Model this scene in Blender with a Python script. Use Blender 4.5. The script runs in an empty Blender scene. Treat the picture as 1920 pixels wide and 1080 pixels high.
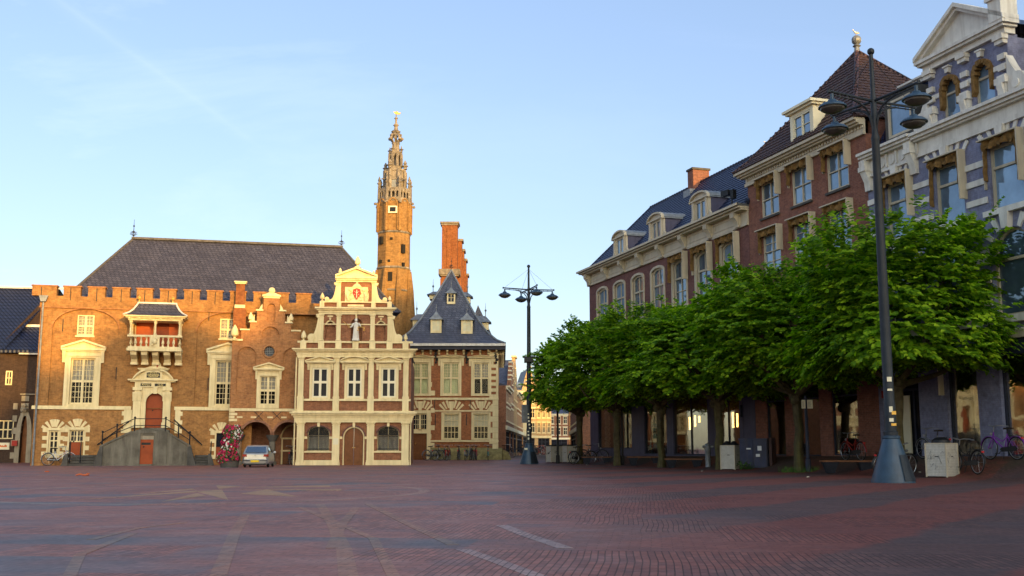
SKY_ROT = 153.0
SKY_AIR, SKY_DUST, SKY_OZ = 1.0, 1.0, 1.0
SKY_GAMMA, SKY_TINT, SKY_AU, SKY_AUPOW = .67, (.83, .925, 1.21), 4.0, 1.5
SKY_STR, SUN_STR, SUN_COL = .137, 2.1, (1, .58, .13)
SKY_CIRRUS = (8, 8, 8)
EXPO, WB_T, WB_TINT = 1.62, 0, 10
import bpy, bmesh, math, random
import numpy as np
from mathutils import Vector, Matrix
from mathutils.geometry import tessellate_polygon
random.seed(7)
R = math.radians
sc = bpy.context.scene
COL = sc.collection

# ------------------------------------------------------------------ camera maths (used to survey real positions)
F, HZ, CZ = 2000.0, 841.0, 0.95
PIT = math.atan((HZ - 540) / F)
cp, sp_ = math.cos(PIT), math.sin(PIT)
def ray(px, py):
    u = (px - 960) / F; v = (540 - py) / F
    return (u, cp - v * sp_, sp_ + v * cp)
def G(px, py, z=0.0):
    r = ray(px, py); t = (z - CZ) / r[2]
    return (r[0] * t, r[1] * t)
class Fr:
    """a facade's own frame in plan: origin, direction along the facade, normal towards the square"""
    def __init__(s, x, y, dx, dy):
        l = math.hypot(dx, dy); s.o = (x, y); s.d = (dx / l, dy / l); s.n = (s.d[1], -s.d[0])
    def P(s, px, py, w=0.0):
        r = ray(px, py); den = r[0] * s.n[0] + r[1] * s.n[1]
        t = (w + s.o[0] * s.n[0] + s.o[1] * s.n[1]) / den
        x, y = r[0] * t - s.o[0], r[1] * t - s.o[1]
        return (x * s.d[0] + y * s.d[1], CZ + r[2] * t)
    def rect(s, x0, y0, x1, y1, w=0.0):
        """survey rectangle -> u0, z0, u1, z1"""
        ym, xm = (y0 + y1) / 2, (x0 + x1) / 2
        return (s.P(x0, ym, w)[0], s.P(xm, y1, w)[1], s.P(x1, ym, w)[0], s.P(xm, y0, w)[1])
    def rot(s): return math.atan2(s.d[1], s.d[0])
    def world(s, u, w, z=0.0):
        return (s.o[0] + s.d[0] * u + s.n[0] * w, s.o[1] + s.d[1] * u + s.n[1] * w, z)

TH = Fr(*G(57, 873), math.cos(R(13)), math.sin(R(13)))
GW = Fr(*TH.world(TH.P(433, 872)[0], 0.75)[:2], math.cos(R(13)), math.sin(R(13)))
FW = Fr(*G(553, 872.3), math.cos(R(4)), math.sin(R(4)))
CBx, CBy = G(770, 862.2, 0.15)
CB = Fr(CBx, CBy, math.cos(R(0.5)), math.sin(R(0.5)))
_a = ray(1097, 515); _d = ray(322, 841)
RW = Fr(_a[0] / _a[1] * 74, 74, -_d[0], -_d[1])

def S(t):
    t = max(0.0, min(1.0, t)); return t * t * (3 - 2 * t)
def gz(x, y):
    rx, ry = x - RW.o[0], y - RW.o[1]
    s = rx * RW.n[0] + ry * RW.n[1]; u = rx * RW.d[0] + ry * RW.d[1]
    a = (0.44 + 0.0065 * max(u, 0)) * S((3.2 - s) / 3.0) * S((u + 5) / 4) * S((60 - u) / 6)
    b = 0.15 * S((y - 68) / 9)
    return max(a, b)
def GP(px, py):
    """ground point seen at a survey pixel, on the real (slightly rising) ground"""
    r = ray(px, py); t = 5.0
    while t < 400:
        x, y, z = r[0] * t, r[1] * t, CZ + r[2] * t
        if z <= gz(x, y): return (x, y, gz(x, y))
        t += 0.05
    return (r[0] * t, r[1] * t, 0)

# ------------------------------------------------------------------ object helpers
def tag(o, label=None, cat=None, group=None, kind=None):
    if label: o['label'] = label
    if cat: o['category'] = cat
    if group: o['group'] = group
    if kind: o['kind'] = kind
    return o
def thing(name, label, cat, loc=(0, 0, 0), rotz=0.0, group=None):
    o = bpy.data.objects.new(name, None); COL.objects.link(o)
    o.empty_display_size = 0.3
    o.location = loc; o.rotation_euler = (0, 0, rotz)
    return tag(o, label, cat, group)
def fthing(fr, name, label, cat, group=None):
    return thing(name, label, cat, (fr.o[0], fr.o[1], 0), fr.rot(), group)
def copy_tree(o, parent=None):
    c = o.copy(); COL.objects.link(c)
    if parent is not None: c.parent = parent
    for ch in list(o.children): copy_tree(ch, c)
    return c

SPLIT = {'mudguard','latch','graffiti','inscription','print','blossom','stone_band','stone_trim','stone_dressing','buttress','eaves_bracket','cornice_bracket','column','capital','corbel','baluster','finial','wall_anchor','keystone',
         'wall_ornament','voussoir','tube_lamp','chimney','chimney_cap','sticker','notice','tablet','cornice','relieving_arch','string_course','arch_ring','slit_window','side_steps',
         'trim','drain_pipe','plinth','gutter','awning_cloth','cheek','roof_cornice','side_window','bumper_strip','shop_fitting','outlet','door_post','soffit','porch_wall','turret_cap','inner_wall','gateway','display_panel','shop_wall','arcade_wall','railing','door','lead_ridge','hip_tiles','ridge_tiles','roof_camera','shop_cornice','wall','roof'}
class MB:
    def __init__(s): s.v = []; s.f = []
    def add(s, vs, fs):
        n = len(s.v); s.v += [tuple(p) for p in vs]; s.f += [tuple(n + i for i in f) for f in fs]; return s
    def box(s, x0, x1, y0, y1, z0, z1):
        return s.add([(x0,y0,z0),(x1,y0,z0),(x1,y1,z0),(x0,y1,z0),(x0,y0,z1),(x1,y0,z1),(x1,y1,z1),(x0,y1,z1)],
                     [(0,3,2,1),(4,5,6,7),(0,1,5,4),(1,2,6,5),(2,3,7,6),(3,0,4,7)])
    def wb(s, u0, u1, z0, z1, w0, w1):           # box on a facade: w = out of the wall
        return s.box(u0, u1, -w1, -w0, z0, z1)
    def obox(s, c, ax, sx, sy, sz):              # box rotated about z
        ca, sa = math.cos(ax), math.sin(ax); vs = []
        for dz in (-.5, .5):
            for dx, dy in ((-.5,-.5),(.5,-.5),(.5,.5),(-.5,.5)):
                X, Y = dx * sx, dy * sy
                vs.append((c[0] + X*ca - Y*sa, c[1] + X*sa + Y*ca, c[2] + dz*sz))
        return s.add(vs, [(0,3,2,1),(4,5,6,7),(0,1,5,4),(1,2,6,5),(2,3,7,6),(3,0,4,7)])
    def prism(s, poly, y0, y1):                  # polygon in (x, z) extruded in y
        n = len(poly)
        vs = [(x, y0, z) for x, z in poly] + [(x, y1, z) for x, z in poly]
        fs = [tuple(range(n)), tuple(range(2*n-1, n-1, -1))] + [(i, (i+1) % n, n+(i+1) % n, n+i) for i in range(n)]
        return s.add(vs, fs)
    def prism_z(s, poly, z0, z1):
        n = len(poly)
        vs = [(x, y, z0) for x, y in poly] + [(x, y, z1) for x, y in poly]
        fs = [tuple(range(n)), tuple(range(2*n-1, n-1, -1))] + [(i, (i+1) % n, n+(i+1) % n, n+i) for i in range(n)]
        return s.add(vs, fs)
    def prism_x(s, poly, x0, x1):                # polygon in (y, z)
        n = len(poly)
        vs = [(x0, y, z) for y, z in poly] + [(x1, y, z) for y, z in poly]
        fs = [tuple(range(n)), tuple(range(2*n-1, n-1, -1))] + [(i, (i+1) % n, n+(i+1) % n, n+i) for i in range(n)]
        return s.add(vs, fs)
    def lathe(s, cx, cy, prof, n=12, sx=1.0, sy=1.0, rot=0.0):
        vs = []; fs = []
        for r, z in prof:
            for k in range(n):
                a = 2*math.pi*k/n + rot; vs.append((cx + sx*r*math.cos(a), cy + sy*r*math.sin(a), z))
        m = len(prof)
        for i in range(m-1):
            for k in range(n):
                fs.append((i*n+k, i*n+(k+1) % n, (i+1)*n+(k+1) % n, (i+1)*n+k))
        fs.append(tuple(range(n-1, -1, -1))); fs.append(tuple((m-1)*n+k for k in range(n)))
        return s.add(vs, fs)
    def tube(s, p0, p1, r0, r1=None, n=6):
        r1 = r0 if r1 is None else r1
        p0, p1 = Vector(p0), Vector(p1); d = p1 - p0
        if d.length < 1e-6: return s
        d.normalize(); a = d.orthogonal().normalized(); b = d.cross(a)
        vs = []
        for p, r in ((p0, r0), (p1, r1)):
            for k in range(n):
                t = 2*math.pi*k/n; vs.append(p + a*(r*math.cos(t)) + b*(r*math.sin(t)))
        fs = [(k, (k+1) % n, n+(k+1) % n, n+k) for k in range(n)] + [tuple(range(n-1,-1,-1)), tuple(range(n, 2*n))]
        return s.add(vs, fs)
    def path(s, pts, r, n=6):
        for i in range(len(pts)-1):
            ra = r[i] if isinstance(r, (list, tuple)) else r
            rb = r[i+1] if isinstance(r, (list, tuple)) else r
            s.tube(pts[i], pts[i+1], ra, rb, n)
        return s
    def ball(s, c, r, n=10, m=6, sx=1, sy=1, sz=1):
        prof = [(max(1e-4, r*math.sin(math.pi*i/m)), -r*math.cos(math.pi*i/m)*sz) for i in range(m+1)]
        return s.lathe(c[0], c[1], [(a, c[2]+b) for a, b in prof], n, sx, sy)
    def torus(s, c, Rr, r, axis='y', n=20, m=5, a0=0, a1=2*math.pi):
        full = abs(a1-a0-2*math.pi) < 1e-6; k = n if full else n+1
        vs = []; fs = []
        for i in range(k):
            a = a0 + (a1-a0)*i/n
            for j in range(m):
                b = 2*math.pi*j/m; q = Rr + r*math.cos(b); h = r*math.sin(b)
                if axis == 'y': vs.append((c[0]+q*math.cos(a), c[1]+h, c[2]+q*math.sin(a)))
                elif axis == 'x': vs.append((c[0]+h, c[1]+q*math.cos(a), c[2]+q*math.sin(a)))
                else: vs.append((c[0]+q*math.cos(a), c[1]+q*math.sin(a), c[2]+h))
        for i in range(n):
            i2 = (i+1) % k
            for j in range(m): fs.append((i*m+j, i2*m+j, i2*m+(j+1) % m, i*m+(j+1) % m))
        return s.add(vs, fs)
    def wall(s, outer, holes=(), y0=0.0, y1=0.4):
        """flat wall in the xz plane with real openings; front face at y0, thickness to y1"""
        loops = [list(outer)] + [list(h) for h in holes]
        flat = [p for l in loops for p in l]; N = len(flat)
        tris = tessellate_polygon([[Vector((x, z, 0)) for x, z in l] for l in loops])
        vs = [(x, y0, z) for x, z in flat] + [(x, y1, z) for x, z in flat]
        fs = [tuple(t) for t in tris] + [tuple(N+i for i in reversed(t)) for t in tris]
        b = 0
        for l in loops:
            n = len(l)
            for i in range(n): fs.append((b+i, b+(i+1) % n, N+b+(i+1) % n, N+b+i))
            b += n
        return s.add(vs, fs)
    def cornice(s, u0, u1, steps, ret=True):
        """steps: list of (z0, z1, projection)"""
        for z0, z1, p in steps:
            s.wb(u0 - (p if ret else 0), u1 + (p if ret else 0), z0, z1, -0.02, p)
        return s
    def pieces(s, gap=.03):
        """split into the separate pieces that touch one another"""
        par = list(range(len(s.v)))
        def find(a):
            while par[a] != a: par[a] = par[par[a]]; a = par[a]
            return a
        for f in s.f:
            r = find(f[0])
            for i in f[1:]:
                q = find(i)
                if q != r: par[q] = r
        isl = {}
        for i in range(len(s.v)): isl.setdefault(find(i), []).append(i)
        keys = list(isl); bbs = []
        for k in keys:
            P_ = [s.v[i] for i in isl[k]]
            bbs.append([min(p[j] for p in P_)-gap/2 for j in range(3)] + [max(p[j] for p in P_)+gap/2 for j in range(3)])
        cp_ = list(range(len(keys)))
        def cf(a):
            while cp_[a] != a: cp_[a] = cp_[cp_[a]]; a = cp_[a]
            return a
        for i in range(len(keys)):
            for j in range(i):
                A, B = bbs[i], bbs[j]
                if all(A[k] <= B[k+3] and B[k] <= A[k+3] for k in range(3)): cp_[cf(i)] = cf(j)
        groups = {}
        for i, k in enumerate(keys): groups.setdefault(cf(i), set()).update(isl[k])
        if len(groups) < 2: return [s]
        own = {i: g for g, m in groups.items() for i in m}
        out = {g: MB() for g in groups}; idx = {}
        for g, m in groups.items():
            for i in sorted(m): idx[i] = len(out[g].v); out[g].v.append(s.v[i])
        for f in s.f: out[own[f[0]]].f.append(tuple(idx[i] for i in f))
        return list(out.values())
    def build(s, name, mat, parent=None, smooth=True, label=None):
        if name in SPLIT and parent is not None:
            ps = s.pieces()
            if 1 < len(ps) <= 90:
                obs = [p.build1(name, mat, parent, smooth, label) for p in ps]
                return obs[0]
        return s.build1(name, mat, parent, smooth, label)
    def build1(s, name, mat, parent=None, smooth=True, label=None):
        me = bpy.data.meshes.new(name)
        me.from_pydata(s.v, [], s.f); me.update()
        bm = bmesh.new(); bm.from_mesh(me)
        bmesh.ops.recalc_face_normals(bm, faces=bm.faces); bm.to_mesh(me); bm.free()
        if smooth:
            me.polygons.foreach_set('use_smooth', [True]*len(me.polygons)); me.set_sharp_from_angle(angle=R(32))
        me.materials.append(mat)
        o = bpy.data.objects.new(name, me); COL.objects.link(o)
        if parent is not None: o.parent = parent
        if label: o['label'] = label
        return o

def pantiles(mb, eL, eR, tR, tL, step=.30, course=.30, amp=.035, lip=.045):
    """real pantile courses over a planar roof slope given by its eaves and top corners"""
    eL, eR, tR, tL = map(Vector, (eL, eR, tR, tL)); ax = (eR-eL); W = ax.length; ax = ax/W
    nrm = ax.cross(tL-eL); nrm.normalize()
    if nrm.z < 0: nrm = -nrm
    n = max(1, int(round((tL-eL-ax*(tL-eL).dot(ax)).length/course)))
    def edge(f):
        a, b = eL.lerp(tL, f), eR.lerp(tR, f); return (a-eL).dot(ax), (b-eL).dot(ax), a
    for j in range(n):
        f0, f1 = j/n, (j+1)/n
        l0, r0, a0 = edge(f0); l1, r1, a1 = edge(f1)
        l, r = min(l0, l1), max(r0, r1)
        ks = [l] + [k*step/6 for k in range(int(math.ceil(l/(step/6)))+1, int(r/(step/6)))] + [r]
        vs = []; fs = []
        for k in ks:
            h = amp*(abs(math.sin(math.pi*k/step))**.7)
            p0 = a0+ax*(min(max(k, l0), r0)-l0); p1 = a1+ax*(min(max(k, l1), r1)-l1)
            vs += [p0+nrm*(h+lip), p1+nrm*(h*1+.006), p0+nrm*.0]
        for i in range(len(ks)-1): fs += [(3*i, 3*i+3, 3*i+4, 3*i+1), (3*i, 3*i+2, 3*i+5, 3*i+3)]
        mb.add(vs, fs)
def rectp(u0, z0, u1, z1): return [(u0,z0),(u1,z0),(u1,z1),(u0,z1)]
def archp(u0, z0, u1, z1, rise=None, n=12):
    c, a = (u0+u1)/2, (u1-u0)/2
    if rise is None: rise = a
    zs = z1 - rise
    return [(u0,z0),(u1,z0)] + [(c + a*math.cos(math.pi*k/n), zs + rise*math.sin(math.pi*k/n)) for k in range(n+1)]
def fan(mb, cu, cz, r0, r1, angs, hw0, hw1, w0, w1, squash=1.0):
    for a in angs:
        ca, sa = math.cos(R(a)), math.sin(R(a))*squash
        px, pz = -math.sin(R(a)), math.cos(R(a))
        mb.prism([(cu+r0*ca-hw0*px, cz+r0*sa-hw0*pz),(cu+r0*ca+hw0*px, cz+r0*sa+hw0*pz),
                  (cu+r1*ca+hw1*px, cz+r1*sa+hw1*pz),(cu+r1*ca-hw1*px, cz+r1*sa-hw1*pz)], -w1, -w0)
def text_mesh(name, body, size, mat, parent, loc, rot=(math.pi/2, 0, 0), ext=0.008, align='CENTER'):
    cu = bpy.data.curves.new(name, 'FONT'); cu.body = body; cu.size = size; cu.extrude = ext
    cu.align_x = align; cu.align_y = 'CENTER'
    t = bpy.data.objects.new('tmp_text', cu); COL.objects.link(t)
    bpy.context.view_layer.update()
    me = bpy.data.meshes.new_from_object(t.evaluated_get(bpy.context.evaluated_depsgraph_get()))
    bpy.data.objects.remove(t); bpy.data.curves.remove(cu)
    me.materials.clear(); me.materials.append(mat)
    o = bpy.data.objects.new(name, me); COL.objects.link(o); o.parent = parent
    o.location = loc; o.rotation_euler = rot
    return o

# ------------------------------------------------------------------ materials
MAT = {}
def nodes(name):
    m = bpy.data.materials.new(name); m.use_nodes = True; MAT[name] = m
    nt = m.node_tree; return m, nt, nt.nodes, nt.links, nt.nodes['Principled BSDF']
def mix_rgb(nt, fac, a, b, mode='MIX'):
    n = nt.nodes.new('ShaderNodeMix'); n.data_type = 'RGBA'; n.blend_type = mode
    for sock, val in ((0, fac), (6, a), (7, b)):
        if hasattr(val, 'is_linked') or isinstance(val, bpy.types.NodeSocket): nt.links.new(val, n.inputs[sock])
        elif sock == 0: n.inputs[0].default_value = val
        else: n.inputs[sock].default_value = (*val, 1) if len(val) == 3 else val
    return n.outputs[2]
def math_n(nt, op, a, b=None, c=None, clamp=False):
    n = nt.nodes.new('ShaderNodeMath'); n.operation = op; n.use_clamp = clamp
    for i, val in enumerate((a, b, c)):
        if val is None: continue
        if isinstance(val, bpy.types.NodeSocket): nt.links.new(val, n.inputs[i])
        else: n.inputs[i].default_value = val
    return n.outputs[0]
def noise(nt, vec, scale, detail=3, rough=.55, dist=0.0):
    n = nt.nodes.new('ShaderNodeTexNoise'); n.inputs['Scale'].default_value = scale
    n.inputs['Detail'].default_value = detail; n.inputs['Roughness'].default_value = rough
    n.inputs['Distortion'].default_value = dist
    if vec is not None: nt.links.new(vec, n.inputs['Vector'])
    return n.outputs['Fac']
def ramp(nt, fac, stops):
    n = nt.nodes.new('ShaderNodeValToRGB'); e = n.color_ramp.elements
    while len(e) > 1: e.remove(e[-1])
    e[0].position = stops[0][0]; e[0].color = (*stops[0][1], 1)
    for p, c in stops[1:]:
        q = e.new(p); q.color = (*c, 1)
    nt.links.new(fac, n.inputs[0]); return n.outputs[0]
def wall_coords(nt, zs=1.0):
    """object coordinates folded so that brick courses run round a building"""
    tc = nt.nodes.new('ShaderNodeTexCoord'); sx = nt.nodes.new('ShaderNodeSeparateXYZ')
    nt.links.new(tc.outputs['Object'], sx.inputs[0])
    xy = math_n(nt, 'ADD', sx.outputs[0], sx.outputs[1])
    cb = nt.nodes.new('ShaderNodeCombineXYZ'); nt.links.new(xy, cb.inputs[0])
    nt.links.new(math_n(nt, 'MULTIPLY', sx.outputs[2], zs), cb.inputs[1])
    return tc, sx, cb.outputs[0]
def bump(nt, bs, height, strength=.4, dist=.02):
    b = nt.nodes.new('ShaderNodeBump'); b.inputs['Strength'].default_value = strength
    b.inputs['Distance'].default_value = dist
    nt.links.new(height, b.inputs['Height']); nt.links.new(b.outputs[0], bs.inputs['Normal'])

def brick(name, c1, c2, mortar, bw=.23, bh=.072, ms=.012, stain=.35, rough=.85, weather=(.5, .5, .5)):
    m, nt, N, L, bs = nodes(name)
    tc, sx, vec = wall_coords(nt)
    t = N.new('ShaderNodeTexBrick'); L.new(vec, t.inputs['Vector'])
    t.inputs['Scale'].default_value = 1; t.inputs['Brick Width'].default_value = bw
    t.inputs['Row Height'].default_value = bh; t.inputs['Mortar Size'].default_value = ms*.5
    t.inputs['Color1'].default_value = (*c1, 1); t.inputs['Color2'].default_value = (*c2, 1)
    t.inputs['Mortar'].default_value = (*mortar, 1); t.inputs['Bias'].default_value = -.1
    n1 = noise(nt, tc.outputs['Object'], .55, 5, .6); n2 = noise(nt, tc.outputs['Object'], 7, 3, .6)
    col = mix_rgb(nt, math_n(nt, 'MULTIPLY', ramp(nt, n1, [(.38, (0,0,0)), (.7, (1,1,1))]), stain), t.outputs['Color'],
                  mix_rgb(nt, 1, t.outputs['Color'], weather, 'MULTIPLY'))
    v = ramp(nt, n2, [(.25, (.72,.72,.72)), (.75, (1.2,1.2,1.2))])
    col = mix_rgb(nt, 1, col, v, 'MULTIPLY')
    n4 = noise(nt, tc.outputs['Object'], 2.3, 4, .65)
    col = mix_rgb(nt, 1, col, ramp(nt, n4, [(.3, (.74,.72,.70)), (.5, (1,1,1)), (.72, (1.16,1.13,1.05))]), 'MULTIPLY')
    # streaks washed down by rain
    mp = N.new('ShaderNodeMapping'); mp.inputs['Scale'].default_value = (1.6, 1.6, .12); L.new(tc.outputs['Object'], mp.inputs[0])
    n3 = noise(nt, mp.outputs[0], 1.5, 4, .6)
    col = mix_rgb(nt, math_n(nt, 'MULTIPLY', ramp(nt, n3, [(.52, (0,0,0)), (.72, (1,1,1))]), .28), col, mix_rgb(nt, 1, col, (.55,.52,.5), 'MULTIPLY'))
    L.new(col, bs.inputs['Base Color']); bs.inputs['Roughness'].default_value = rough
    bs.inputs['Specular IOR Level'].default_value = .25
    bump(nt, bs, math_n(nt, 'SUBTRACT', n2, t.outputs['Fac']), .35, .012)
    return m
def plain(name, c, rough=.6, var=.12, scale=3.0, metal=0.0, dirt=None, spec=.2, bumps=0.0):
    m, nt, N, L, bs = nodes(name)
    tc = N.new('ShaderNodeTexCoord')
    n = noise(nt, tc.outputs['Object'], scale, 5, .6)
    lo = tuple(x*(1-var*1.6) for x in c); hi = tuple(min(1, x*(1+var)) for x in c)
    col = ramp(nt, n, [(.28, lo), (.68, hi)])
    if dirt:
        mp = N.new('ShaderNodeMapping'); mp.inputs['Scale'].default_value = (3, 3, .35); L.new(tc.outputs['Object'], mp.inputs[0])
        n3 = noise(nt, mp.outputs[0], 1.4, 5, .65)
        col = mix_rgb(nt, math_n(nt, 'MULTIPLY', ramp(nt, n3, [(.44,(0,0,0)),(.70,(1,1,1))]), .8), col, dirt)
    L.new(col, bs.inputs['Base Color']); bs.inputs['Roughness'].default_value = rough
    bs.inputs['Metallic'].default_value = metal; bs.inputs['Specular IOR Level'].default_value = spec
    if bumps: bump(nt, bs, noise(nt, tc.outputs['Object'], 40, 4), bumps, .01)
    return m
def tiles(name, c1, c2, gap, tw=.26, th=.3, pan=True, rough=.5, stain=(.5,.5,.45), amt=.4, zs=1.25):
    m, nt, N, L, bs = nodes(name)
    tc, sx, vec = wall_coords(nt, zs)
    t = N.new('ShaderNodeTexBrick'); L.new(vec, t.inputs['Vector']); t.offset = 0 if pan else .5
    t.inputs['Scale'].default_value = 1; t.inputs['Brick Width'].default_value = tw
    t.inputs['Row Height'].default_value = th; t.inputs['Mortar Size'].default_value = (.05 if pan else .02)
    t.inputs['Mortar Smooth'].default_value = .6
    t.inputs['Color1'].default_value = (*c1, 1); t.inputs['Color2'].default_value = (*c2, 1); t.inputs['Mortar'].default_value = (*gap, 1)
    n1 = noise(nt, tc.outputs['Object'], .8, 5, .65)
    col = mix_rgb(nt, math_n(nt, 'MULTIPLY', ramp(nt, n1, [(.4,(0,0,0)),(.68,(1,1,1))]), amt), t.outputs['Color'], mix_rgb(nt, 1, t.outputs['Color'], stain, 'MULTIPLY'))
    col = mix_rgb(nt, 1, col, ramp(nt, noise(nt, tc.outputs['Object'], 9, 3), [(.25,(.7,.7,.7)),(.75,(1.25,1.25,1.25))]), 'MULTIPLY')
    L.new(col, bs.inputs['Base Color']); bs.inputs['Roughness'].default_value = rough; bs.inputs['Specular IOR Level'].default_value = .22 if pan else .4
    h = math_n(nt, 'SUBTRACT', 1.0, t.outputs['Fac'])
    if pan:
        w = math_n(nt, 'SINE', math_n(nt, 'MULTIPLY', math_n(nt, 'ADD', sx.outputs[0], sx.outputs[1]), 2*math.pi/tw))
        h = math_n(nt, 'ADD', h, math_n(nt, 'MULTIPLY', w, .8))
        fr = math_n(nt, 'FRACT', math_n(nt, 'MULTIPLY', sx.outputs[2], zs/th))
        h = math_n(nt, 'SUBTRACT', h, math_n(nt, 'MULTIPLY', fr, .7))
    bump(nt, bs, h, .8, .03)
    return m
def glass(name, dark, refl, wob=.02, tint=(.9,.95,1), see=0.0, ior=1.5):
    """window glass: mirror part + dim room or painted sky tone (or see-through for shop fronts)"""
    m, nt, N, L, bs = nodes(name)
    N.remove(bs); out = N['Material Output']
    tc = N.new('ShaderNodeTexCoord')
    if see: d = N.new('ShaderNodeBsdfTransparent'); d.inputs[0].default_value = (see, see, see, 1)
    else:
        d = N.new('ShaderNodeBsdfDiffuse'); 
        oi = N.new('ShaderNodeObjectInfo'); rv = math_n(nt, 'MULTIPLY_ADD', oi.outputs['Random'], 1.1, .45)
        cb2 = N.new('ShaderNodeCombineColor'); [L.new(rv, cb2.inputs[q]) for q in range(3)]
        L.new(mix_rgb(nt, 1, ramp(nt, noise(nt, tc.outputs['Object'], 1.3, 3), [(.3, dark), (.7, tuple(x*1.8 for x in dark))]), cb2.outputs[0], 'MULTIPLY'), d.inputs[0])
    g = N.new('ShaderNodeBsdfGlossy'); g.inputs['Roughness'].default_value = .03; g.inputs[0].default_value = (*tint, 1)
    b = N.new('ShaderNodeBump'); b.inputs['Strength'].default_value = wob; b.inputs['Distance'].default_value = .5
    L.new(noise(nt, tc.outputs['Object'], 1.1, 2), b.inputs['Height']); L.new(b.outputs[0], g.inputs['Normal'])
    mx = N.new('ShaderNodeMixShader')
    lw = N.new('ShaderNodeLayerWeight'); lw.inputs['Blend'].default_value = .5
    gr = math_n(nt, 'MULTIPLY', math_n(nt, 'POWER', lw.outputs['Facing'], 4.0), (ior-1)*1.1)
    L.new(math_n(nt, 'ADD', gr, refl + (ior-1)*.06, clamp=True), mx.inputs[0])
    L.new(d.outputs[0], mx.inputs[1]); L.new(g.outputs[0], mx.inputs[2]); L.new(mx.outputs[0], out.inputs['Surface'])
    return m
def emit(name, c, s):
    m, nt, N, L, bs = nodes(name)
    bs.inputs['Base Color'].default_value = (*c, 1); bs.inputs['Emission Color'].default_value = (*c, 1); bs.inputs['Emission Strength'].default_value = s
    return m

brick('town_brick', (.39,.183,.058), (.285,.125,.039), (.34,.22,.09), stain=.45, weather=(.6,.55,.5))
brick('wing_brick', (.42,.185,.065), (.31,.125,.045), (.34,.21,.11), stain=.4, weather=(.65,.6,.6))
brick('red_brick', (.36,.13,.05), (.26,.09,.035), (.31,.16,.085), stain=.3, weather=(.7,.65,.6))
brick('tower_brick', (.35,.185,.058), (.255,.125,.036), (.28,.18,.085), stain=.4)
brick('stack_brick', (.28,.095,.03), (.215,.066,.02), (.21,.10,.045), stain=.2)
brick('row_brick', (.25,.098,.062), (.18,.068,.046), (.22,.14,.11), stain=.3, weather=(.7,.7,.75))
brick('plum_brick', (.185,.078,.066), (.135,.056,.05), (.17,.105,.095), stain=.3)
brick('dark_brick', (.066,.038,.025), (.048,.027,.019), (.068,.048,.036), stain=.4)
brick('purple_brick', (.205,.215,.32), (.18,.188,.285), (.155,.162,.245), ms=.008, stain=.25, rough=.6)
brick('house_brick', (.30,.13,.07), (.22,.09,.05), (.3,.2,.14), stain=.3)
brick('buff_brick', (.55,.36,.17), (.45,.28,.13), (.4,.3,.2), stain=.3)
plain('cream', (.74,.61,.34), .55, .07, 1.5, dirt=(.54,.43,.22))
plain('cream_row', (.50,.43,.31), .5, .06, 1.5, dirt=(.36,.31,.23))
plain('grey_stone', (.125,.112,.088), .85, .25, 1.6, dirt=(.20,.185,.15), bumps=.3)
plain('dark_stone', (.075,.07,.062), .75, .2, 2.5, bumps=.2)
plain('stone', (.30,.26,.19), .8, .15, 2, dirt=(.17,.14,.10))
plain('tower_stone', (.25,.21,.165), .85, .3, 3, dirt=(.07,.062,.056))
plain('white_stone', (.66,.63,.56), .6, .08, 2, dirt=(.46,.42,.36))
plain('lead', (.20,.21,.22), .45, .2, 4, metal=.3)
plain('mossy_stone', (.22,.18,.075), .9, .3, 4, bumps=.3)
plain('door_orange', (.27,.05,.012), .45, .12, 2)
plain('panel_orange', (.62,.13,.03), .5, .08, 2)
plain('door_brown', (.17,.062,.02), .45, .18, 4)
plain('black_iron', (.018,.019,.022), .4, .2, 5, metal=.2)
plain('wrought', (.03,.028,.026), .5, .2, 5)
plain('lamp_paint', (.022,.05,.085), .42, .2, 3, spec=.4)
plain('lamp_pole', (.014,.018,.024), .5, .25, 4, spec=.3)
plain('gold', (.75,.45,.10), .35, .05, 2, metal=.6)
plain('white_paint', (.72,.65,.46), .5, .04, 2)
plain('awning_cloth', (.20,.115,.04), .9, .3, 6)
plain('curtain', (.62,.58,.40), .9, .1, 2)
plain('curtain_white', (.42,.40,.34), .9, .1, 2)
plain('blind_green', (.55,.58,.30), .8, .08, 2)
plain('shop_purple', (.085,.08,.125), .5, .12, 2, dirt=(.06,.055,.085))
plain('shop_navy', (.022,.026,.045), .45, .15, 3)
plain('room_dark', (.02,.018,.016), .9, .1, 2)
plain('floor_wood', (.055,.032,.02), .6, .2, 5)
plain('red_shield', (.35,.03,.02), .5, .1, 3)
plain('text_gold', (.70,.55,.22), .5, .05, 3)
plain('tablet_dark', (.03,.025,.02), .5, .1, 3)
tiles('slate_town', (.080,.075,.098), (.05,.047,.066), (.02,.02,.03), .25, .22, False, .65, (.7,.65,.6), .5)
tiles('slate_blue', (.080,.085,.115), (.05,.055,.08), (.025,.027,.04), .3, .22, False, .5, (2.0,1.9,1.7), .6)
tiles('pantile_blue', (.024,.034,.078), (.016,.023,.055), (.004,.005,.012), .30, .36, True, .5, (.8,.8,.8), .3)
tiles('pantile_red', (.085,.045,.045), (.06,.033,.036), (.02,.012,.014), .27, .33, True, .5, (1.5,1.0,.7), .35)
tiles('pantile_navy', (.02,.03,.075), (.018,.025,.06), (.007,.009,.02), .27, .33, True, .4, (.9,.9,.9), .3)
glass('glass_dark', (.012,.013,.018), .0, ior=1.07)
glass('glass_sky', (.075,.115,.16), .12, .012, tint=(.72,.86,1))  # pale blue body colour paints in the reflected sky
glass('glass_shop', (.01,.01,.01), .24, .004, see=.8, tint=(.8,.8,.76))
glass('glass_clear', (.01,.01,.01), .0, .01, see=.92, ior=1.07)

plain('glaze_blue', (.020, .028, .066), .42, .3, 8, spec=.35); plain('clay_brown', (.058, .036, .037), .6, .35, 7, spec=.2, dirt=(.09, .05, .035))

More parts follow.
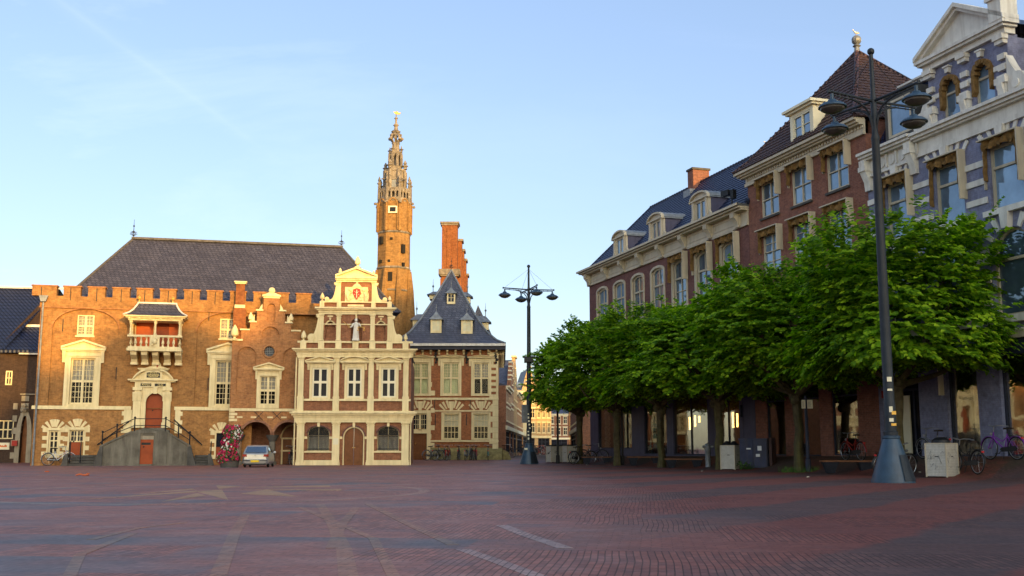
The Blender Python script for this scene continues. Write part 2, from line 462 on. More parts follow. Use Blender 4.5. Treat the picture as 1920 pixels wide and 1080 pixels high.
plain('ridge_clay', (.11, .10, .095), .8, .25, 5); plain('plaster', (.30, .27, .23), .85, .1, 2)

brick('front_brick', (.31,.125,.06), (.225,.088,.042), (.27,.16,.10), stain=.4)
# ------------------------------------------------------------------ windows and classical trim
def win(parent, r, w=0.0, rec=.14, fr=.07, mulls=(.5,), trans=(), grid=None, bar=.028, mw=.09, arch=0.0,
        mat='cream', pane='glass_dark', curtain=None, sill=0.0, name='window', label=None, dep=.08):
    u0, z0, u1, z1 = r
    yf = -w + rec - dep; yb = -w + rec
    def zt(u):
        if not arch: return z1
        c, a = (u0+u1)/2, (u1-u0)/2
        return z1 - arch + arch*math.sqrt(max(0, 1-((u-c)/a)**2))
    mk = (lambda i: archp(u0+i, z0+i, u1-i, z1-i, max(.05, arch-i*.4), 10)) if arch else (lambda i: rectp(u0+i, z0+i, u1-i, z1-i))
    mb = MB(); mb.wall(mk(.004), [mk(fr)], yf, yb)
    us = [u0+fr] + [u0+fr + f*(u1-u0-2*fr) for f in mulls] + [u1-fr]
    zs = [z0+fr] + [z0+fr + f*(z1-z0-2*fr) for f in trans] + [z1-fr]
    for u in us[1:-1]: mb.box(u-mw/2, u+mw/2, yf+.004, yb-.004, z0+fr*.5, zt(u)-fr*.4)
    for z in zs[1:-1]: mb.box(u0+fr*.5, u1-fr*.5, yf-.002, yb-.008, z-mw/2, z+mw/2)
    if grid:
        for j in range(len(zs)-1):
            gx, gzn = grid[j] if isinstance(grid, list) else grid
            for i in range(len(us)-1):
                for k in range(1, gx):
                    u = us[i] + (us[i+1]-us[i])*k/gx
                    mb.box(u-bar/2, u+bar/2, yf+.02, yb-.012, zs[j], min(zs[j+1], zt(u)-fr*.3))
                for k in range(1, gzn):
                    z = zs[j] + (zs[j+1]-zs[j])*k/gzn
                    mb.box(us[i], us[i+1], yf+.024, yb-.014, z-bar/2, z+bar/2)
    if sill: mb.box(u0-.06, u1+.06, -w-sill, yb, z0-.09, z0+.003)
    o = mb.build(name, MAT[mat], parent, label=label)
    pb = MB(); pb.prism(mk(fr*.5), yb-.006, yb+.008); pb.build('pane', MAT[pane], o, smooth=False)
    if curtain:
        cm, ca, cb = curtain
        cbm = MB()
        n = 24; a0 = u0+fr; a1 = u1-fr; za = z0+fr+(z1-z0-2*fr)*ca; zb = z0+fr+(z1-z0-2*fr)*cb
        vs = []; 
        for k in range(n+1):
            u = a0+(a1-a0)*k/n; y = yb+.07+.006*math.sin(k*1.9)
            vs += [(u, y, za), (u, y, zb), (u, y+.01, za), (u, y+.01, zb)]
        fs = []
        for k in range(n):
            q = 4*k; fs += [(q, q+4, q+5, q+1), (q+2, q+3, q+7, q+6)]
        cbm.add(vs, fs); cbm.build('curtain', MAT[cm], o)
        bb = MB(); bb.box(u0+.01, u1-.01, yb+.5, yb+.52, z0, z1); bb.build('room', MAT['room_dark'], o, smooth=False)
    return o
def pediment(mb, u0, u1, z0, z1, w, kind='tri', ov=.1):
    """ledge, raking or curved cornice and tympanum standing out of the wall"""
    h = z1 - z0; t = min(.12, h*.22)
    mb.wb(u0, u1, z0, z0+t, w-.02, w+.26); mb.wb(u0+ov*.5, u1-ov*.5, z0-t*.7, z0, w-.02, w+.18)
    c = (u0+u1)/2
    if kind == 'tri':
        top = [(u0, z0+t), (c, z1), (u1, z0+t)]
    else:
        n = 12; top = [(u0+(u1-u0)*k/n, z0+t+(h-t)*math.sin(math.pi*k/n)**.8) for k in range(n+1)]
    mb.prism(top, -(w+.09), -(w-.02))
    for i in range(len(top)-1):
        (a, b), (c2, d) = top[i], top[i+1]
        mb.prism([(a, b), (c2, d), (c2, d+t*.95), (a, b+t*.95)], -(w+.27), -(w-.02))
def console(mb, u0, u1, z0, z1, w, p):
    um = u1-u0
    mb.prism_x([(-w, z1), (-w-p, z1), (-w-p*.95, z0+(z1-z0)*.65), (-w-p*.45, z0+(z1-z0)*.3), (-w-p*.35, z0), (-w, z0)], u0, u1)
def pinecone(mb, u, y, z0, h, n=10):
    r = h*.24
    mb.lathe(u, y, [(r*.9, z0), (r*.9, z0+h*.08), (r*.35, z0+h*.12), (r*.35, z0+h*.2), (r*.95, z0+h*.3), (r*1.05, z0+h*.42), (r*.8, z0+h*.68), (r*.4, z0+h*.88), (.005, z0+h)], n)
def iron_finial(mb, u, y, z0, h):
    mb.lathe(u, y, [(.02*h, z0), (.02*h, z0+h*.3), (.07*h, z0+h*.36), (.02*h, z0+h*.42), (.015*h, z0+h*.6), (.05*h, z0+h*.66), (.012*h, z0+h*.72), (.008*h, z0+h)], 8)
    for k in range(6):
        a = k*math.pi/3; q = (u+.17*h*math.cos(a), y+.17*h*math.sin(a))
        mb.path([(u, y, z0+h*.15), (q[0], q[1], z0+h*.24), (q[0]*.7+u*.3, q[1]*.7+y*.3, z0+h*.36), (u, y, z0+h*.34)], .014*h, 4)

# ================================================================== TOWN HALL (battlemented hall with balcony and steps)
t = th = fthing(TH, 'town_hall', 'battlemented orange brick town hall with white balcony and stone steps under a huge slate roof', 'town hall')
P, RC = TH.P, TH.rect
UR = P(440, 872)[0] + .9
ZS = P(150, 765)[1]                       # string course
ZP = P(150, 577)[1]                       # parapet ledge
ZB, ZM = 9.68, 10.22
BW, SK = -.10, 0.0                        # recessed and proud wall skins
big1 = RC(131, 671, 177, 758); big2 = (big1[0]+9.22, big1[1], big1[2]+9.22, big1[3])
d2 = P(391, 720)[0]; big2 = (d2+.36, big1[1]+.0, d2+.36+(big1[2]-big1[0]), big1[3])
sm1 = RC(144, 590, 176, 629); s2 = P(412, 617)[0]; sm2 = (s2, sm1[1], s2+(sm1[2]-sm1[0]), sm1[3])
lw1 = RC(91, 807, 110, 854); lw2 = RC(130, 806, 157, 855)
door = RC(273, 737, 307, 802); balc = RC(252, 602, 333, 655); balc = (balc[0], P(290,655)[1], balc[2], balc[3])
lw3 = RC(405, 812, 423, 862); lw3 = (lw3[0], .35, lw3[2], lw3[3])
U = lambda x, y=700: P(x, y)[0]
Z = lambda y, x=250: P(x, y)[1]
# lower wall
H = [rectp(*lw1), rectp(lw2[0], .35, lw2[2], lw2[3]), rectp(*lw3)]
mb = MB(); mb.wall([(0, -.2), (UR, -.2), (UR, ZS), (door[2], ZS), (door[2], door[1]-.01), (door[0], door[1]-.01), (door[0], ZS), (0, ZS)], H, -.05, .5)
mb.build('lower_wall', MAT['town_brick'], t)
# upper walls: recessed field + proud skin with two arched blind panels
pan1 = archp(U(93), ZS+.02, U(218), Z(579, 150), 1.15, 16)
pw = U(218)-U(93); pc = (big2[0]+big2[2])/2
pan2 = archp(pc-pw/2, ZS+.02, pc+pw/2, Z(579, 150), 1.15, 16)
dr = archp(door[0], door[1], door[2], door[3], .55, 12)
dz = max(door[1], ZS+.02)
mb = MB(); mb.wall([(0.0, ZS+.001), (UR, ZS+.001), (UR, ZP), (0.0, ZP)],
                   [pan1, pan2, rectp(*balc), archp(door[0], dz, door[2], door[3], .55)], 0.0, .105)
mb.build('wall', MAT['town_brick'], t)
mb = MB(); mb.wall([(0.02, ZS+.004), (UR-.02, ZS+.004), (UR-.02, ZP-.02), (0.02, ZP-.02)],
                   [rectp(*big1), rectp(*big2), rectp(*sm1), rectp(*sm2), rectp(balc[0]-.03, balc[1]-.03, balc[2]+.03, balc[3]+.03), archp(door[0]-.03, dz+.01, door[2]+.03, door[3]+.03, .55)], .107, .55)
mb.wb(0, .35, 0, ZP, -12, -.56); mb.wb(UR-.3, UR, 0, ZP, -12, -.56)
mb.build('inner_wall', MAT['town_brick'], t)
# relieving arches drawn by a proud brick hood over each panel
mb = MB()
for pa in (pan1, pan2):
    arc = pa[2:]
    for i in range(len(arc)-1):
        (a, b), (c, d) = arc[i], arc[i+1]
        cx = sum(p[0] for p in arc)/len(arc); cz = arc[0][1]
        k = 1.055
        mb.prism([(a, b), (c, d), (cx+(c-cx)*k, cz+(d-cz)*k*1.01), (cx+(a-cx)*k, cz+(b-cz)*k*1.01)], -.035, .02)
mb.build('relieving_arch', MAT['wing_brick'], t)
# battlements
mb = MB(); mb.wb(-.05, UR+6.2, ZP+.001, ZB, -.5, .06)
px_m = [(61,107),(120,152),(166,198),(212,244),(257,287),(301,331),(346,375),(389,418),(432,462),(476,505),(519,542),(556,584)]
for a, b in px_m:
    ua, ub = P(a, 540)[0], P(b, 540)[0]
    mb.wb(ua, ub, ZB-.01, ZM, -.44, .055)
mb.wb(UR-.3, UR+6.2, 4, ZP-.01, -1.0, -.4)
mb.build('battlement', MAT['town_brick'], t)
mb = MB()
for a, b in px_m:
    ua, ub = P(a, 540)[0], P(b, 540)[0]
    mb.wb(ua-.05, ub+.05, ZM-.004, ZM+.07, -.5, .1)
mb.wb(-.08, UR+6.2, ZP-.05, ZP+.02, -.02, .085)
mb.build('coping', MAT['wing_brick'], t)
mb = MB()
for x in (78, 133, 182, 228, 272, 316, 361, 404, 444, 490): 
    u = P(x, 548)[0]; mb.wb(u-.02, u+.02, ZB-.25, ZM-.05, .05, .085)
for x, y in ((118, 610), (195, 660), (218, 700), (392, 590), (422, 665), (390, 720)):
    u, z = P(x, y); mb.wb(u-.02, u+.02, z-.35, z+.35, 0, .04)
mb.build('wall_anchor', MAT['wrought'], t)
# string course
mb = MB()
for a, b in ((60, 246), (327, 440)):
    mb.wb(P(a,765)[0], P(b,765)[0], ZS-.08, ZS+.07, -.02, .13); mb.wb(P(a,765)[0], P(b,765)[0], ZS+.07, ZS+.12, -.02, .07)
for a, b in ((232, 247), (328, 338)):
    ua, ub = P(a, 790)[0], P(b, 790)[0]
    mb.wb(ua, ub, Z(812), ZS-.08, .04, .10)
    for k in range(3):
        z = Z(812)+k*.5; mb.wb(ua-(.12 if a < 300 else -.05), ub+(.12 if a > 300 else -.05), z, z+.24, .04, .095)
mb.build('string_course', MAT['cream'], t)
# windows
win(t, big1, w=-.10, rec=.12, fr=.10, trans=(.50,), grid=[(3,4),(3,4)], mw=.13, bar=.025, pane='glass_clear', curtain=('curtain_white', .52, 1))
win(t, big2, w=-.10, rec=.12, fr=.10, trans=(.50,), grid=[(3,4),(3,4)], mw=.13, bar=.025, pane='glass_clear', curtain=('curtain_white', .52, 1))
win(t, sm1, w=-.10, rec=.12, fr=.08, trans=(.45,), grid=(2,3), mw=.12, sill=.08, bar=.025, pane='glass_clear', curtain=('curtain_white', 0, 1))
win(t, sm2, w=-.10, rec=.12, fr=.08, trans=(.45,), grid=(2,3), mw=.12, sill=.08, bar=.025, pane='glass_clear', curtain=('curtain_white', 0, 1))
for b in (big1, big2):
    mb = MB()
    e = .29; zf_ = Z(668, 154); zl = Z(657, 154); za_ = Z(637, 154)
    mb.wall(rectp(b[0]-e, b[1]-.28, b[2]+e, zf_), [rectp(*b)], -.05, .12)
    for s in (b[0]-e-.02, b[2]+e-.16): mb.wb(s, s+.18, b[1]-.28, zf_, .05, .09)
    mb.wb(b[0]-e-.1, b[2]+e+.1, zf_, zl-.06, -.1, .12)
    for s in (b[0]-e-.18, b[2]+e+.0): console(mb, s, s+.18, Z(680, 154), zl-.08, .0, .22)
    pediment(mb, b[0]-e-.26, b[2]+e+.26, zl, za_-.1, .02)
    mb.build('window_surround', MAT['cream'], t)
# lower openings with blocked surrounds and fans
mb = MB()
for b, lft in ((lw1, 1), (lw2, 1), (lw3, 1)):
    z = b[1] if b is lw1 else .35
    n = 7; top = b[3]+.12
    mb.wb(b[0]-.08, b[2]+.08, b[3], b[3]+.15, .04, .12)
    for k in range(n):
        zz = z + (top-z)*k/n
        if k % 2 == 0:
            mb.wb(b[0]-.34, b[0], zz, zz+(top-z)/n, .03, .085); mb.wb(b[2], b[2]+.30, zz, zz+(top-z)/n, .03, .085)
        else:
            mb.wb(b[0]-.09, b[0], zz, zz+(top-z)/n, .03, .08); mb.wb(b[2], b[2]+.09, zz, zz+(top-z)/n, .03, .08)
    fan(mb, (b[0]+b[2])/2, b[3]-.12, .32, .75, (28, 52, 75, 90, 105, 128, 152), .05, .085, .03, .09)
mb.wb(lw1[0]-.1, lw1[2]+.1, lw1[1]-.12, lw1[1]+.002, .03, .12)
mb.build('stone_dressing', MAT['cream'], t)
win(t, lw1, w=.05, rec=.14, fr=.09, mulls=(.5,), trans=(.6,), grid=[(1,2),(1,2)], mw=.07)
win(t, (lw2[0], Z(829,140), lw2[2], lw2[3]), w=.05, rec=.14, fr=.07, mulls=(.5,), grid=(2,2), mw=.09)
def plank_door(parent, r, y, mat, arch=0, name='door', n=4, handle=True):
    mb = MB()
    if arch: mb.prism(archp(r[0], r[1], r[2], r[3], arch), y, y+.06)
    else: mb.prism(rectp(*r), y, y+.06)
    for k in range(n):
        a = r[0]+(r[2]-r[0])*(k+.04)/n; b = r[0]+(r[2]-r[0])*(k+.96)/n
        c = (r[0]+r[2])/2; zt = r[3]-.03 if not arch else r[3]-arch+arch*math.sqrt(max(0, 1-(max(abs(a-c), abs(b-c))/((r[2]-r[0])/2))**2))-.02
        mb.box(a, b, y-.02, y+.01, r[1]+.02, zt)
    o = mb.build(name, MAT[mat], parent)
    if handle:
        hb = MB(); hb.ball(((r[0]+r[2])/2-.12, y-.05, r[1]+1.0), .04, 8, 5); hb.build('handle', MAT['black_iron'], o)
    return o
plank_door(t, (lw2[0]+.03, .35, lw2[0]+.66, Z(829,140)), .06, 'door_orange', n=3)
mb = MB(); mb.wb(lw2[0]+.66, lw2[2], .35, Z(829,140), -.1, .045); mb.build('door_jamb', MAT['town_brick'], t)
o = plank_door(t, (lw3[0], .35, lw3[2], Z(838,410)), .06, 'door_orange', n=3)
mb = MB(); mb.wb(lw3[0], lw3[2], Z(838,410), lw3[3], -.1, -.04); mb.build('fanlight', MAT['glass_dark'], t)
# portal
pu0, pu1 = U(253), U(323); c0 = (door[0]+door[2])/2; zb = Z(802)
mb = MB()
mb.wall(rectp(pu0+.12, zb, pu1-.12, Z(726)), [archp(door[0], zb+.001, door[2], door[3], .55, 14)], -.12, .03)
for a in (pu0, pu1-.42):
    mb.wb(a, a+.42, zb, Z(748), .0, .2); mb.wb(a+.06, a+.36, Z(748), Z(726), .0, .24); mb.wb(a-.05, a+.47, Z(732), Z(726), 0, .3)
    console(mb, a-.04, a+.46, Z(752), Z(735), .16, .16); mb.wb(a-.04, a+.46, zb, zb+.3, 0, .26)
mb.wb(pu0+.05, pu1-.05, Z(726), Z(716), 0, .2); mb.cornice(pu0, pu1, [(Z(716), Z(713.5), .22), (Z(713.5), Z(711), .34)])
arc = archp(door[0]-.16, zb, door[2]+.16, door[3]+.16, .62, 14)[2:]; arc2 = archp(door[0], zb, door[2], door[3], .55, 14)[2:]
for i in range(len(arc)-1): mb.prism([arc2[i], arc2[i+1], arc[i+1], arc[i]], -.17, 0)
mb.wb(c0-.1, c0+.1, door[3]-.05, Z(726), .1, .26)
# broken curved pediment
for sgn, ce in ((-1, U(249)), (1, U(327))):
    n = 8; pts = []
    for k in range(n+1):
        f = k/n; u = ce - sgn*f*.78; z = Z(711) + .62*math.sin(f*math.pi/2)**.8
        pts.append((u, z))
    for i in range(n):
        (a, b), (c, d) = pts[i], pts[i+1]
        mb.prism([(a, b-.02), (c, d-.02), (c, d-.14), (a, b-.14 if i else b-.05)], -.36, 0)
        mb.prism([(a, Z(711)), (c, Z(711)), (c, d-.1), (a, b-.1)], -.14, 0)
mb.wb(U(272), U(305), Z(711), Z(694), 0, .24); mb.cornice(U(271), U(306), [(Z(694), Z(692), .30), (Z(692), Z(690.5), .36)])
for s in (-1, 1): mb.prism([(c0+s*.62, Z(690)), (c0+s*.2, Z(690)), (c0+s*.14, Z(684)), (c0+s*.34, Z(687))], -.24, 0)
mb.prism([(c0-.28, Z(690)), (c0+.28, Z(690)), (c0+.24, Z(683)), (c0+.13, Z(678)), (c0-.13, Z(678)), (c0-.24, Z(683))], -.26, 0)
mb.ball((c0, -.14, Z(676.5)), .1, 8, 6)
po = mb.build('portal', MAT['cream'], t)
mb = MB(); mb.lathe(0, 0, [(.1, 0), (.13, .03), (.1, .05)], 10); 
o = mb.build('emblem', MAT['red_shield'], po); o.location = (c0, -.245, Z(684.5)); o.rotation_euler = (R(90), 0, 0)
mb = MB(); mb.prism([(U(276),Z(708)),(U(301),Z(708)),(U(301),Z(699)),(U(289),Z(696.5)),(U(276),Z(699))], -.255, -.2)
mb.wb(U(265.5), U(285.5), Z(724), Z(719), .1, .212); mb.wb(U(292), U(312.5), Z(724), Z(719), .1, .212)
mb.build('tablet', MAT['tablet_dark'], po)
zt = (Z(724)+Z(719))/2
text_mesh('lettering', 'ANNO', .16, MAT['text_gold'], po, ((U(265.5)+U(285.5))/2, -.216, zt))
text_mesh('lettering', '1630', .16, MAT['text_gold'], po, ((U(292)+U(312.5))/2, -.216, zt))
mb = MB(); rr = random.Random(3)
for row, (a, b) in enumerate(((282, 295), (278, 299), (278, 299), (280, 297))):
    z = Z(699.5 + row*2.1 if row else 698.8); u = U(a)
    while u < U(b):
        l = rr.uniform(.03, .07); mb.wb(u, u+l, z-.022, z+.022, .25, .262); u += l+.03
mb.build('inscription', MAT['text_gold'], po)
zd = door
plank_door(t, (door[0], zb, door[2], door[3]), .14, 'door_orange', arch=.55, n=2)
# balcony
WB = 1.15
PB = lambda x, y: TH.P(x, y, WB)
b0, b1 = PB(240, 640)[0], PB(339, 640)[0]; zf = PB(290, 653)[1]; zr0 = PB(290, 629)[1]
zce = PB(290, 600)[1]; cm = (b0+b1)/2
bo = MB(); bo.wb(b0-.06, b1+.06, zf-.16, zf, 0, WB+.06); bo.wb(b0, b1, zf, zf+.1, WB-.2, WB)
bo.wb(b0-.05, b1+.05, zr0-.09, zr0+.02, WB-.22, WB+.04)
for s in (b0, b1-.2): bo.wb(s, s+.2, zf, zf+.1, .03, WB-.2); bo.wb(s, s+.2, zr0-.09, zr0+.015, .03, WB-.22)
bal = bo.build('balcony', MAT['cream'], t)
bz = MB(); hb = zr0-.09-zf-.1
def baluster(mb, u, w): mb.lathe(u, -w, [(.06, zf+.1), (.06, zf+.16), (.035, zf+.2), (.085, zf+.1+hb*.38), (.06, zf+.1+hb*.6), (.03, zf+.1+hb*.8), (.06, zf+.1+hb*.9), (.06, zr0-.09)], 8)
n = 9
for k in range(1, n):
    if k in (4, 5): continue
    baluster(bz, b0+.1+(b1-b0-.2)*(k if k < 5 else k)/n, WB-.1)
for s in (b0+.1, b1-.1):
    for w in (.35, .65): baluster(bz, s, w)
bz.build('baluster', MAT['cream'], bal)
bz = MB(); bz.wb(cm-.27, cm+.27, zf+.08, zr0-.08, WB-.2, WB+.03); bz.ball((cm, -WB-.05, (zf+zr0)/2), .16, 8, 6); bz.ball((cm-.12, -WB-.03, (zf+zr0)/2-.17), .09, 8, 6); bz.ball((cm+.12, -WB-.03, (zf+zr0)/2+.18), .09, 8, 6)
bz.build('carved_panel', MAT['cream'], bal)
bz = MB()
for k, x in enumerate((249, 269.5, 290, 312, 333)):
    u = PB(x, 665)[0]; console(bz, u-.17, u+.17, zf-.16-.62, zf-.16, 0, 1.05 if k != 2 else .95)
    bz.wb(u-.2, u+.2, zf-.16-.74, zf-.16-.6, 0, .42)
bz.wb(cm-.1, cm+.1, zf-1.1, zf-.7, 0, .3)
bz.build('corbel', MAT['cream'], bal)
bz = MB()
for u, w in ((b0+.1, WB-.1), (cm, WB-.1), (b1-.1, WB-.1), (b0+.1, .14), (b1-.1, .14)):
    bz.lathe(u, -w, [(.1, zr0), (.1, zr0+.08), (.065, zr0+.12), (.055, zce-.25), (.1, zce-.16), (.12, zce-.02)], 10)
bz.build('column', MAT['cream'], bal)
bz = MB(); bz.wb(b0-.05, b1+.05, zce-.04, zce+.1, 0, WB+.05); bz.wb(b0-.18, b1+.18, zce+.1, zce+.17, 0, WB+.18); bz.wb(b0-.28, b1+.28, zce+.17, zce+.24, 0, WB+.28)
for k in range(6):
    u = b0 + (b1-b0)*k/5; bz.wb(u-.06, u+.06, zce+.03, zce+.12, WB, WB+.16)
bz.build('entablature', MAT['cream'], bal)
zt_ = TH.P(290, 571)[1]
r0 = [(b0-.3, -WB-.3, zce+.24), (b1+.3, -WB-.3, zce+.24)]; 
bz = MB(); vs = []
prof = [(0, 0), (.32, .2), (.55, .46), (.72, .78), (.82, 1)]
for f, h in prof:
    z = zce+.24+h*(zt_-zce-.24); i = f*.86
    vs += [(b0-.3+i, -WB-.3+f*1.1, z), (b1+.3-i, -WB-.3+f*1.1, z), (b1+.3-i, 0, z), (b0-.3+i, 0, z)]
fs = []
for k in range(len(prof)-1):
    for j in range(4): fs.append((4*k+j, 4*k+(j+1) % 4, 4*k+4+(j+1) % 4, 4*k+4+j))
fs.append((len(vs)-4, len(vs)-3, len(vs)-2, len(vs)-1)); bz.add(vs, fs)
bz.build('roof', MAT['slate_town'], bal)
bz = MB()
for sx, b in ((1, b0-.3), (-1, b1+.3)):
    bz.path([(b+sx*f*.86, -WB-.33+f*1.1, zce+.26+h*(zt_-zce-.24)) for f, h in prof], .05, 5)
bz.wb(b0+.35, b1-.35, zt_-.03, zt_+.06, .25, .6)
bz.build('lead_ridge', MAT['white_stone'], bal)
bz = MB()
for u in (TH.P(261,565,.5)[0], TH.P(324,567,.5)[0]):
    bz.lathe(u, -.5, [(.05, zt_), (.03, zt_+.18), (.1, zt_+.25), (.11, zt_+.33), (.02, zt_+.45)], 8)
bz.build('finial', MAT['gold'], bal)
mb = MB(); mb.wall(rectp(balc[0]-.0, balc[1], balc[2]+.0, balc[3]), [], .3, .34)
mb.build('balcony_panelling', MAT['panel_orange'], bal)
mb = MB(); dm = balc[0]+(balc[2]-balc[0])*.62
mb.wb(dm-.4, dm+.4, balc[1], balc[3]-.1, -.31, -.285); mb.build('balcony_door', MAT['door_orange'], bal)
mb = MB(); mb.wb(dm-.47, dm-.4, balc[1], balc[3]-.05, -.3, -.24); mb.wb(balc[0], balc[0]+.06, balc[1], balc[3], -.3, -.1)
mb.build('door_post', MAT['cream'], bal)
# steps (stoop)
WS = 2.0
PS = lambda x, y: TH.P(x, y, WS)
s0, s1 = PS(188, 850)[0], PS(356, 850)[0]; m0, m1 = PS(245, 812)[0], PS(313, 812)[0]; zp = PS(280, 812)[1]; ze = PS(190, 839)[1]
dw = TH.rect(259, 824, 287, 869, WS); 
mb = MB(); mb.wall([(s0, -.1), (s1, -.1), (s1, ze), (m1, zp), (m0, zp), (s0, ze)], [rectp(dw[0], -.05, dw[2], dw[3]+.22)], -WS, -WS+.25)
mb.wb(s0, s0+.25, 0, ze-.05, 0, WS-.25); mb.wb(s1-.25, s1, 0, ze-.05, 0, WS-.25)
st = mb.build('stoop', MAT['grey_stone'], t)
mb = MB()
mb.prism([(s0-.05, ze), (m0, zp), (m0, zp+.1), (s0-.05, ze+.1)], -WS-.06, -WS+.3); mb.prism([(s1+.05, ze), (m1, zp), (m1, zp+.1), (s1+.05, ze+.1)], -WS-.06, -WS+.3)
mb.wb(m0, m1, zp-.01, zp+.1, .02, WS+.06)
for a, b in ((m0-.02, m0+.55), (m1-.6, m1+.02)): mb.wb(a, b, .0, zp-.02, WS, WS+.07)
mb.wb(s0-.02, s1+.02, 0, .09, WS, WS+.06)
nst = 8
for sgn, ue, um in ((1, s0, m0), (-1, s1, m1)):
    for k in range(nst):
        u = ue + (um-ue)*k/nst; u2 = ue+(um-ue)*(k+1)/nst; z = ze-.2 + (zp-ze+.2)*(k+1)/nst
        mb.wb(min(u, u2), max(u, u2), z-.25, z, .02, WS-.26)
for k in range(3): mb.wb(door[0]-.4+.15*k, door[2]+.4-.15*k, zp+.1+.06*k, zp+.19+.06*k, .05, .9-.25*k)
mb.build('steps', MAT['grey_stone'], st)
mb = MB()
for sgn, ue in ((-1, s0), (1, s1)):
    mb.prism([(ue+sgn*.36, 0), (ue-sgn*.12, 0), (ue-sgn*.12, ze+.02), (ue+sgn*.02, ze+.05)], -WS-.12, -WS+.42)
    e0 = PS(125, 850)[0] if sgn < 0 else PS(392, 850)[0]
    for k in range(4):
        a, b = sorted((e0, ue+sgn*.2)); mb.wb(a, b, .15*k, .15*(k+1)-.02, .02, WS-.15-.3*k)
    mb.prism([(e0+sgn*.3, 0), (e0-sgn*.05, 0), (e0-sgn*.05, .66), (e0+sgn*.08, .66)], -WS+.05, -WS+.35)
mb.build('side_steps', MAT['dark_stone'], st)
plank_door(st, (dw[0], .04, dw[2], dw[3]), -WS+.06, 'door_orange', n=1)
mb = MB(); mb.wb(dw[0]+.15, dw[2]-.15, dw[3]-.3, dw[3]-.17, WS-.05, WS-.03); mb.build('door_grille', MAT['black_iron'], st)
mb = MB(); mb.wb(dw[0], dw[2], dw[3]+.001, dw[3]+.21, WS-.16, WS-.02); mb.build('door_lintel', MAT['stone'], st)
mb = MB(); WR = WS-.08
posts = [(s0+.05, ze), ((s0+m0)/2+.03, (ze+zp)/2), (m0+.18, zp), (m1-.1, zp), ((s1+m1)/2-.03, (ze+zp)/2), (s1-.05, ze)]
for u, z in posts:
    mb.tube((u, -WR, z), (u, -WR, z+.82), .042, .036, 8); mb.ball((u, -WR, z+.86), .065, 8, 5)
for h in (.42, .8):
    mb.path([(u, -WR, z+h) for u, z in posts], .022, 5)
for a, b in (((s0-.45, 1.15), (m0-.25, zp+.75)), ((s1+.55, 1.15), (m1+.2, zp+.8))): mb.tube((a[0], -.18, a[1]), (b[0], -.18, b[1]), .035, .035, 6)
for u in (lw2[0]+.9, lw2[0]+.35, U(404)): mb.tube((u, -WS+.25, .0), (u, -WS+.25, 1.35), .04, .03, 8)
mb.build('railing', MAT['black_iron'], st)
# drain pipe
mb = MB(); a, b = TH.P(67.5, 565, .15), TH.P(57.5, 868, .15)
mb.tube((.14, -.15, 0), (.14, -.15, a[1]), .055, .055, 8); mb.prism([(-.1, a[1]+.35), (.4, a[1]+.35), (.28, a[1]), (.02, a[1])], -.3, -.02)
for k in range(6): mb.tube((.14, -.15, 1.2+k*1.4), (.14, -.15, 1.28+k*1.4), .075, .075, 8)
mb.build('drain_pipe', MAT['lead'], t)
# roof
zr = TH.P(250, 449, -7)[1]; ra = TH.P(250, 449, -7)[0]; rb = TH.P(640, 463, -7)[0]
rl = TH.P(106, 556, -1.0)[0]
ze_ = 9.4; zr = (zr + TH.P(640,463,-7)[1])/2
rr_ = rb + (ra-rl)
mb = MB(); lv = []
for f, h in ((0, 0), (.1, .075), (.28, .255), (.6, .59), (1, 1)):
    lv.append([(rl+(ra-rl)*f, .9+6.1*f, ze_+(zr-ze_)*h), (rr_-(rr_-rb)*f, .9+6.1*f, ze_+(zr-ze_)*h), (rr_-(rr_-rb)*f, 13.1-6.1*f+.02, ze_+(zr-ze_)*h), (rl+(ra-rl)*f, 13.1-6.1*f+.02, ze_+(zr-ze_)*h)])
vs = [p for l in lv for p in l]; fs = []
for k in range(len(lv)-1):
    for j in range(4): fs.append((4*k+j, 4*k+(j+1) % 4, 4*k+4+(j+1) % 4, 4*k+4+j))
mb.add(vs, fs); ro = mb.build('roof', MAT['slate_town'], t)
mb = MB(); mb.box(ra-.1, rb+.1, 6.85, 7.15, zr-.02, zr+.12)
mb.path([(l[0][0], l[0][1]-.02, l[0][2]+.02) for l in lv], .07, 5); mb.path([(l[1][0], l[1][1]-.02, l[1][2]+.02) for l in lv], .07, 5)
mb.build('ridge_tiles', MAT['ridge_clay'], ro)
mb = MB(); iron_finial(mb, ra, 7, zr, 1.3); iron_finial(mb, rb, 7, zr, 1.2); mb.build('finial', MAT['wrought'], ro)

# ================================================================== STEP-GABLED BRICK WING
t = gw = fthing(GW, 'gabled_wing', 'narrow brick wing with stepped gable, round window and arcade between the two larger fronts', 'building')
P = GW.P; Z2 = lambda y: P(500, y)[1]; X2 = lambda x, y=700: P(x, y)[0]
c = X2(508, 600); uL = X2(433); uR = c + (c-uL)
def xs(x): return X2(x, 620) 
stp = [(433, 640), (452, 620), (469, 605), (482, 583), (494, 556)]
left = []; zprev = Z2(640)
outl = [(uL, -.1), (uR, -.1), (uR, Z2(640))]
lv = [(X2(433,640), Z2(640)), (X2(452,620), Z2(620)), (X2(469,605), Z2(605)), (X2(482,583), Z2(583)), (X2(494.5,560), Z2(559))]
for i in range(1, len(lv)):
    u, z = lv[i]; outl += [(2*c-u, lv[i-1][1]), (2*c-u, z)]
for i in range(len(lv)-1, 0, -1):
    u, z = lv[i]; outl += [(u, z), (u, lv[i-1][1])]
outl += [(uL, Z2(640))]
wn = GW.rect(487, 705, 518, 759); rw = ((X2(495,659)+X2(515,659))/2, Z2(659), .31)
circ = [(rw[0]+rw[2]*math.cos(k*math.pi/8), rw[1]+rw[2]*math.sin(k*math.pi/8)) for k in range(16)]
zs_ = Z2(769)
aw = X2(508,810)-X2(452,810)
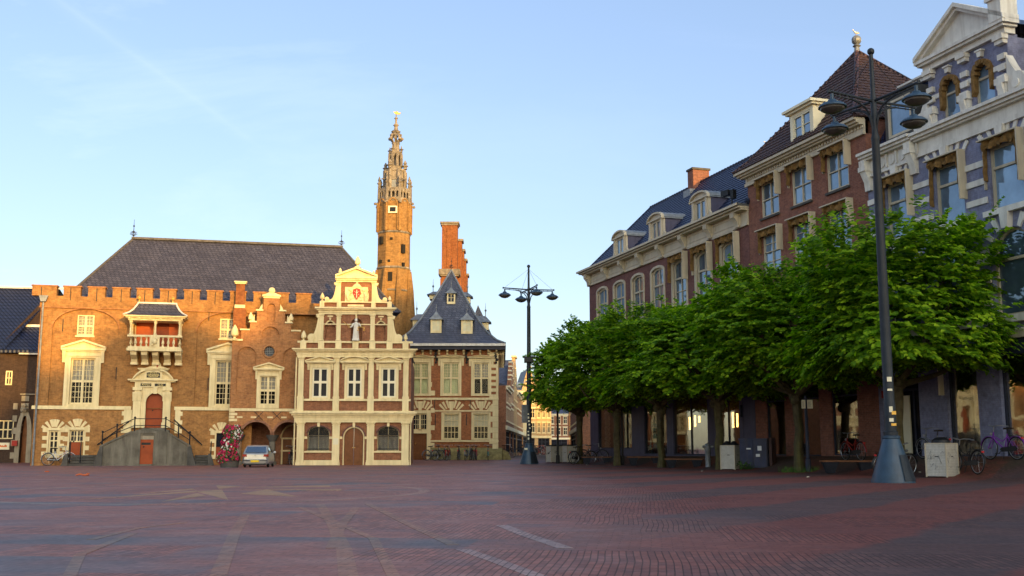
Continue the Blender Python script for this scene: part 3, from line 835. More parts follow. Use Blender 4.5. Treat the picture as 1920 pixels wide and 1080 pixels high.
ar1 = archp(X2(452,810), -.05, X2(508,810), Z2(791), aw/2, 14); ar2 = archp(X2(513,810), -.05, X2(513,810)+aw, Z2(791), aw/2, 14)
up = [p if p[1] > 0 else (p[0], zs_) for p in outl]
mb = MB(); mb.wall(up, [rectp(*wn), circ,
     archp(c-.52, Z2(633), c+.52, Z2(612), .5), archp(X2(445,660), zs_+.9, X2(481,660), Z2(651), .55), archp(2*c-X2(481,660), zs_+.9, 2*c-X2(445,660), Z2(651), .55), archp(c-.24, Z2(603), c+.24, Z2(569), .24)], 0, .12)
mb.wall([(u+.01 if u < c else u-.01, z-.01) for u, z in up], [rectp(*wn), circ], .121, .5)
mb.build('wall', MAT['wing_brick'], t)
mb = MB(); mb.wall([(uL, -.1), (uR, -.1), (uR, zs_-.001), (uL, zs_-.001)], [ar1, ar2], -.03, .5)
mb.wb(uL, uL+.3, 0, Z2(640), -1.2, -.5)
mb.build('arcade_wall', MAT['wing_brick'], t)
mb = MB()
for a in (ar1, ar2):
    arc = a[2:]; cx = (arc[0][0]+arc[-1][0])/2; cz = arc[0][1]
    for i in range(len(arc)-1):
        (p, q), (r_, s_) = arc[i], arc[i+1]; k = 1.16
        mb.prism([(p, q), (r_, s_), (cx+(r_-cx)*k, cz+(s_-cz)*k), (cx+(p-cx)*k, cz+(q-cz)*k)], -.09, .1)
mb.build('arch_ring', MAT['house_brick'], t)
mb = MB()
for u in (X2(452,830)-.16, X2(510.5,830), X2(513,830)+aw+.15):
    mb.lathe(u, .12, [(.28, -.05), (.28, .18), (.2, .24), (.18, Z2(828))], 12)
mb.build('column', MAT['grey_stone'], t)
mb = MB()
for u in (X2(452,830)-.16, X2(510.5,830), X2(513,830)+aw+.15):
    mb.lathe(u, .12, [(.19, Z2(828)), (.24, Z2(825)), (.36, Z2(818)), (.38, Z2(815.5))], 12)
mb.build('capital', MAT['dark_stone'], t)
mb = MB(); mb.wb(uL+.3, uR-.1, -.05, Z2(785), -2.6, -2.3); mb.wb(uL+.31, uL+.5, -.05, Z2(785), -2.3, -.5)
mb.wb(uL+.3, uR-.1, Z2(785), Z2(785)+.1, -2.6, -.5)
mb.build('porch_wall', MAT['house_brick'], t)
mb = MB(); pu = X2(518,830); mb.wb(pu+.3, uR-.12, -.05, Z2(790), -2.3, -2.2); mb.build('porch_screen', MAT['door_brown'], t)
mb = MB()
for u in (pu+.32, pu+.95, pu+1.9): mb.wb(u, u+.1, -.05, Z2(821), -2.2, -2.12)
for z in (Z2(821), Z2(845)): mb.wb(pu+.3, pu+2.0, z-.06, z+.04, -2.2, -2.11)
mb.torus((pu+1.15, 2.15, Z2(821)), .85, .05, 'y', 12, 4, 0, math.pi)
mb.build('screen_frame', MAT['cream'], t)
mb = MB()
mb.wb(uL, uR-.02, Z2(771), Z2(766), -.02, .1)
for k in range(4): mb.wb(uL-.02, uL+(.3 if k % 2 else .45), Z2(790)+k*.17, Z2(790)+k*.17+.14, -.02, .06)
for x in (448, 474, 505, 531): mb.wb(X2(x,783)-.12, X2(x,783)+.2, Z2(784), Z2(781), .0, .06)
for i, (u, z) in enumerate(lv):
    if i == 0: 
        for s in (uL, 2*c-uL): mb.wb(s-.1, s+.6 if s == uL else s+.1, z-.01, z+.1, -.5, .1)
    elif i < 4:
        for s in (0, 1):
            u0_ = u-.06 if not s else 2*c-lv[i+1][0]; u1_ = lv[i+1][0] if not s else 2*c-u+.06
            mb.wb(u0_, u1_, z-.005, z+.08, -.5, .08)
mb.cornice(c-.42, c+.42, [(Z2(559), Z2(556), .06), (Z2(556), Z2(553), .12)]); mb.prism([(c-.5, Z2(553)), (c+.5, Z2(553)), (c+.18, Z2(549)), (c-.18, Z2(549))], -.1, .45)
for s in (1, -1):
    for dx, za, zb2 in ((.52, 570, 583), (.95, 590, 605)):
        mb.prism([(c+s*(dx), Z2(zb2)), (c+s*(dx+.22), Z2(zb2)), (c+s*(dx+.13), Z2((za+zb2)/2)), (c+s*dx, Z2(za))], -.06, .3)
mb.build('stone_trim', MAT['cream'], t)
mb = MB(); mb.ball((c, .17, Z2(544)), .2, 10, 8)
mb.lathe(c, .17, [(.1, Z2(549)), (.06, Z2(547))], 8)
pinecone(mb, X2(440,630), -.02, Z2(639), .92); pinecone(mb, X2(470,600), .1, Z2(605), .62); pinecone(mb, 2*c-X2(470,600), .1, Z2(605), .62)
mb.build('finial', MAT['cream'], t)
win(t, wn, rec=.13, fr=.07, mulls=(.5,), trans=(.5,), grid=(2,3), mw=.13, bar=.024, pane='glass_clear', curtain=('curtain_white', .5, 1))
mb = MB(); mb.wall(rectp(wn[0]-.18, wn[1]-.2, wn[2]+.18, wn[3]+.22), [rectp(*wn)], -.06, .1)
pediment(mb, wn[0]-.42, wn[2]+.42, wn[3]+.36, wn[3]+.72, .03)
for s in (wn[0]-.28, wn[2]+.14): console(mb, s, s+.14, wn[3]-.2, wn[3]+.34, .0, .18)
mb.wb(wn[0]-.22, wn[2]+.22, wn[3]+.22, wn[3]+.34, -.02, .1)
mb.build('window_surround', MAT['cream'], t)
mb = MB(); mb.torus((rw[0], .0, rw[1]), rw[2]+.05, .07, 'y', 20, 6); wo = mb.build('round_window', MAT['wing_brick'], t)
mb = MB(); mb.lathe(0, 0, [(rw[2], 0), (rw[2], .01)], 16); o = mb.build('pane', MAT['glass_dark'], wo); o.location = (rw[0], .16, rw[1]); o.rotation_euler = (R(90), 0, 0)
mb = MB()
for k in range(-2, 3):
    q = .1*k; h = math.sqrt(max(0, .3**2-q*q)); mb.wb(rw[0]+q-.01, rw[0]+q+.01, rw[1]-h, rw[1]+h, -.14, -.11); mb.wb(rw[0]-h, rw[0]+h, rw[1]+q-.01, rw[1]+q+.01, -.14, -.112)
mb.build('glazing_bars', MAT['lead'], wo)
mb = MB()
for x in (485, 519):
    u, z = P(x, 780); 
    for a, b in (((u-.25, z-.25), (u+.25, z+.25)), ((u-.25, z+.25), (u+.25, z-.25))): mb.tube((a[0], -.05, a[1]), (b[0], -.05, b[1]), .02, .02, 4)
mb.build('wall_anchor', MAT['wrought'], t)
tu = (X2(441,560), X2(459,560))
mb = MB(); mb.wb(tu[0]-.08, tu[1]+.1, Z2(640), Z2(581), -.75, -.15); mb.prism([(tu[0]-.08, Z2(581)), (tu[1]+.1, Z2(581)), (tu[1], Z2(577)), (tu[0], Z2(577))], .2, .7)
mb.wb(tu[0]+.02, tu[1]-.02, Z2(577), Z2(533), -.7, -.22)
tur = mb.build('turret', MAT['stack_brick'], t)
mb = MB(); mb.wb(tu[0]-.02, tu[1]+.02, Z2(578), Z2(572), -.72, -.18); mb.wb(tu[0]-.05, tu[1]+.05, Z2(533), Z2(530.5), -.76, -.15); mb.wb(tu[0]-.1, tu[1]+.1, Z2(530.5), Z2(528), -.8, -.1)
mb.build('turret_cap', MAT['cream'], tur)
# ================================================================== RENAISSANCE GABLE FRONT
t = fthing(FW, 'gable_front', 'cream and brick renaissance gable with pilasters, scrolls and the white statue in its niche', 'building')
fx = lambda a: 540 + a*.38889
fy = lambda a: 470 + a*.38889
P = FW.P
XU = lambda a, b=700: P(fx(a), fy(b))[0]
ZU = lambda b, a=320: P(fx(a), fy(b))[1]
rc = lambda a, b, c, d: FW.rect(fx(a), fy(b), fx(c), fy(d))
uL, uR = XU(46), XU(592); cc = XU(326, 500)
ze1 = ZU(800); ze1b = ZU(828); ze2 = ZU(483); ze2b = ZU(515); zg = ZU(440); ze3b = ZU(308); ze3 = ZU(278); zs2 = ZU(252); ze4b = ZU(152)
# walls
wins = [rc(117,565,193,708), rc(285,565,355,708), rc(450,565,520,708)]
gw_ = [archp(*rc(93,845,200,965), .0 + (XU(200)-XU(93))/2*.62, 14), archp(*rc(430,845,535,965), (XU(535)-XU(430))/2*.62, 14)]
gr_ = [rc(93,845,200,965), rc(430,845,535,965)]
dr_ = rc(264,848,368,1027); dr_ = (dr_[0], -.05, dr_[2], dr_[3])
g1 = (XU(150,400), XU(500,400)); g2 = (XU(238,200), XU(420,200))
nch = archp(XU(303,400), ZU(440), XU(357,400), ZU(327), (XU(357)-XU(303))/2, 12)
n1 = archp(XU(178,400), ZU(428), XU(226,400), ZU(335), (XU(226)-XU(178))/2, 12); n2 = archp(XU(424,400), ZU(428), XU(470,400), ZU(335), (XU(470)-XU(424))/2, 12)
mb = MB()
mb.wall(rectp(uL, -.1, uR, ze1b), [gw_[0], gw_[1], archp(*dr_, (dr_[2]-dr_[0])/2, 14)], 0, .4)
mb.wall(rectp(uL, ze1b+.001, uR, ze2b), [rectp(*w) for w in wins], .001, .4)
mb.wall(rectp(uL+.1, ze2b+.001, uR-.1, zg+.05), [], .0, .4)
mb.wall(rectp(g1[0], zg+.052, g1[1], ze3), [nch, n1, n2], .0, .12); mb.wall(rectp(g1[0]+.01, zg+.055, g1[1]-.01, ze3-.01), [], .3, .5)
mb.wall(rectp(g1[0]+.1, ze3+.001, g1[1]-.1, zs2), [], .0, .4); mb.wall(rectp(g2[0], zs2+.001, g2[1], ze4b+.1), [], .0, .4)
mb.box(uL, uL+.3, .401, 3.5, -.1, ze2b); mb.box(uR-.3, uR, .401, 9, -.1, ze2b)
for n in (nch, n1, n2):   # rounded niche backs
    a0, a1 = n[0][0], n[1][0]
    mb.box(a0-.05, a0, .12, .3, n[0][1], n[3][1]); mb.box(a1, a1+.05, .12, .3, n[0][1], n[3][1])
mb.build('wall', MAT['front_brick'], t)
# brick backs get a pitched slate roof behind the gable
mb = MB(); mb.add([(uL, .4, ze2), (uR, .4, ze2), (uR, 9, ze2), (uL, 9, ze2), (cc, .5, ze3+.3), (cc, 9, ze3+.3)], [(0,4,5,3), (1,2,5,4), (0,1,4), (2,3,5)])
mb.build('roof', MAT['slate_blue'], t)
# pilasters
def pilaster(parent, u, hw, z0, z1, p=.12, base=.12, cap=.18, mat='cream', ped=None):
    mb = MB(); mb.wb(u-hw, u+hw, z0+base, z1-cap, -.02, p)
    mb.wb(u-hw-.04, u+hw+.04, z0, z0+base*.6, -.02, p+.05); mb.wb(u-hw-.02, u+hw+.02, z0+base*.6, z0+base+.01, -.02, p+.025)
    mb.wb(u-hw-.02, u+hw+.02, z1-cap, z1-cap*.8, -.02, p+.03); mb.wb(u-hw-.04, u+hw+.04, z1-cap*.45, z1-cap*.2, -.02, p+.05); mb.wb(u-hw-.06, u+hw+.06, z1-cap*.22, z1, -.02, p+.08)
    mb.wb(u-hw, u+hw, z1-cap*.8, z1-cap*.45, -.02, p)
    if ped: mb.wb(u-hw-.03, u+hw+.03, ped, z0, -.02, p+.04)
    return mb.build('pilaster', MAT[mat], parent)
for a, b in ((42,78),(215,247),(383,412),(550,580)):
    um = (XU(a,930)+XU(b,930))/2; pilaster(t, um, .21, 0, ze1b+.0, .14, .28, .2)
    um = (XU(a+6,620)+XU(b,620))/2; pilaster(t, um, .155, ZU(712), ze2b, .11, .12, .17, ped=ZU(775))
for a in (161,244,407.5,490):
    pilaster(t, XU(a,380), .125, zg+.06, ze3b, .1, .06, .22)
for a in (247,412.5): pilaster(t, XU(a,200), .1, zs2+.02, ze4b, .09, .05, .12)
# entablatures
mb = MB()
mb.cornice(uL+.06, uR-.06, [(ze1b, ZU(818), .16), (ZU(818), ZU(805), .19), (ZU(805), ZU(795), .24), (ZU(795), ZU(786), .34), (ZU(786), ZU(778), .44), (ZU(778), ZU(773), .3)])
mb.wb(uL, uR, ZU(725), ZU(715), -.02, .14)
mb.build('cornice', MAT['cream'], t)
mb = MB(); mb.cornice(uL+.06, uR-.06, [(ze2b, ZU(504), .14), (ZU(504), ZU(492), .17), (ZU(492), ZU(486), .24), (ZU(486), ZU(480), .34), (ZU(480), ZU(474), .42)])
mb.wb(uL-.08, uR+.08, ZU(446), ZU(437), -.02, .14)
for a in (75,161,244,326,407.5,490,567): mb.wb(XU(a,455)-.17, XU(a,455)+.17, ZU(474), ZU(437), -.02, .2)
mb.build('cornice', MAT['cream'], t)
mb = MB(); mb.cornice(g1[0]+.08, g1[1]-.08, [(ze3b, ZU(300), .1), (ZU(300), ZU(289), .14), (ZU(289), ZU(283), .24), (ZU(283), ZU(275), .34)])
mb.wb(g1[0]+.05, g1[1]-.05, ZU(252), ZU(246), -.02, .13)
for a in (165,247,412.5,490): mb.wb(XU(a,262)-.13, XU(a,262)+.13, ZU(275), ZU(246), -.02, .16)
mb.wb(XU(288,265), XU(366,265), ZU(270), ZU(260), 0, .06)
mb.wb(XU(172,370), XU(480,370), ZU(358), ZU(353), 0, .05)
mb.build('cornice', MAT['cream'], t)
mb = MB(); mb.cornice(g2[0]+.02, g2[1]-.02, [(ze4b, ZU(142), .1), (ZU(142), ZU(137), .15)])
pediment(mb, XU(230,130), XU(433,130), ZU(137), ZU(90), .02)
mb.wb(cc-.16, cc+.16, ZU(92), ZU(80), -.3, .16)
mb.build('pediment', MAT['cream'], t)
# scrolls
def scroll(parent, uo, ui, z0, z1, ball=.2, pu=.42, pz=1.5, z_a=.2):
    """S-shaped gable scroll from an outer foot up to the inner wall"""
    mb = MB(); s = 1 if ui > uo else -1; w = abs(ui-uo); h = z1-z0; pts = [(ui, z0), (uo, z0)]
    for k in range(15):
        f = k/14; pts.append((uo + s*w*(f**pu)*.86 + s*.02, z0 + h*(z_a+(1-z_a)*f**pz)))
    pts.append((ui, z1)); mb.prism(pts, -.1, .2)
    mb.lathe(0, 0, [(.001, 0)], 3) if False else None
    q = ball; n = 16
    mb.prism([(uo+s*q*.9+q*math.cos(2*math.pi*k/n), z0+q+q*math.sin(2*math.pi*k/n)) for k in range(n)], -.16, .1)
    mb.prism([(uo+s*q*.9+q*.4*math.cos(2*math.pi*k/n), z0+q+q*.4*math.sin(2*math.pi*k/n)) for k in range(n)], -.2, .1)
    mb.prism([(ui-s*.16, z1-h*.1), (ui, z1-h*.1), (ui, z1+.08), (ui-s*.22, z1+.04)], -.14, .15)
    mb.build('scroll', MAT['cream'], parent)
scroll(t, XU(98,400), g1[0]+.02, ZU(438), ZU(312), .22); scroll(t, XU(550,400), g1[1]-.02, ZU(438), ZU(318), .22)
scroll(t, XU(180,200), g2[0]+.02, ZU(246), ZU(160), .13, .5, 2.6, .08); scroll(t, XU(478,200), g2[1]-.02, ZU(246), ZU(160), .13, .5, 2.6, .08)
def pine(parent, u, y, z, h):
    mb = MB(); pinecone(mb, u, y, z, h); mb.build('pinecone', MAT['cream'], parent)
for a, b, c in ((75,437,386),(567,437,398),(165,246,203),(490,246,216)): pine(t, XU(a,b), .0, ZU(b), ZU(c)-ZU(b))
pine(t, cc, .05, ZU(80), ZU(24)-ZU(80)); pine(t, XU(251,112), .05, ZU(116), ZU(82)-ZU(116)); pine(t, XU(413,115), .05, ZU(119), ZU(92)-ZU(119))
# relief with shield
mb = MB(); a0, b0_, a1, b1_ = rc(275,176,385,247)
mb.wb(a0, a1, b0_, b1_, 0, .05)
rr = random.Random(5)
for s in (-1, 1):
    for k in range(16):
        mb.ball((cc+s*rr.uniform(.22, .62), -.07, rr.uniform(b0_+.1, b1_-.15)), rr.uniform(.06, .13), 7, 5, 1, .6)
    mb.path([(cc+s*.5, -.08, b0_+.06), (cc+s*.55, -.1, b0_+.32), (cc+s*.44, -.12, b0_+.58)], [.07, .11, .09], 7); mb.ball((cc+s*.38, -.13, b0_+.7), .1, 8, 6); mb.tube((cc+s*.46, -.12, b0_+.52), (cc+s*.24, -.14, b0_+.55), .04, .035, 5); mb.path([(cc+s*.56, -.08, b0_+.2), (cc+s*.68, -.08, b0_+.4), (cc+s*.6, -.08, b0_+.66)], .03, 5)
mb.prism([(cc-.28, b1_), (cc+.28, b1_), (cc+.16, b1_+.14), (cc, b1_+.24), (cc-.16, b1_+.14)], -.1, 0); mb.ball((cc, -.05, b1_+.24), .07, 8, 5)
rl_ = mb.build('relief', MAT['cream'], t)
zc = (b0_+b1_)/2+.04
mb = MB(); mb.prism([(cc-.2, zc+.25), (cc, zc+.32), (cc+.2, zc+.25), (cc+.24, zc), (cc, zc-.36), (cc-.24, zc)], -.16, -.06)
sh = mb.build('shield', MAT['red_shield'], rl_)
mb = MB(); mb.wb(cc-.02, cc+.02, zc-.26, zc+.22, .16, .175); mb.wb(cc-.07, cc+.07, zc+.05, zc+.08, .16, .175)
for s in (-.12, .12):
    for z in (.12, -.06): 
        mb.wb(cc+s-.03, cc+s+.03, zc+z-.006, zc+z+.006, .16, .172); mb.wb(cc+s-.006, cc+s+.006, zc+z-.03, zc+z+.03, .16, .172)
mb.build('sword_emblem', MAT['white_paint'], sh)
# statue of justice
zb = ZU(437)+.02; hh = ZU(330)-zb
mb = MB(); y = -.16
mb.wb(cc-.2, cc+.2, zb-.0, zb+.1, .0, .34)
mb.lathe(cc, y, [(.20, zb+.1), (.19, zb+.14*hh), (.165, zb+.35*hh), (.15, zb+.52*hh), (.13, zb+.62*hh), (.165, zb+.72*hh), (.16, zb+.80*hh), (.06, zb+.845*hh), (.05, zb+.87*hh)], 12, 1, .72)
for k in range(5): mb.tube((cc-.14+k*.07, y-.11, zb+.1), (cc-.1+k*.05, y-.09, zb+.55*hh), .028, .015, 5)
mb.ball((cc, y-.01, zb+.925*hh), .085, 10, 7, 1, 1, 1.2); mb.ball((cc, y+.02, zb+.95*hh), .095, 8, 6)
mb.ball((cc, y-.095, zb+.92*hh), .018, 5, 4)
mb.path([(cc-.15, y, zb+.79*hh), (cc-.25, y-.08, zb+.62*hh), (cc-.34, y-.2, zb+.6*hh)], [.055, .045, .035], 6)
mb.path([(cc+.15, y, zb+.79*hh), (cc+.24, y-.06, zb+.7*hh), (cc+.3, y-.2, zb+.62*hh)], [.055, .045, .035], 6)
for s in (-.345, .305):
    for k in range(4): mb.tube((cc+s, y-.2, zb+.59*hh+k*.012), (cc+s-.02+k*.012, y-.25, zb+.6*hh+k*.012), .009, .007, 4)
stt = mb.build('statue', MAT['white_stone'], t)
mb = MB(); mb.tube((cc-.3, y-.22, zb+.56*hh), (cc-.72, y-.22, zb+.85*hh), .022, .012, 5); mb.tube((cc-.42, y-.22, zb+.55*hh), (cc-.34, y-.22, zb+.68*hh), .02, .02, 5); mb.build('sword', MAT['gold'], stt)
mb = MB(); mb.tube((cc+.12, y-.24, zb+.6*hh), (cc+.5, y-.24, zb+.6*hh), .018, .018, 5); mb.tube((cc+.31, y-.24, zb+.6*hh), (cc+.31, y-.24, zb+.72*hh), .015, .015, 5)
for s in (.13, .49):
    for d in (-.05, .05): mb.tube((cc+s, y-.24, zb+.6*hh), (cc+s+d, y-.24, zb+.45*hh), .008, .008, 4)
    mb.lathe(cc+s, y-.24, [(.07, zb+.45*hh), (.04, zb+.43*hh)], 8)
mb.build('scales', MAT['gold'], stt)
mb = MB()
for n in (n1, n2): 
    um = (n[0][0]+n[1][0])/2; zt = max(p[1] for p in n)
    mb.wb(um-.04, um+.04, zt-.02, zt+.12, 0, .08); mb.wb(um-.06, um+.06, zt+.08, zt+.13, 0, .1); mb.wb(um-.16, um+.16, ZU(320), ZU(314), 0, .05)
    arc = n[2:]; cx = um; cz = arc[0][1]
    for i in range(len(arc)-1):
        (p, q), (r_, s_) = arc[i], arc[i+1]; k = .72
        mb.prism([(p, q), (r_, s_), (cx+(r_-cx)*k, cz+(s_-cz)*k), (cx+(p-cx)*k, cz+(q-cz)*k)], .06, .12)
mb.wb(cc-.05, cc+.05, max(p[1] for p in nch)-.03, ze3b, 0, .12)
mb.build('keystone', MAT['cream'], t)
for i, w in enumerate(wins):
    win(t, w, rec=.10, fr=.09, mulls=(.5,), trans=(.52,), grid=(1,1), mw=.14, mat='white_paint')
    mb = MB(); mb.wall(rectp(w[0]-.15, w[1]-.08, w[2]+.15, w[3]+.12), [rectp(*w)], -.05, .08)
    for s in (w[0]-.3, w[2]+.17): console(mb, s, s+.13, w[3]-.12, w[3]+.28, 0, .17)
    mb.wb(w[0]-.26, w[2]+.26, w[3]+.12, w[3]+.27, -.02, .08)
    pediment(mb, w[0]-.42, w[2]+.42, w[3]+.3, w[3]+.62, .03, 'tri' if i != 1 else 'seg')
    mb.build('window_surround', MAT['cream'], t)
for r_ in gr_:
    rise = (r_[2]-r_[0])/2*.62
    w = win(t, r_, rec=.24, fr=.05, mulls=(.5,), trans=(.62,), mw=.03, arch=rise, pane='glass_clear', curtain=('curtain_white', 0, .58), sill=.08)
    mb = MB(); n = 17; c = (r_[0]+r_[2])/2; a = (r_[2]-r_[0])/2
    for k in range(1, n):
        u = r_[0]+(r_[2]-r_[0])*k/n; zt = r_[3]-rise+rise*math.sqrt(max(0, 1-((u-c)/a)**2))
        mb.tube((u, .04, r_[1]), (u, .04, zt), .019, .019, 4)
    for f in (.06, .62): mb.wb(r_[0], r_[2], r_[1]+(r_[3]-r_[1])*f, r_[1]+(r_[3]-r_[1])*f+.035, -.05, -.02)
    mb.build('iron_bars', MAT['black_iron'], w)
mb = MB()
for r_, rise in ((gr_[0], (gr_[0][2]-gr_[0][0])/2*.62), (gr_[1], (gr_[1][2]-gr_[1][0])/2*.62), (dr_, (dr_[2]-dr_[0])/2)):
    arc = archp(*r_, rise, 14)[2:]; c = (r_[0]+r_[2])/2; cz = arc[0][1]
    for i in range(len(arc)-1):
        (p, q), (r2, s2_) = arc[i], arc[i+1]; k = 1.13
        mb.prism([(p, q), (r2, s2_), (c+(r2-c)*k, cz+(s2_-cz)*k), (c+(p-c)*k, cz+(q-cz)*k)], -.04, .05)
mb.build('arch_ring', MAT['plum_brick'], t)
mb = MB()
for r_ in (*gr_, dr_):
    c = (r_[0]+r_[2])/2; mb.wb(c-.07, c+.07, r_[3]-.04, ze1b, 0, .1)
for a, b in ((78,93),(200,216),(247,262),(370,383),(412,428),(537,551)): mb.wb(XU(a,900), XU(b,900), ZU(908), ZU(896), -.02, .06)
for a, b in ((78,216),(412,551)): mb.wb(XU(a,970), XU(b,970), ZU(974), ZU(966), -.02, .07); mb.wb(XU(a,1020), XU(b,1020), -.05, ZU(1010), -.02, .1)
mb.wall(archp(dr_[0]-.03, -.05, dr_[2]+.03, dr_[3]+.03, (dr_[2]-dr_[0])/2+.03, 14), [archp(dr_[0]+.07, -.045, dr_[2]-.07, dr_[3]-.07, (dr_[2]-dr_[0])/2-.07, 14)], .02, .12)
mb.build('stone_trim', MAT['cream'], t)
dd = (dr_[0]+.02, 0, dr_[2]-.02, dr_[3]-.02); c = (dd[0]+dd[2])/2
for s in (0, 1):
    mb = MB(); half = [p for p in archp(*dd, (dd[2]-dd[0])/2, 20) if (p[0] <= c+.001) == (s == 0) or abs(p[0]-c) < .002]
    if s == 0: half = [(c-.01, 0)] + [p for p in half if p[0] < c-.01 and p[1] > .01] ; half = [(c-.01, 0), (c-.01, dd[3])] + [p for p in archp(*dd, (dd[2]-dd[0])/2, 20)[2:] if p[0] < c-.02] + [(dd[0], 0)]
    else: half = [(c+.01, 0), (dd[2], 0)] + [p for p in archp(*dd, (dd[2]-dd[0])/2, 20)[2:] if p[0] > c+.02] + [(c+.01, dd[3])]
    mb.prism(half, .16, .24)
    a, b = (dd[0]+.1, c-.08) if s == 0 else (c+.08, dd[2]-.1)
    for z0, z1 in ((.12, .42), (.5, .95), (1.05, 1.55)): 
        mb.box(a, b, .13, .17, z0, z1); mb.box(a+.08, b-.08, .105, .14, z0+.06, z1-.06)
    o = mb.build('door', MAT['door_brown'], t)
    hb = MB(); hb.ball((c+(-.06 if s == 0 else .06), .12, 1.0), .035, 8, 5); hb.build('handle', MAT['gold'], o)
mb = MB(); u = XU(231, 920); mb.wb(u-.14, u+.14, ZU(935), ZU(905), .135, .165); mb.build('notice_plate', MAT['white_paint'], t)
mb = MB(); mb.tube((uL-.12, .02, 0), (uL-.12, .02, ZU(515)), .045, .045, 8); mb.tube((uR+.02, -.1, 0), (uR+.02, -.1, ZU(815)), .04, .04, 8); mb.build('drain_pipe', MAT['cream'], t)

# ================================================================== CORNER BUILDING WITH TENT ROOF
t = fthing(CB, 'corner_house', 'brick corner house with tall cream windows under a steep blue slate tent roof', 'building')
P = CB.P
XU = lambda a, b=700: P(fx(a), fy(b))[0]
ZU = lambda b, a=820: P(fx(a), fy(b))[1]
rc = lambda a, b, c, d: CB.rect(fx(a), fy(b), fx(c), fy(d))
uL = XU(588); uR = XU(1012); zc_ = ZU(478); D = 15.0
up = [rc(600,538,680,695), rc(745,538,826,695), rc(893,540,970,695)]
lo = [rc(748,785,826,909), rc(893,785,968,909)]
dw = rc(600,785,672,866); dd = rc(601,880,671,1009); dd = (dd[0], .1, dd[2], dd[3])
mb = MB(); mb.wall(rectp(uL, -.1, uR, zc_), [rectp(*r_) for r_ in up+lo+[dw, dd]], 0, .4)
mb.box(uR-.4, uR, .401, D, -.1, zc_); mb.box(uL, uR-.41, D-.4, D, -.1, zc_); mb.box(uL, uL+.4, .401, D-.41, 3, zc_)
mb.build('wall', MAT['red_brick'], t)
for r_ in up: win(t, r_, rec=.12, fr=.1, mulls=(.5,), trans=(.52,), grid=[(1,1),(4,5)], mw=.12, bar=.022, pane='glass_clear', curtain=('blind_green' if r_ is not up[2] else 'curtain_white', 0 if r_ is not up[2] else .5, 1))
for r_ in lo: win(t, r_, rec=.12, fr=.08, mulls=(), trans=(.5,), grid=[(4,2),(4,2)], mw=.06, bar=.035, pane='glass_clear', curtain=('curtain', .5, 1))
win(t, dw, rec=.12, fr=.08, mulls=(.5,), grid=(3,3), mw=.14, bar=.028)
mb = MB(); mb.prism(rectp(*dd), .1, .2)
for z0, z1 in ((.2,.75),(.95,1.75),(1.95,2.4)): mb.box(dd[0]+.25, dd[2]-.25, .06, .11, z0, z1); mb.box(dd[0]+.4, dd[2]-.4, .035, .07, z0+.1, z1-.1)
o = mb.build('door', MAT['door_brown'], t)
hb = MB(); hb.ball((dd[0]+.2, .02, 1.3), .05, 8, 5); hb.build('handle', MAT['gold'], o)
mb = MB()
mb.wb(uL, uR+.05, ZU(720), ZU(709), -.02, .1); mb.wb(XU(690), uR+.04, ZU(776), ZU(769), -.02, .06); mb.wb(XU(690), uR+.06, ZU(922), ZU(914), -.02, .11)
mb.wb(XU(672), XU(690), .1, ZU(776), -.02, .09); mb.wb(uL, XU(600), .1, ZU(776), -.02, .09); mb.wb(uL, XU(690), ZU(881), ZU(866), -.02, .1); mb.wb(uL, XU(690), ZU(785), ZU(770), -.02, .095)
n = 18; zz0, zz1 = .1, zc_
for a, b, k in ((uR-.02, 0, 0),):
    h = (ZU(720)-.9)/9
    for j in range(9): mb.wb(uR-(.62 if j % 2 else .38), uR+.03, .9+j*h, .9+(j+.97)*h, -.02, .07)
    h = (zc_-ZU(709))/8
    mb.wb(uR-.14, uR+.03, ZU(709), zc_, -.02, .06); mb.wb(uR-.62, uR-.5, ZU(709), zc_, -.02, .06)
    for j in range(8): mb.wb(uR-.5, uR-.14, ZU(709)+j*h, ZU(709)+(j+.55)*h, -.02, .06)
for r_ in lo: mb.wall(rectp(r_[0]-.13, r_[1]-.05, r_[2]+.13, r_[3]+.08), [rectp(*r_)], -.05, .08)
for j in range(9): mb.wb(XU(690)-.02, XU(690)+(.28 if j % 2 else .05), .4+j*.62, .4+(j+.55)*.62, -.02, .06)
mb.build('stone_trim', MAT['cream'], t)
mb = MB()
for r_ in ((lo[0][0], 0, lo[0][2], 0), (lo[1][0], 0, lo[1][2], 0), (dw[0], 0, dw[2], 0)):
    c = (r_[0]+r_[2])/2
    fan(mb, c, ZU(769)-.5, .68, 1.25, (47, 60, 74, 106, 120, 133), .05, .085, -.01, .05, 1)
    mb.prism([(c-.11, ZU(769)), (c+.11, ZU(769)), (c+.2, ZU(727)), (c-.2, ZU(727))], -.08, 0)
mb.build('voussoir', MAT['cream'], t)
for i, r_ in enumerate(up):
    mb = MB(); mb.wall(rectp(r_[0]-.15, r_[1]-.08, r_[2]+.15, r_[3]+.12), [rectp(*r_)], -.07, .08)
    for s in (r_[0]-.32, r_[2]+.17): console(mb, s, s+.15, r_[3]-.25, r_[3]+.3, 0, .17)
    pediment(mb, r_[0]-.42, r_[2]+.42, r_[3]+.34, min(r_[3]+.82, zc_-.42), .03, 'seg' if i == 1 else 'tri')
    mb.wb(r_[0]-.2, r_[2]+.2, r_[3]+.12, r_[3]+.3, -.02, .1)
    mb.build('window_surround', MAT['cream'], t)
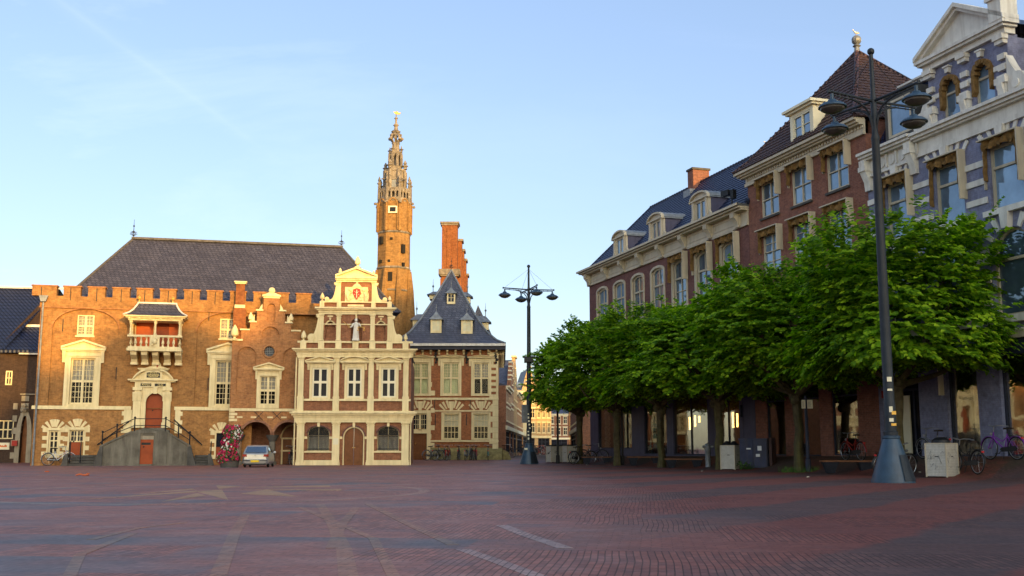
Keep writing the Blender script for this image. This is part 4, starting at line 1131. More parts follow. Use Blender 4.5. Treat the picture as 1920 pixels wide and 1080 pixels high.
# eaves
OV = .7; er = P(948, 648, OV)[0]; zev = P(860, 648, OV)[1]
mb = MB(); mb.wb(uL, er-.05, zc_-.02, zev-.02, .0, OV-.12); mb.box(uR, er-.05, 0, D+.5, zc_-.02, zev-.02)
mb.build('soffit', MAT['shop_navy'], t)
mb = MB(); mb.wb(uL, er, zev-.018, zev+.16, OV-.14, OV+.06); mb.box(er-.14, er+.02, -OV+.14, D+.6, zev-.018, zev+.16)
mb.build('gutter', MAT['white_stone'], t)
mb = MB(); n = 10
for k in range(n+1):
    u = uL+.3+(uR-uL-.4)*k/n; console(mb, u-.07, u+.07, zc_-.35, zc_-.015, 0, .45)
for k in range(12): mb.box(uR, uR+.45, .6+k*1.15, .75+k*1.15, zc_-.3, zc_-.02)
mb.build('eaves_bracket', MAT['cream'], t)
# roof with curved hips
ua, za = P(fx(787), fy(96), -4.5); 
prof = [(1.0, 0.0)] + [None]*4
zz = zev+.16; Ht = za - zz
sil = [(1.0, 0), (.845, .052), (.675, .16), (.50, .34), (.33, .55), (.16, .78), (.0, 1.0)]
xl = P(fx(585), fy(440), OV)[0]; hl = ua - xl; hr = er-.02 - ua; h_ = max(hl, hr); hl = hr = h_
mb = MB(); vs = []
for f, h in sil:
    z = zz + Ht*h; y0 = -OV + (4.5+OV)*(1-f); y1 = D+OV - (4.5+OV)*(1-f)
    vs += [(ua-hl*f-.01, y0, z), (ua+hr*f+.01, y0, z), (ua+hr*f+.01, y1, z), (ua-hl*f-.01, y1, z)]
fs = []
for k in range(len(sil)-1):
    for j in range(4): fs.append((4*k+j, 4*k+(j+1) % 4, 4*k+4+(j+1) % 4, 4*k+4+j))
mb.add(vs, fs); ro = mb.build('roof', MAT['slate_blue'], t)
mb = MB()
for s in (-1, 1): mb.path([(ua+s*h_*f, -OV+(4.5+OV)*(1-f)-.03, zz+Ht*h+.03) for f, h in sil], .075, 5)
mb.path([(ua, 4.5, za+.03), (ua, D-4.5, za+.03)], .09, 6)
mb.build('hip_lead', MAT['lead'], ro)
mb = MB(); iron_finial(mb, ua, 4.5, za, 1.1); mb.build('finial', MAT['wrought'], ro)
def yroof(z):
    h = (z-zz)/Ht
    for (f0, h0), (f1, h1) in zip(sil, sil[1:]):
        if h0 <= h <= h1:
            f = f0+(f1-f0)*(h-h0)/(h1-h0); return f, -OV+(4.5+OV)*(1-f)
    return 0, 4.5
def dormer(u, z0, w, hw, hr_, parent, pane='curtain'):
    f, y = yroof(z0); y -= .02
    mb = MB(); mb.wall(rectp(u-w/2, z0, u+w/2, z0+hw), [rectp(u-w*.33, z0+.18, u+w*.33, z0+hw-.1)], y-.06, y+.12)
    mb.box(u-w/2+.02, u-w/2+.08, y+.13, y+2.4, z0, z0+hw); mb.box(u+w/2-.08, u+w/2-.02, y+.13, y+2.4, z0, z0+hw)
    o = mb.build('dormer', MAT['cream'], parent)
    mb = MB(); mb.box(u-w*.34, u+w*.34, y+.02, y+.05, z0+.15, z0+hw-.08); sh = mb.build('shutter', MAT[pane], o)
    mb = MB(); mb.wb(u-.02, u+.02, z0+.18, z0+hw-.1, -y-.04, -y-.01); mb.wb(u-w*.33, u+w*.33, z0+hw*.55, z0+hw*.55+.03, -y-.04, -y-.012); mb.build('glazing_bars', MAT['cream'], o)
    mb = MB(); zt = z0+hw; e = w/2+.14
    mb.add([(u-e, y-.2, zt-.05), (u+e, y-.2, zt-.05), (u+e, y+2.4, zt-.05), (u-e, y+2.4, zt-.05), (u, y+.05, zt+hr_*.96), (u, y+2.6, zt+hr_), (u-e*.4, y-.08, zt+hr_*.42), (u+e*.4, y-.08, zt+hr_*.42)],
           [(0,1,7,6), (6,7,4), (1,2,5,4,7), (3,0,6,4,5), (2,3,5), (0,3,2,1)])
    mb.tube((u, y+.1, zt+hr_*.9), (u, y+.1, zt+hr_+.5), .03, .015, 5); mb.ball((u, y+.1, zt+hr_+.22), .07, 6, 4)
    mb.build('roof', MAT['lead'], o)
for a0, a1, b0_, b1_, b2_ in ((688,740,398,330,290),(835,890,402,333,297),(766,806,257,203,172)):
    f, y = yroof(P(fx((a0+a1)/2), fy(b0_), -2)[1])
    p0 = P(fx(a0), fy(b0_), -y); p1 = P(fx(a1), fy(b0_), -y); z1 = P(fx(a0), fy(b1_), -y)[1]; z2_ = P(fx(a0), fy(b2_), -y)[1]
    dormer((p0[0]+p1[0])/2, p0[1], p1[0]-p0[0], z1-p0[1], z2_-z1, ro, 'curtain' if b2_ > 200 else 'shop_navy')
def side_dormer(s, px, py_b, py_t, yb):
    """dormer on a side slope, facing sideways"""
    u0 = P(px, py_b, -yb)[0]; z0 = P(px, py_b, -yb)[1]; z1 = P(px, py_t, -yb)[1]
    f, _ = yroof(z0); ui = ua + s*h_*f*.9
    h = (z1-z0)
    mb = MB(); a, b = sorted((u0, ui-s*1.2)); mb.box(a, b, yb-.6, yb+.6, z0, z0+h*.5)
    o = mb.build('dormer', MAT['cream'], ro)
    mb = MB(); e = .2
    a = u0+s*e; b = ui-s*1.8
    mb.add([(a, yb-.8, z0+h*.5), (a, yb+.8, z0+h*.5), (b, yb+.8, z0+h*.5), (b, yb-.8, z0+h*.5), (a-s*.45, yb, z0+h), (b, yb, z0+h), (a-s*.2, yb-.4, z0+h*.72), (a-s*.2, yb+.4, z0+h*.72)], [(0,1,7,6), (6,7,4), (0,6,4,5,3), (1,2,5,4,7), (0,3,2,1), (2,3,5)])
    mb.lathe(a-s*.45, yb, [(.03, z0+h*.95), (.03, z0+h+.3), (.09, z0+h+.42), (.02, z0+h+.55), (.01, z0+h+1.0)], 6)
    mb.build('roof', MAT['lead'], o)
side_dormer(-1, fx(604), fy(372), fy(306), 3.8); side_dormer(-1, fx(684), fy(238), fy(197), 6.2)
side_dormer(1, fx(968), fy(385), fy(315), 3.8); side_dormer(1, fx(880), fy(255), fy(200), 6.2)
mb = MB()
for a in (714, 861, 1003):
    u = XU(a,520); 
    for k in range(5): mb.ball((u+.08*math.sin(k*2), -.1, ZU(540)+k*.22), .12-.015*abs(k-2), 7, 5)
    mb.tube((u, -.12, ZU(545)), (u, -.12, ZU(482)), .04, .04, 5)
mb.build('wall_ornament', MAT['wrought'], t)
mb = MB(); mb.prism_x([(0, -.1), (-.5, -.1), (-.42, .5), (0, ZU(950))], XU(690), uR+.3); mb.prism([(uR+.02, -.1), (uR+1.1, -.1), (uR+.75, .7), (uR+.02, ZU(950))], .0, 2.5)
mb.build('plinth', MAT['mossy_stone'], t)
mb = MB()
for x, y in ((711,795),(861,795),(610,500)): 
    u, z = XU(x, y), ZU(y); mb.wb(u-.03, u+.03, z-.7, z+.1, 0, .05)
for a in (706, 877): mb.wb(XU(a), XU(a)+.05, ZU(765), ZU(708), .0, .06)
mb.build('wall_anchor', MAT['wrought'], t)

# ================================================================== TOWER
TW = Fr(*G(735, 840.9+.0, 0)[:2], 1, 0)
TW = Fr((735-960)/F*84, 84, 1, 0)
t = fthing(TW, 'tower', 'slender octagonal brick tower with an openwork stone lantern and weather vane', 'tower')
Zt = lambda y: TW.P(735, y, 0)[1]
def rad(px): return px/F*85.2
o8 = dict(n=8, rot=math.pi/8)
mb = MB(); k8 = 1/math.cos(math.pi/8)
def octl(mb, prof, cx=0, cy=0): mb.lathe(cx, cy, [(rad(r)*k8*.98, z) for r, z in prof], 8, 1, 1, math.pi/8)
octl(mb, [(32.5, -.1), (32.5, Zt(620)), (32, Zt(575)), (30.2, Zt(545)), (29.8, Zt(507)), (29.6, Zt(440)), (29.8, Zt(395)), (30.5, Zt(381))])
sh = mb.build('shaft', MAT['tower_brick'], t)
mb = MB()
for y, r in ((506, 31.5), (440, 31), (548, 31.5)): octl(mb, [(r-1.5, Zt(y+1.5)), (r, Zt(y)), (r, Zt(y-1)), (r-1.5, Zt(y-3))])
mb.build('string_course', MAT['tower_stone'], sh)
mb = MB()
for k in range(8):            # blind arches of the upper stage and corner buttresses of the foot
    a = k*math.pi/4; ca, sa = math.cos(a-math.pi/8), math.sin(a-math.pi/8)
    r = rad(30.2)*k8
    mb.tube((r*ca, r*sa, Zt(438)), (r*ca, r*sa, Zt(385)), .12, .12, 5)
    rb = rad(32.5)*k8
    mb.path([(rb*ca, rb*sa, 0), (rb*ca, rb*sa, Zt(590)), (rad(32)*k8*ca, rad(32)*k8*sa, Zt(545)), (rad(30)*k8*ca, rad(30)*k8*sa, Zt(508))], [.36, .34, .22, .1], 6)
    am = a; cm_, sm_ = math.cos(am), math.sin(am); rr_ = rad(30.2)+.02
    pts = []
    for j in range(9):
        q = (j/8-.5)*2; off = q*rad(9.5); zz_ = Zt(395)+.75*math.sqrt(max(0, 1-q*q))
        pts.append((rr_*cm_-off*sm_, rr_*sm_+off*cm_, zz_))
    pts = [(pts[0][0], pts[0][1], Zt(436))] + pts + [(pts[-1][0], pts[-1][1], Zt(436))]
    mb.path(pts, .07, 4)
mb.build('buttress', MAT['tower_brick'], sh)
mb = MB()
for x, y, w, h in ((732,523,.34,.72),(729,494,.2,.2),(714,494,.15,.25),(752,471,.3,.7),(715,455,.3,.6),(733,453,.2,.2),(753,500,.18,.3)):
    u = (x-735)/F*82; z = Zt(y); f = rad(29.8); 
    if abs(u) < f*.42: mb.box(u-w/2, u+w/2, -f-.03, -f+.3, z-h/2, z+h/2)
    else:
        s = 1 if u > 0 else -1; q = f*.707; mb.obox((s*(q+(abs(u)-q)*.5)*.99, -q-(q-abs(u))*.5*1, z), s*math.pi/4, w, .35, h)
mb.build('slit_window', MAT['room_dark'], sh)
mb = MB(); u = 0; f = rad(30); mb.wall(rectp(-.36, Zt(406), .36, Zt(393)), [rectp(-.24, Zt(406)+.1, .24, Zt(393)-.1)], -f-.1, -f+.1); wd = mb.build('window', MAT['white_paint'], sh)
mb = MB(); mb.box(-.25, .25, -f-.04, -f+.05, Zt(406)+.08, Zt(393)-.08); mb.build('pane', MAT['glass_dark'], wd)
mb = MB(); octl(mb, [(30, Zt(384)), (31.5, Zt(379)), (32, Zt(376)), (28, Zt(375.5))]); octl(mb, [(28.5, Zt(361)), (29.6, Zt(359.5)), (29.6, Zt(357)), (27, Zt(356.8))])
for k in range(8):
    a = k*math.pi/4-math.pi/8; a2 = a+math.pi/4; r = rad(28.3)*k8
    p0 = Vector((r*math.cos(a), r*math.sin(a))); p1 = Vector((r*math.cos(a2), r*math.sin(a2)))
    mb.tube((p0.x, p0.y, Zt(376)), (p0.x, p0.y, Zt(354)), .14, .12, 6)
    mb.lathe(p0.x, p0.y, [(.13, Zt(354)), (.09, Zt(350)), (.19, Zt(347)), (.07, Zt(344)), (.12, Zt(341)), (.02, Zt(334))], 6)
    for j in (1, 2): 
        q = p0.lerp(p1, j/3); mb.tube((q.x, q.y, Zt(376)), (q.x, q.y, Zt(360)), .08, .08, 5)
    for j in range(3):
        q0, q1 = p0.lerp(p1, j/3), p0.lerp(p1, (j+1)/3); q = (q0+q1)/2
        for e in (q0, q1): mb.tube((e.x, e.y, Zt(366)), (q.x, q.y, Zt(361)), .09, .09, 4)
    g = r*1.1; mb.tube((p0.x, p0.y, Zt(384)), (p0.x*1.22, p0.y*1.22, Zt(386)), .13, .07, 5); mb.ball((p0.x*1.24, p0.y*1.24, Zt(385.5)), .12, 6, 4)
mb.build('balustrade', MAT['tower_stone'], t)
mb = MB(); octl(mb, [(18.3, Zt(376)), (18.3, Zt(325)), (20.3, Zt(323)), (20.3, Zt(320)), (12, Zt(319))])
for k in range(8):
    a = k*math.pi/4-math.pi/8; r = rad(18.5)*k8; mb.tube((r*math.cos(a), r*math.sin(a), Zt(372)), (r*math.cos(a), r*math.sin(a), Zt(322)), .16, .16, 5)
    if k % 2 == 0: mb.lathe(r*1.05*math.cos(a), r*1.05*math.sin(a), [(.18, Zt(320)), (.12, Zt(317)), (.26, Zt(314)), (.1, Zt(311)), (.16, Zt(309)), (.02, Zt(303))], 6)
mb.wb(-.6, -.5, Zt(355), Zt(325), rad(18.3), rad(18.3)+.08); mb.wb(.5, .6, Zt(355), Zt(325), rad(18.3), rad(18.3)+.08); mb.wb(-1, 1, Zt(341), Zt(339), rad(18), rad(18.3)+.1)
sg = mb.build('lantern_stage', MAT['tower_stone'], t)
mb = MB(); f = rad(18.3); mb.box(-.42, .42, -f-.03, -f+.1, Zt(355), Zt(340)); mb.build('louvre', MAT['lead'], sg)
mb = MB(); octl(mb, [(12.3, Zt(319)), (12.3, Zt(313)), (4, Zt(312.5)), (3, Zt(292)), (12, Zt(291)), (13.2, Zt(288)), (12.5, Zt(286)), (8, Zt(285)), (6.5, Zt(272)), (8, Zt(269)), (6, Zt(267.5))])
for k in range(8):
    a = k*math.pi/4-math.pi/8; r = rad(11)*k8; x, y = r*math.cos(a), r*math.sin(a)
    mb.tube((x, y, Zt(314)), (x, y, Zt(290)), .12, .11, 6)
    a2 = a+math.pi/8; mb.tube((x, y, Zt(297)), (rad(11.2)*math.cos(a2), rad(11.2)*math.sin(a2), Zt(291)), .1, .1, 4)
    if k % 2 == 0: mb.lathe(x*1.05, y*1.05, [(.1, Zt(287)), (.08, Zt(284)), (.2, Zt(282)), (.06, Zt(280)), (.02, Zt(275))], 6)
mb.build('lantern', MAT['tower_stone'], t)
mb = MB()
for k in range(8):
    a = k*math.pi/4; 
    mb.path([(rad(r)*math.cos(a), rad(r)*math.sin(a), Zt(y)) for r, y in ((5.5,267),(9,263.5),(10.5,260),(9,255.5),(5,251.5),(2,247))], .065, 5)
    for r, y in ((11, 261), (8, 254)): mb.ball((rad(r)*1.08*math.cos(a), rad(r)*1.08*math.sin(a), Zt(y)), .14, 5, 4)
mb.lathe(0, 0, [(.3, Zt(250)), (.4, Zt(247)), (.18, Zt(244)), (.13, Zt(238)), (.24, Zt(235)), (.09, Zt(231)), (.08, Zt(224)), (.17, Zt(222)), (.04, Zt(219)), (.03, Zt(208))], 8)
mb.build('crown', MAT['tower_stone'], t)
mb = MB(); mb.prism([(-.1, Zt(214)), (.25, Zt(215)), (.4, Zt(211)), (.2, Zt(212)), (.1, Zt(209)), (-.05, Zt(210)), (-.25, Zt(209)), (-.15, Zt(212))], -.04, .04)
mb.build('weather_vane', MAT['gold'], t)

# ================================================================== STEPPED CHIMNEY GABLE BEHIND
SK_ = Fr((843-960)/F*92, 92, 1, 0)
t = fthing(SK_, 'stepped_gable_house', 'row of stepped orange brick chimneys rising behind the tent roof', 'building')
P = SK_.P
mb = MB(); fs_ = [(828.5,857.5,416,0),(857,866,448,1.3),(862,870,467,2.6),(867,874,485,3.9),(870,877,513,5.2)]
u0, u1 = P(828.5,450)[0], P(857.5,450)[0]; zt = P(843,416)[1]
mb.wb(u0, u1, 0, zt-.3, -1.3, 0); mb.wb(u0+.45, u1-.45, P(843,505)[1], P(843,427)[1], 0, .05)
for a, b, y, d in fs_[1:]:
    ua_, ub_ = P(a-8,450,-d)[0], P(b,450,-d)[0]; mb.wb(ua_, ub_, 0, P(b,y,-d)[1]-.2, -d-1.3, -d)
mb.wb(u0-.1, u1+.4, 0, P(843,522)[1], -1.2, .1)
mb.build('chimney', MAT['stack_brick'], t)
mb = MB(); mb.wb(u0-.08, u1+.08, zt-.3, zt-.15, -1.38, .08); mb.wb(u0-.16, u1+.16, zt-.15, zt, -1.46, .16)
for a, b, y, d in fs_[1:]:
    ub_ = P(b,450,-d)[0]; ua_ = P(a-8,450,-d)[0]; z = P(b,y,-d)[1]; mb.wb(ua_-.1, ub_+.12, z-.2, z, -d-1.4, -d+.1)
zz = P(843,505)[1]; mb.wb(u0-.25, u1+.25, zz-.5, zz, -1.4, .3); mb.wb(u0-.1, u1+.15, zz-.62, zz-.5, -1.3, .2)
mb.build('chimney_cap', MAT['tower_stone'], t)
mb = MB(); ub = P(905,560,-6)[0]; mb.wb(u1+.2, ub+1.5, 0, 9, -9, -1.4); mb.build('wall', MAT['house_brick'], t)
mb = MB(); mb.prism([(u1+.25, 9), (ub+1.8, 9), (u1+1.8, 13.5)], 1.4, 9.2); mb.build('roof', MAT['slate_blue'], t)
# ================================================================== RIGHT ROW: A = long brick house, B = tall brick house, C = purple house
ROWLAB = None
def awning(parent, r, w=0.0, drop=.45, side=.5, seed=0, hang=.55):
    """wooden box frame of a window awning with the brown cloth gathered in it"""
    rr = random.Random(seed); u0, z0, u1, z1 = r
    e = .10; zt = z1+.16; p = .34
    zb = z1-(z1-z0)*hang
    mb = MB(); mb.wb(u0-e-.05, u1+e+.05, zt, zt+.05, w-.02, w+p)
    mb.wb(u1+e, u1+e+.05, zb, zt, w-.02, w+p); mb.wb(u0-e-.05, u0-e, zb+.1, zt, w-.02, w+.1)
    o = mb.build('awning_box', MAT['cream_row'], parent)
    mb = MB(); n = 22; vs = []; fs = []
    for k in range(n+1):
        f = k/n; u = u0-e+.01+(u1-u0+2*e-.02)*f
        d = drop*(.72+.28*abs(math.sin(f*math.pi*4+seed)))*rr.uniform(.85, 1.1)
        y = -w-p*.55-.05*math.sin(k*1.7+seed)
        for q in (0, .35, .7, 1): vs.append((u, y-(.07*math.sin(q*3.1+k*.9)), zt-.01-d*q))
    for k in range(n):
        for q in range(3): fs.append((4*k+q, 4*k+4+q, 4*k+5+q, 4*k+1+q))
    b0 = len(vs); vs += [(x, y+.05, z) for x, y, z in vs]; fs += [tuple(b0+i for i in reversed(f)) for f in fs]
    mb.add(vs, fs)
    for us, s in ((u0-e+.02, 1), (u1+e-.02, -1)):
        L = (zt-zb)*rr.uniform(.75, .98); m = 8
        vs = []; fs = []
        for k in range(m+1):
            f = k/m; z = zt-L*f; wd = .17*(1-.55*f)+.03*math.sin(k*2.1+seed)
            vs += [(us, -w-.02, z), (us+s*wd, -w-p*.75, z), (us+s*wd*.6, -w-.02, z)]
        for k in range(m):
            for q in range(3): fs.append((3*k+q, 3*k+3+q, 3*k+3+(q+1) % 3, 3*k+(q+1) % 3))
        mb.add(vs, fs)
    mb.build('cloth', MAT['awning_cloth'], o)
def shop_front(parent, u0, z0, u1, z1, rec=.10, mulls=(), room=2.2, mat='shop_navy', see=True, trans=(), wallmat='floor_wood'):
    o = win(parent, (u0, z0, u1, z1), rec=rec, fr=.06, mulls=mulls, trans=trans, mw=.07, mat=mat, pane='glass_shop', dep=.06, name='shop_window')
    mb = MB(); y0 = rec+.05
    mb.box(u0, u1, y0, room, z0-.05, z0); mb.box(u0, u1, room, room+.05, z0, z1); mb.box(u0-.05, u0, y0, room, z0, z1); mb.box(u1, u1+.05, y0, room, z0, z1); mb.box(u0, u1, y0, room, z1, z1+.05)
    mb.build('room', MAT[wallmat], o, smooth=False)
    return o
ZG = lambda u: .44 + .0065*u
# ---- A
t = fthing(RW, 'long_brick_house', 'long brown brick house with cream cornice, three dormers and shining dark blue pantile roof', 'building')
P = RW.P
A0, A1 = .78, 22.48
aw = [3.15+2.885*k for k in range(7)]
wa = [(c-.875, 8.92, c+.875, 11.62) for c in aw]
lowh = []
shopA = [(2.14, .95, 4.85, 4.0), (5.35, .95, 7.66, 4.0), (9.5, .62, 12.6, 4.0), (13.47, .6, 17.6, 4.0), (18.45, .62, 21.0, 4.0)]
mb = MB(); mb.wall(rectp(A0, 5.0, A1, 12.15), [archp(*r, .28, 8) for r in wa], 0, .4)
mb.box(A0, A0+.4, .401, 9, -.1, 12.15); mb.box(A1-.4, A1, .401, 9, -.1, 12.15); mb.box(A0+.41, A1-.41, 8.6, 9, -.1, 12.15)
mb.build('wall', MAT['plum_brick'], t)
mb = MB(); mb.wall(rectp(A0-.02, -.1, 21.35, 4.2), [rectp(*r) for r in shopA], -.03, .4); mb.wb(A0-.05, 21.35, 4.2, 4.98, -.3, .12)
mb.wb(21.36, A1, -.1, 4.98, -.3, 0)
mb.build('shop_wall', MAT['shop_purple'], t)
mb = MB(); mb.wb(A0-.1, 21.4, 4.9, 5.08, -.02, .28); mb.wb(A0-.1, 21.4, 4.18, 4.26, -.02, .18); mb.build('shop_cornice', MAT['cream_row'], t)
for i, r in enumerate(wa):
    win(t, r, rec=.16, fr=.13, mulls=(), trans=(.62,), grid=[(2,2),(2,1)], mw=.1, bar=.045, arch=.28, mat='cream_row', pane='glass_sky')
    mb = MB(); mb.wall(archp(r[0]-.12, r[1]-.12, r[2]+.12, r[3]+.12, .32, 8), [archp(r[0]+.02, r[1]+.02, r[2]-.02, r[3]-.02, .27, 8)], -.06, .05); mb.build('window_surround', MAT['cream_row'], t)
    mb = MB(); mb.wb(r[0]-.2, r[2]+.2, r[1]-.2, r[1]-.1, 0, .14); mb.build('sill', MAT['cream_row'], t)
    if i >= 4: awning(t, (r[0]-.1, r[1], r[2]+.1, r[3]+.1), .06, .36, .5, i, .5)
for i, r in enumerate(wa):   # storey behind the trees
    pass
mb = MB()
mb.wb(A0-.1, A1+.02, 12.06, 12.2, -.02, .12); mb.wb(A0-.06, A1+.02, 12.2, 12.82, -.02, .07); mb.wb(A0-.25, A1+.06, 12.82, 12.92, -.02, .45); mb.wb(A0-.45, A1+.08, 12.92, 13.02, -.02, .62); mb.wb(A0-.6, A1+.1, 13.02, 13.14, -.02, .75)
for a, b in zip([A0-.05, 4.16, 6.97, 9.7, 12.61, 15.61, 18.65], [4.16, 6.97, 9.7, 12.61, 15.61, 18.65, 21.6]):
    mb.wall(rectp(a+.35, 12.28, b-.35, 12.74), [rectp(a+.45, 12.36, b-.45, 12.66)], -.1, -.06)
mb.build('cornice', MAT['cream_row'], t)
mb = MB()
for c in (1.05, 4.16, 6.97, 9.7, 12.61, 15.61, 18.65, 21.6): console(mb, c-.2, c+.2, 12.15, 12.83, .06, .42); mb.wb(c-.23, c+.23, 12.1, 12.18, .05, .2)
mb.build('cornice_bracket', MAT['cream_row'], t)
RZ = 17.75; RWD = 4.4; YE = -.05
mb = MB()
e0 = (A0-.65, .75); zb_ = 13.15
mb.add([(A0-.45, YE, zb_), (A1+.1, YE, zb_), (A1+.1, RWD, RZ), (A0+.9, RWD, RZ), (A0-.45, 9.0, zb_), (A1+.1, 9.0, zb_)], [(0,1,2,3), (3,2,5,4), (0,3,4), (1,5,2)])
ro = mb.build('roof', MAT['pantile_blue'], t, smooth=False)
mb = MB(); pantiles(mb, (A0-.45, YE, zb_), (A1+.1, YE, zb_), (A1+.1, RWD, RZ), (A0+.9, RWD, RZ)); mb.build('roof_tiles', MAT['glaze_blue'], ro)
mb = MB(); mb.path([(A0+.9, RWD, RZ+.03), (A1+.1, RWD, RZ+.03)], .13, 6); mb.path([(A0-.45, YE, zb_+.03), (A0+.9, RWD, RZ+.03)], .12, 6); mb.path([(A1+.05, YE, zb_+.05), (A1+.05, RWD, RZ+.05)], .14, 6)
for k in range(16):
    f = k/15; mb.ball((A1+.05, YE+(RWD-YE)*f, zb_+.1+(RZ-zb_)*f), .17, 6, 4)
for k in range(60): mb.ball((A0+.9+(A1-A0-.9)*k/60, RWD, RZ+.06), .13, 6, 4)
mb.build('ridge_tiles', MAT['pantile_blue'], ro)
mb = MB(); mb.box(A0-.6, A1+.1, -.70, .1, 13.02, 13.135); mb.build('gutter', MAT['lead'], ro)
sl = (RZ-zb_)/(RWD-YE)
for c in (6.45, 11.95, 17.6):
    z0, z1 = 13.2, 14.72; y0 = -.12
    mb = MB(); mb.wall(archp(c-.95, 13.14, c+.95, z1+.12, .38, 10), [rectp(c-.6, z0+.1, c+.6, z1-.32)], y0, y0+.15)
    for s in (-1, 1): mb.prism([(c+s*.95, z0), (c+s*1.22, z0), (c+s*1.12, z0+.35), (c+s*.95, z0+.5)], y0, y0+.12); mb.wb(c+s*.78-.1, c+s*.78+.1, z0, z1-.25, -y0, -y0+.07)
    mb.wb(c-1.02, c+1.02, z1-.28, z1-.2, -y0, -y0+.12)
    arc = archp(c-1.05, z0, c+1.05, z1+.2, .42, 12)[2:]
    for i in range(len(arc)-1):
        (a, b), (d, e) = arc[i], arc[i+1]; mb.prism([(a, b), (d, e), (d, e-.1), (a, b-.1)], y0-.14, y0+.05)
    dm = mb.build('dormer', MAT['cream_row'], ro)
    mb = MB()
    for s in (-1, 1): mb.box(c+s*.93-.03, c+s*.93+.03, y0+.16, y0+2.2, z0-.3, z1-.22)
    mb.build('cheek', MAT['shop_purple'], dm)
    mb = MB(); n = len(arc); vs = [(a, y0+.051, b) for a, b in arc] + [(a, y0+3.0, b) for a, b in arc] + [(a, y0+.051, b-.08) for a, b in arc] + [(a, y0+3.0, b-.08) for a, b in arc]
    fs = [(i, i+1, n+i+1, n+i) for i in range(n-1)] + [(2*n+i, 3*n+i, 3*n+i+1, 2*n+i+1) for i in range(n-1)]; mb.add(vs, fs); mb.build('roof', MAT['lead'], dm)
    win(dm, (c-.6, z0+.1, c+.6, z1-.32), w=-y0, rec=.1, fr=.08, mulls=(.5,), trans=(), mat='cream_row', pane='glass_sky')
mb = MB(); mb.wb(8.55, 9.3, 15.5, 18.6, -4.95, -3.8); ch = mb.build('chimney', MAT['row_brick'], ro)
mb = MB(); mb.wb(8.48, 9.37, 18.6, 18.73, -5.02, -3.73); mb.build('chimney_cap', MAT['dark_stone'], ch)
mb = MB(); mb.wb(8.45, 9.4, 16.6, 17.3, -4.0, -3.5); mb.build('flashing', MAT['lead'], ch)
mb = MB()
for k, r in enumerate(shopA): shop_front(t, *r, mulls=(.5,) if k in (3, 4) else (), room=1.6, wallmat='plaster' if k < 2 else 'floor_wood')
mb.build('x', MAT['room_dark'], t) if False else None
mb = MB()
for px, ya, yb in ((1283, 778, 798), (1293, 782, 806), (1303, 779, 800), (1311, 780, 792), (1374, 773, 802), (1382, 775, 801), (1390, 774, 790)):
    u, za = P(px, ya, -.9); zb_t = P(px, yb, -.9)[1]; mb.tube((u, .9, zb_t), (u, .9, za), .05, .05, 6)
mb.build('tube_lamp', emit('tube_light', (1, .60, .16), 3.5), t)
mb = MB(); mb.wb(21.2, 21.32, 2.5, 3.1, 0, .12); 
for u in (10.2, 12.1): mb.wb(u, u+.1, .62, 4.0, -.2, -.1)
mb.build('shop_fitting', MAT['shop_navy'], t)
# small camera on the eaves
mb = MB(); mb.tube((21.4, -.3, 13.2), (21.4, -.3, 13.9), .04, .04, 6); mb.obox((21.2, -.5, 13.95), .3, .5, .3, .28); mb.obox((21.75, -.4, 13.8), .3, .2, .25, .45); mb.build('roof_camera', MAT['black_iron'], t)
# ---- B
t = fthing(RW, 'hip_roofed_house', 'tall reddish brick house with hipped tile roof, white dormer and a ball on its peak', 'building')
B0, B1 = 22.5, 32.18; bc = [24.55, 27.3, 30.12]
w1 = [(c-.8, 12.1, c+.8, 13.86) for c in bc]; w2 = [(c-.8, 9.3, c+.8, 11.28) for c in bc]; w3 = [(c-.8, 6.2, c+.8, 8.4) for c in bc]
shopB = [(23.55, .62, 25.15, 4.2), (26.3, .62, 27.95, 4.2), (28.9, .66, 30.75, 4.2)]
mb = MB(); mb.wall(rectp(B0, -.1, B1, 14.05), [rectp(*r) for r in w1+w2+w3+shopB], .01, .45)
mb.box(B0, B0+.4, .451, 7.9, 12, 14.74); mb.box(B1-.4, B1, .451, 7.9, 11, 14.74); mb.box(B0, B1, 7.6, 8, 0, 14.05) if False else None
mb.build('wall', MAT['row_brick'], t)
for i, r in enumerate(w1+w2+w3):
    win(t, r, rec=.13, fr=.1, mulls=(.5,), trans=(.5,) if i < 3 else (.55,), grid=(1,1) if i < 3 else (1,2), mw=.045, mat='cream_row', pane='glass_sky', bar=.035)
    mb = MB(); mb.wb(r[0]-.06, r[2]+.06, r[1]-.1, r[1], -.02, .1); mb.build('sill', MAT['dark_stone'], t)
    awning(t, (r[0]-.06, r[1], r[2]+.06, r[3]+.02), 0, .33, .4, 20+i, .52)
for r in shopB: shop_front(t, *r, rec=.12, trans=(.72,), room=2)
mb = MB()
for p, a, b in ((.12, 14.0, 14.16), (.07, 14.16, 14.42), (.3, 14.42, 14.5), (.42, 14.5, 14.6), (.55, 14.6, 14.72)): mb.wb(B0-p*.8, B1+.02, a, b, -.02, p)
for k in range(44): u = B0+.1+k*.22; mb.wb(u, u+.12, 14.28, 14.4, .07, .13)
for k in range(12): u = B0+.3+k*.8; mb.prism([(u, 14.18), (u+.55, 14.18), (u+.4, 14.26), (u+.15, 14.26)], -.09, -.06)
mb.build('cornice', MAT['cream_row'], t)
ap = (27.0, 3.6, 19.9); z0 = 14.73; mb = MB(); vs = []; 
sil = [(1, 0), (.88, .085), (.5, .46), (0, 1)]
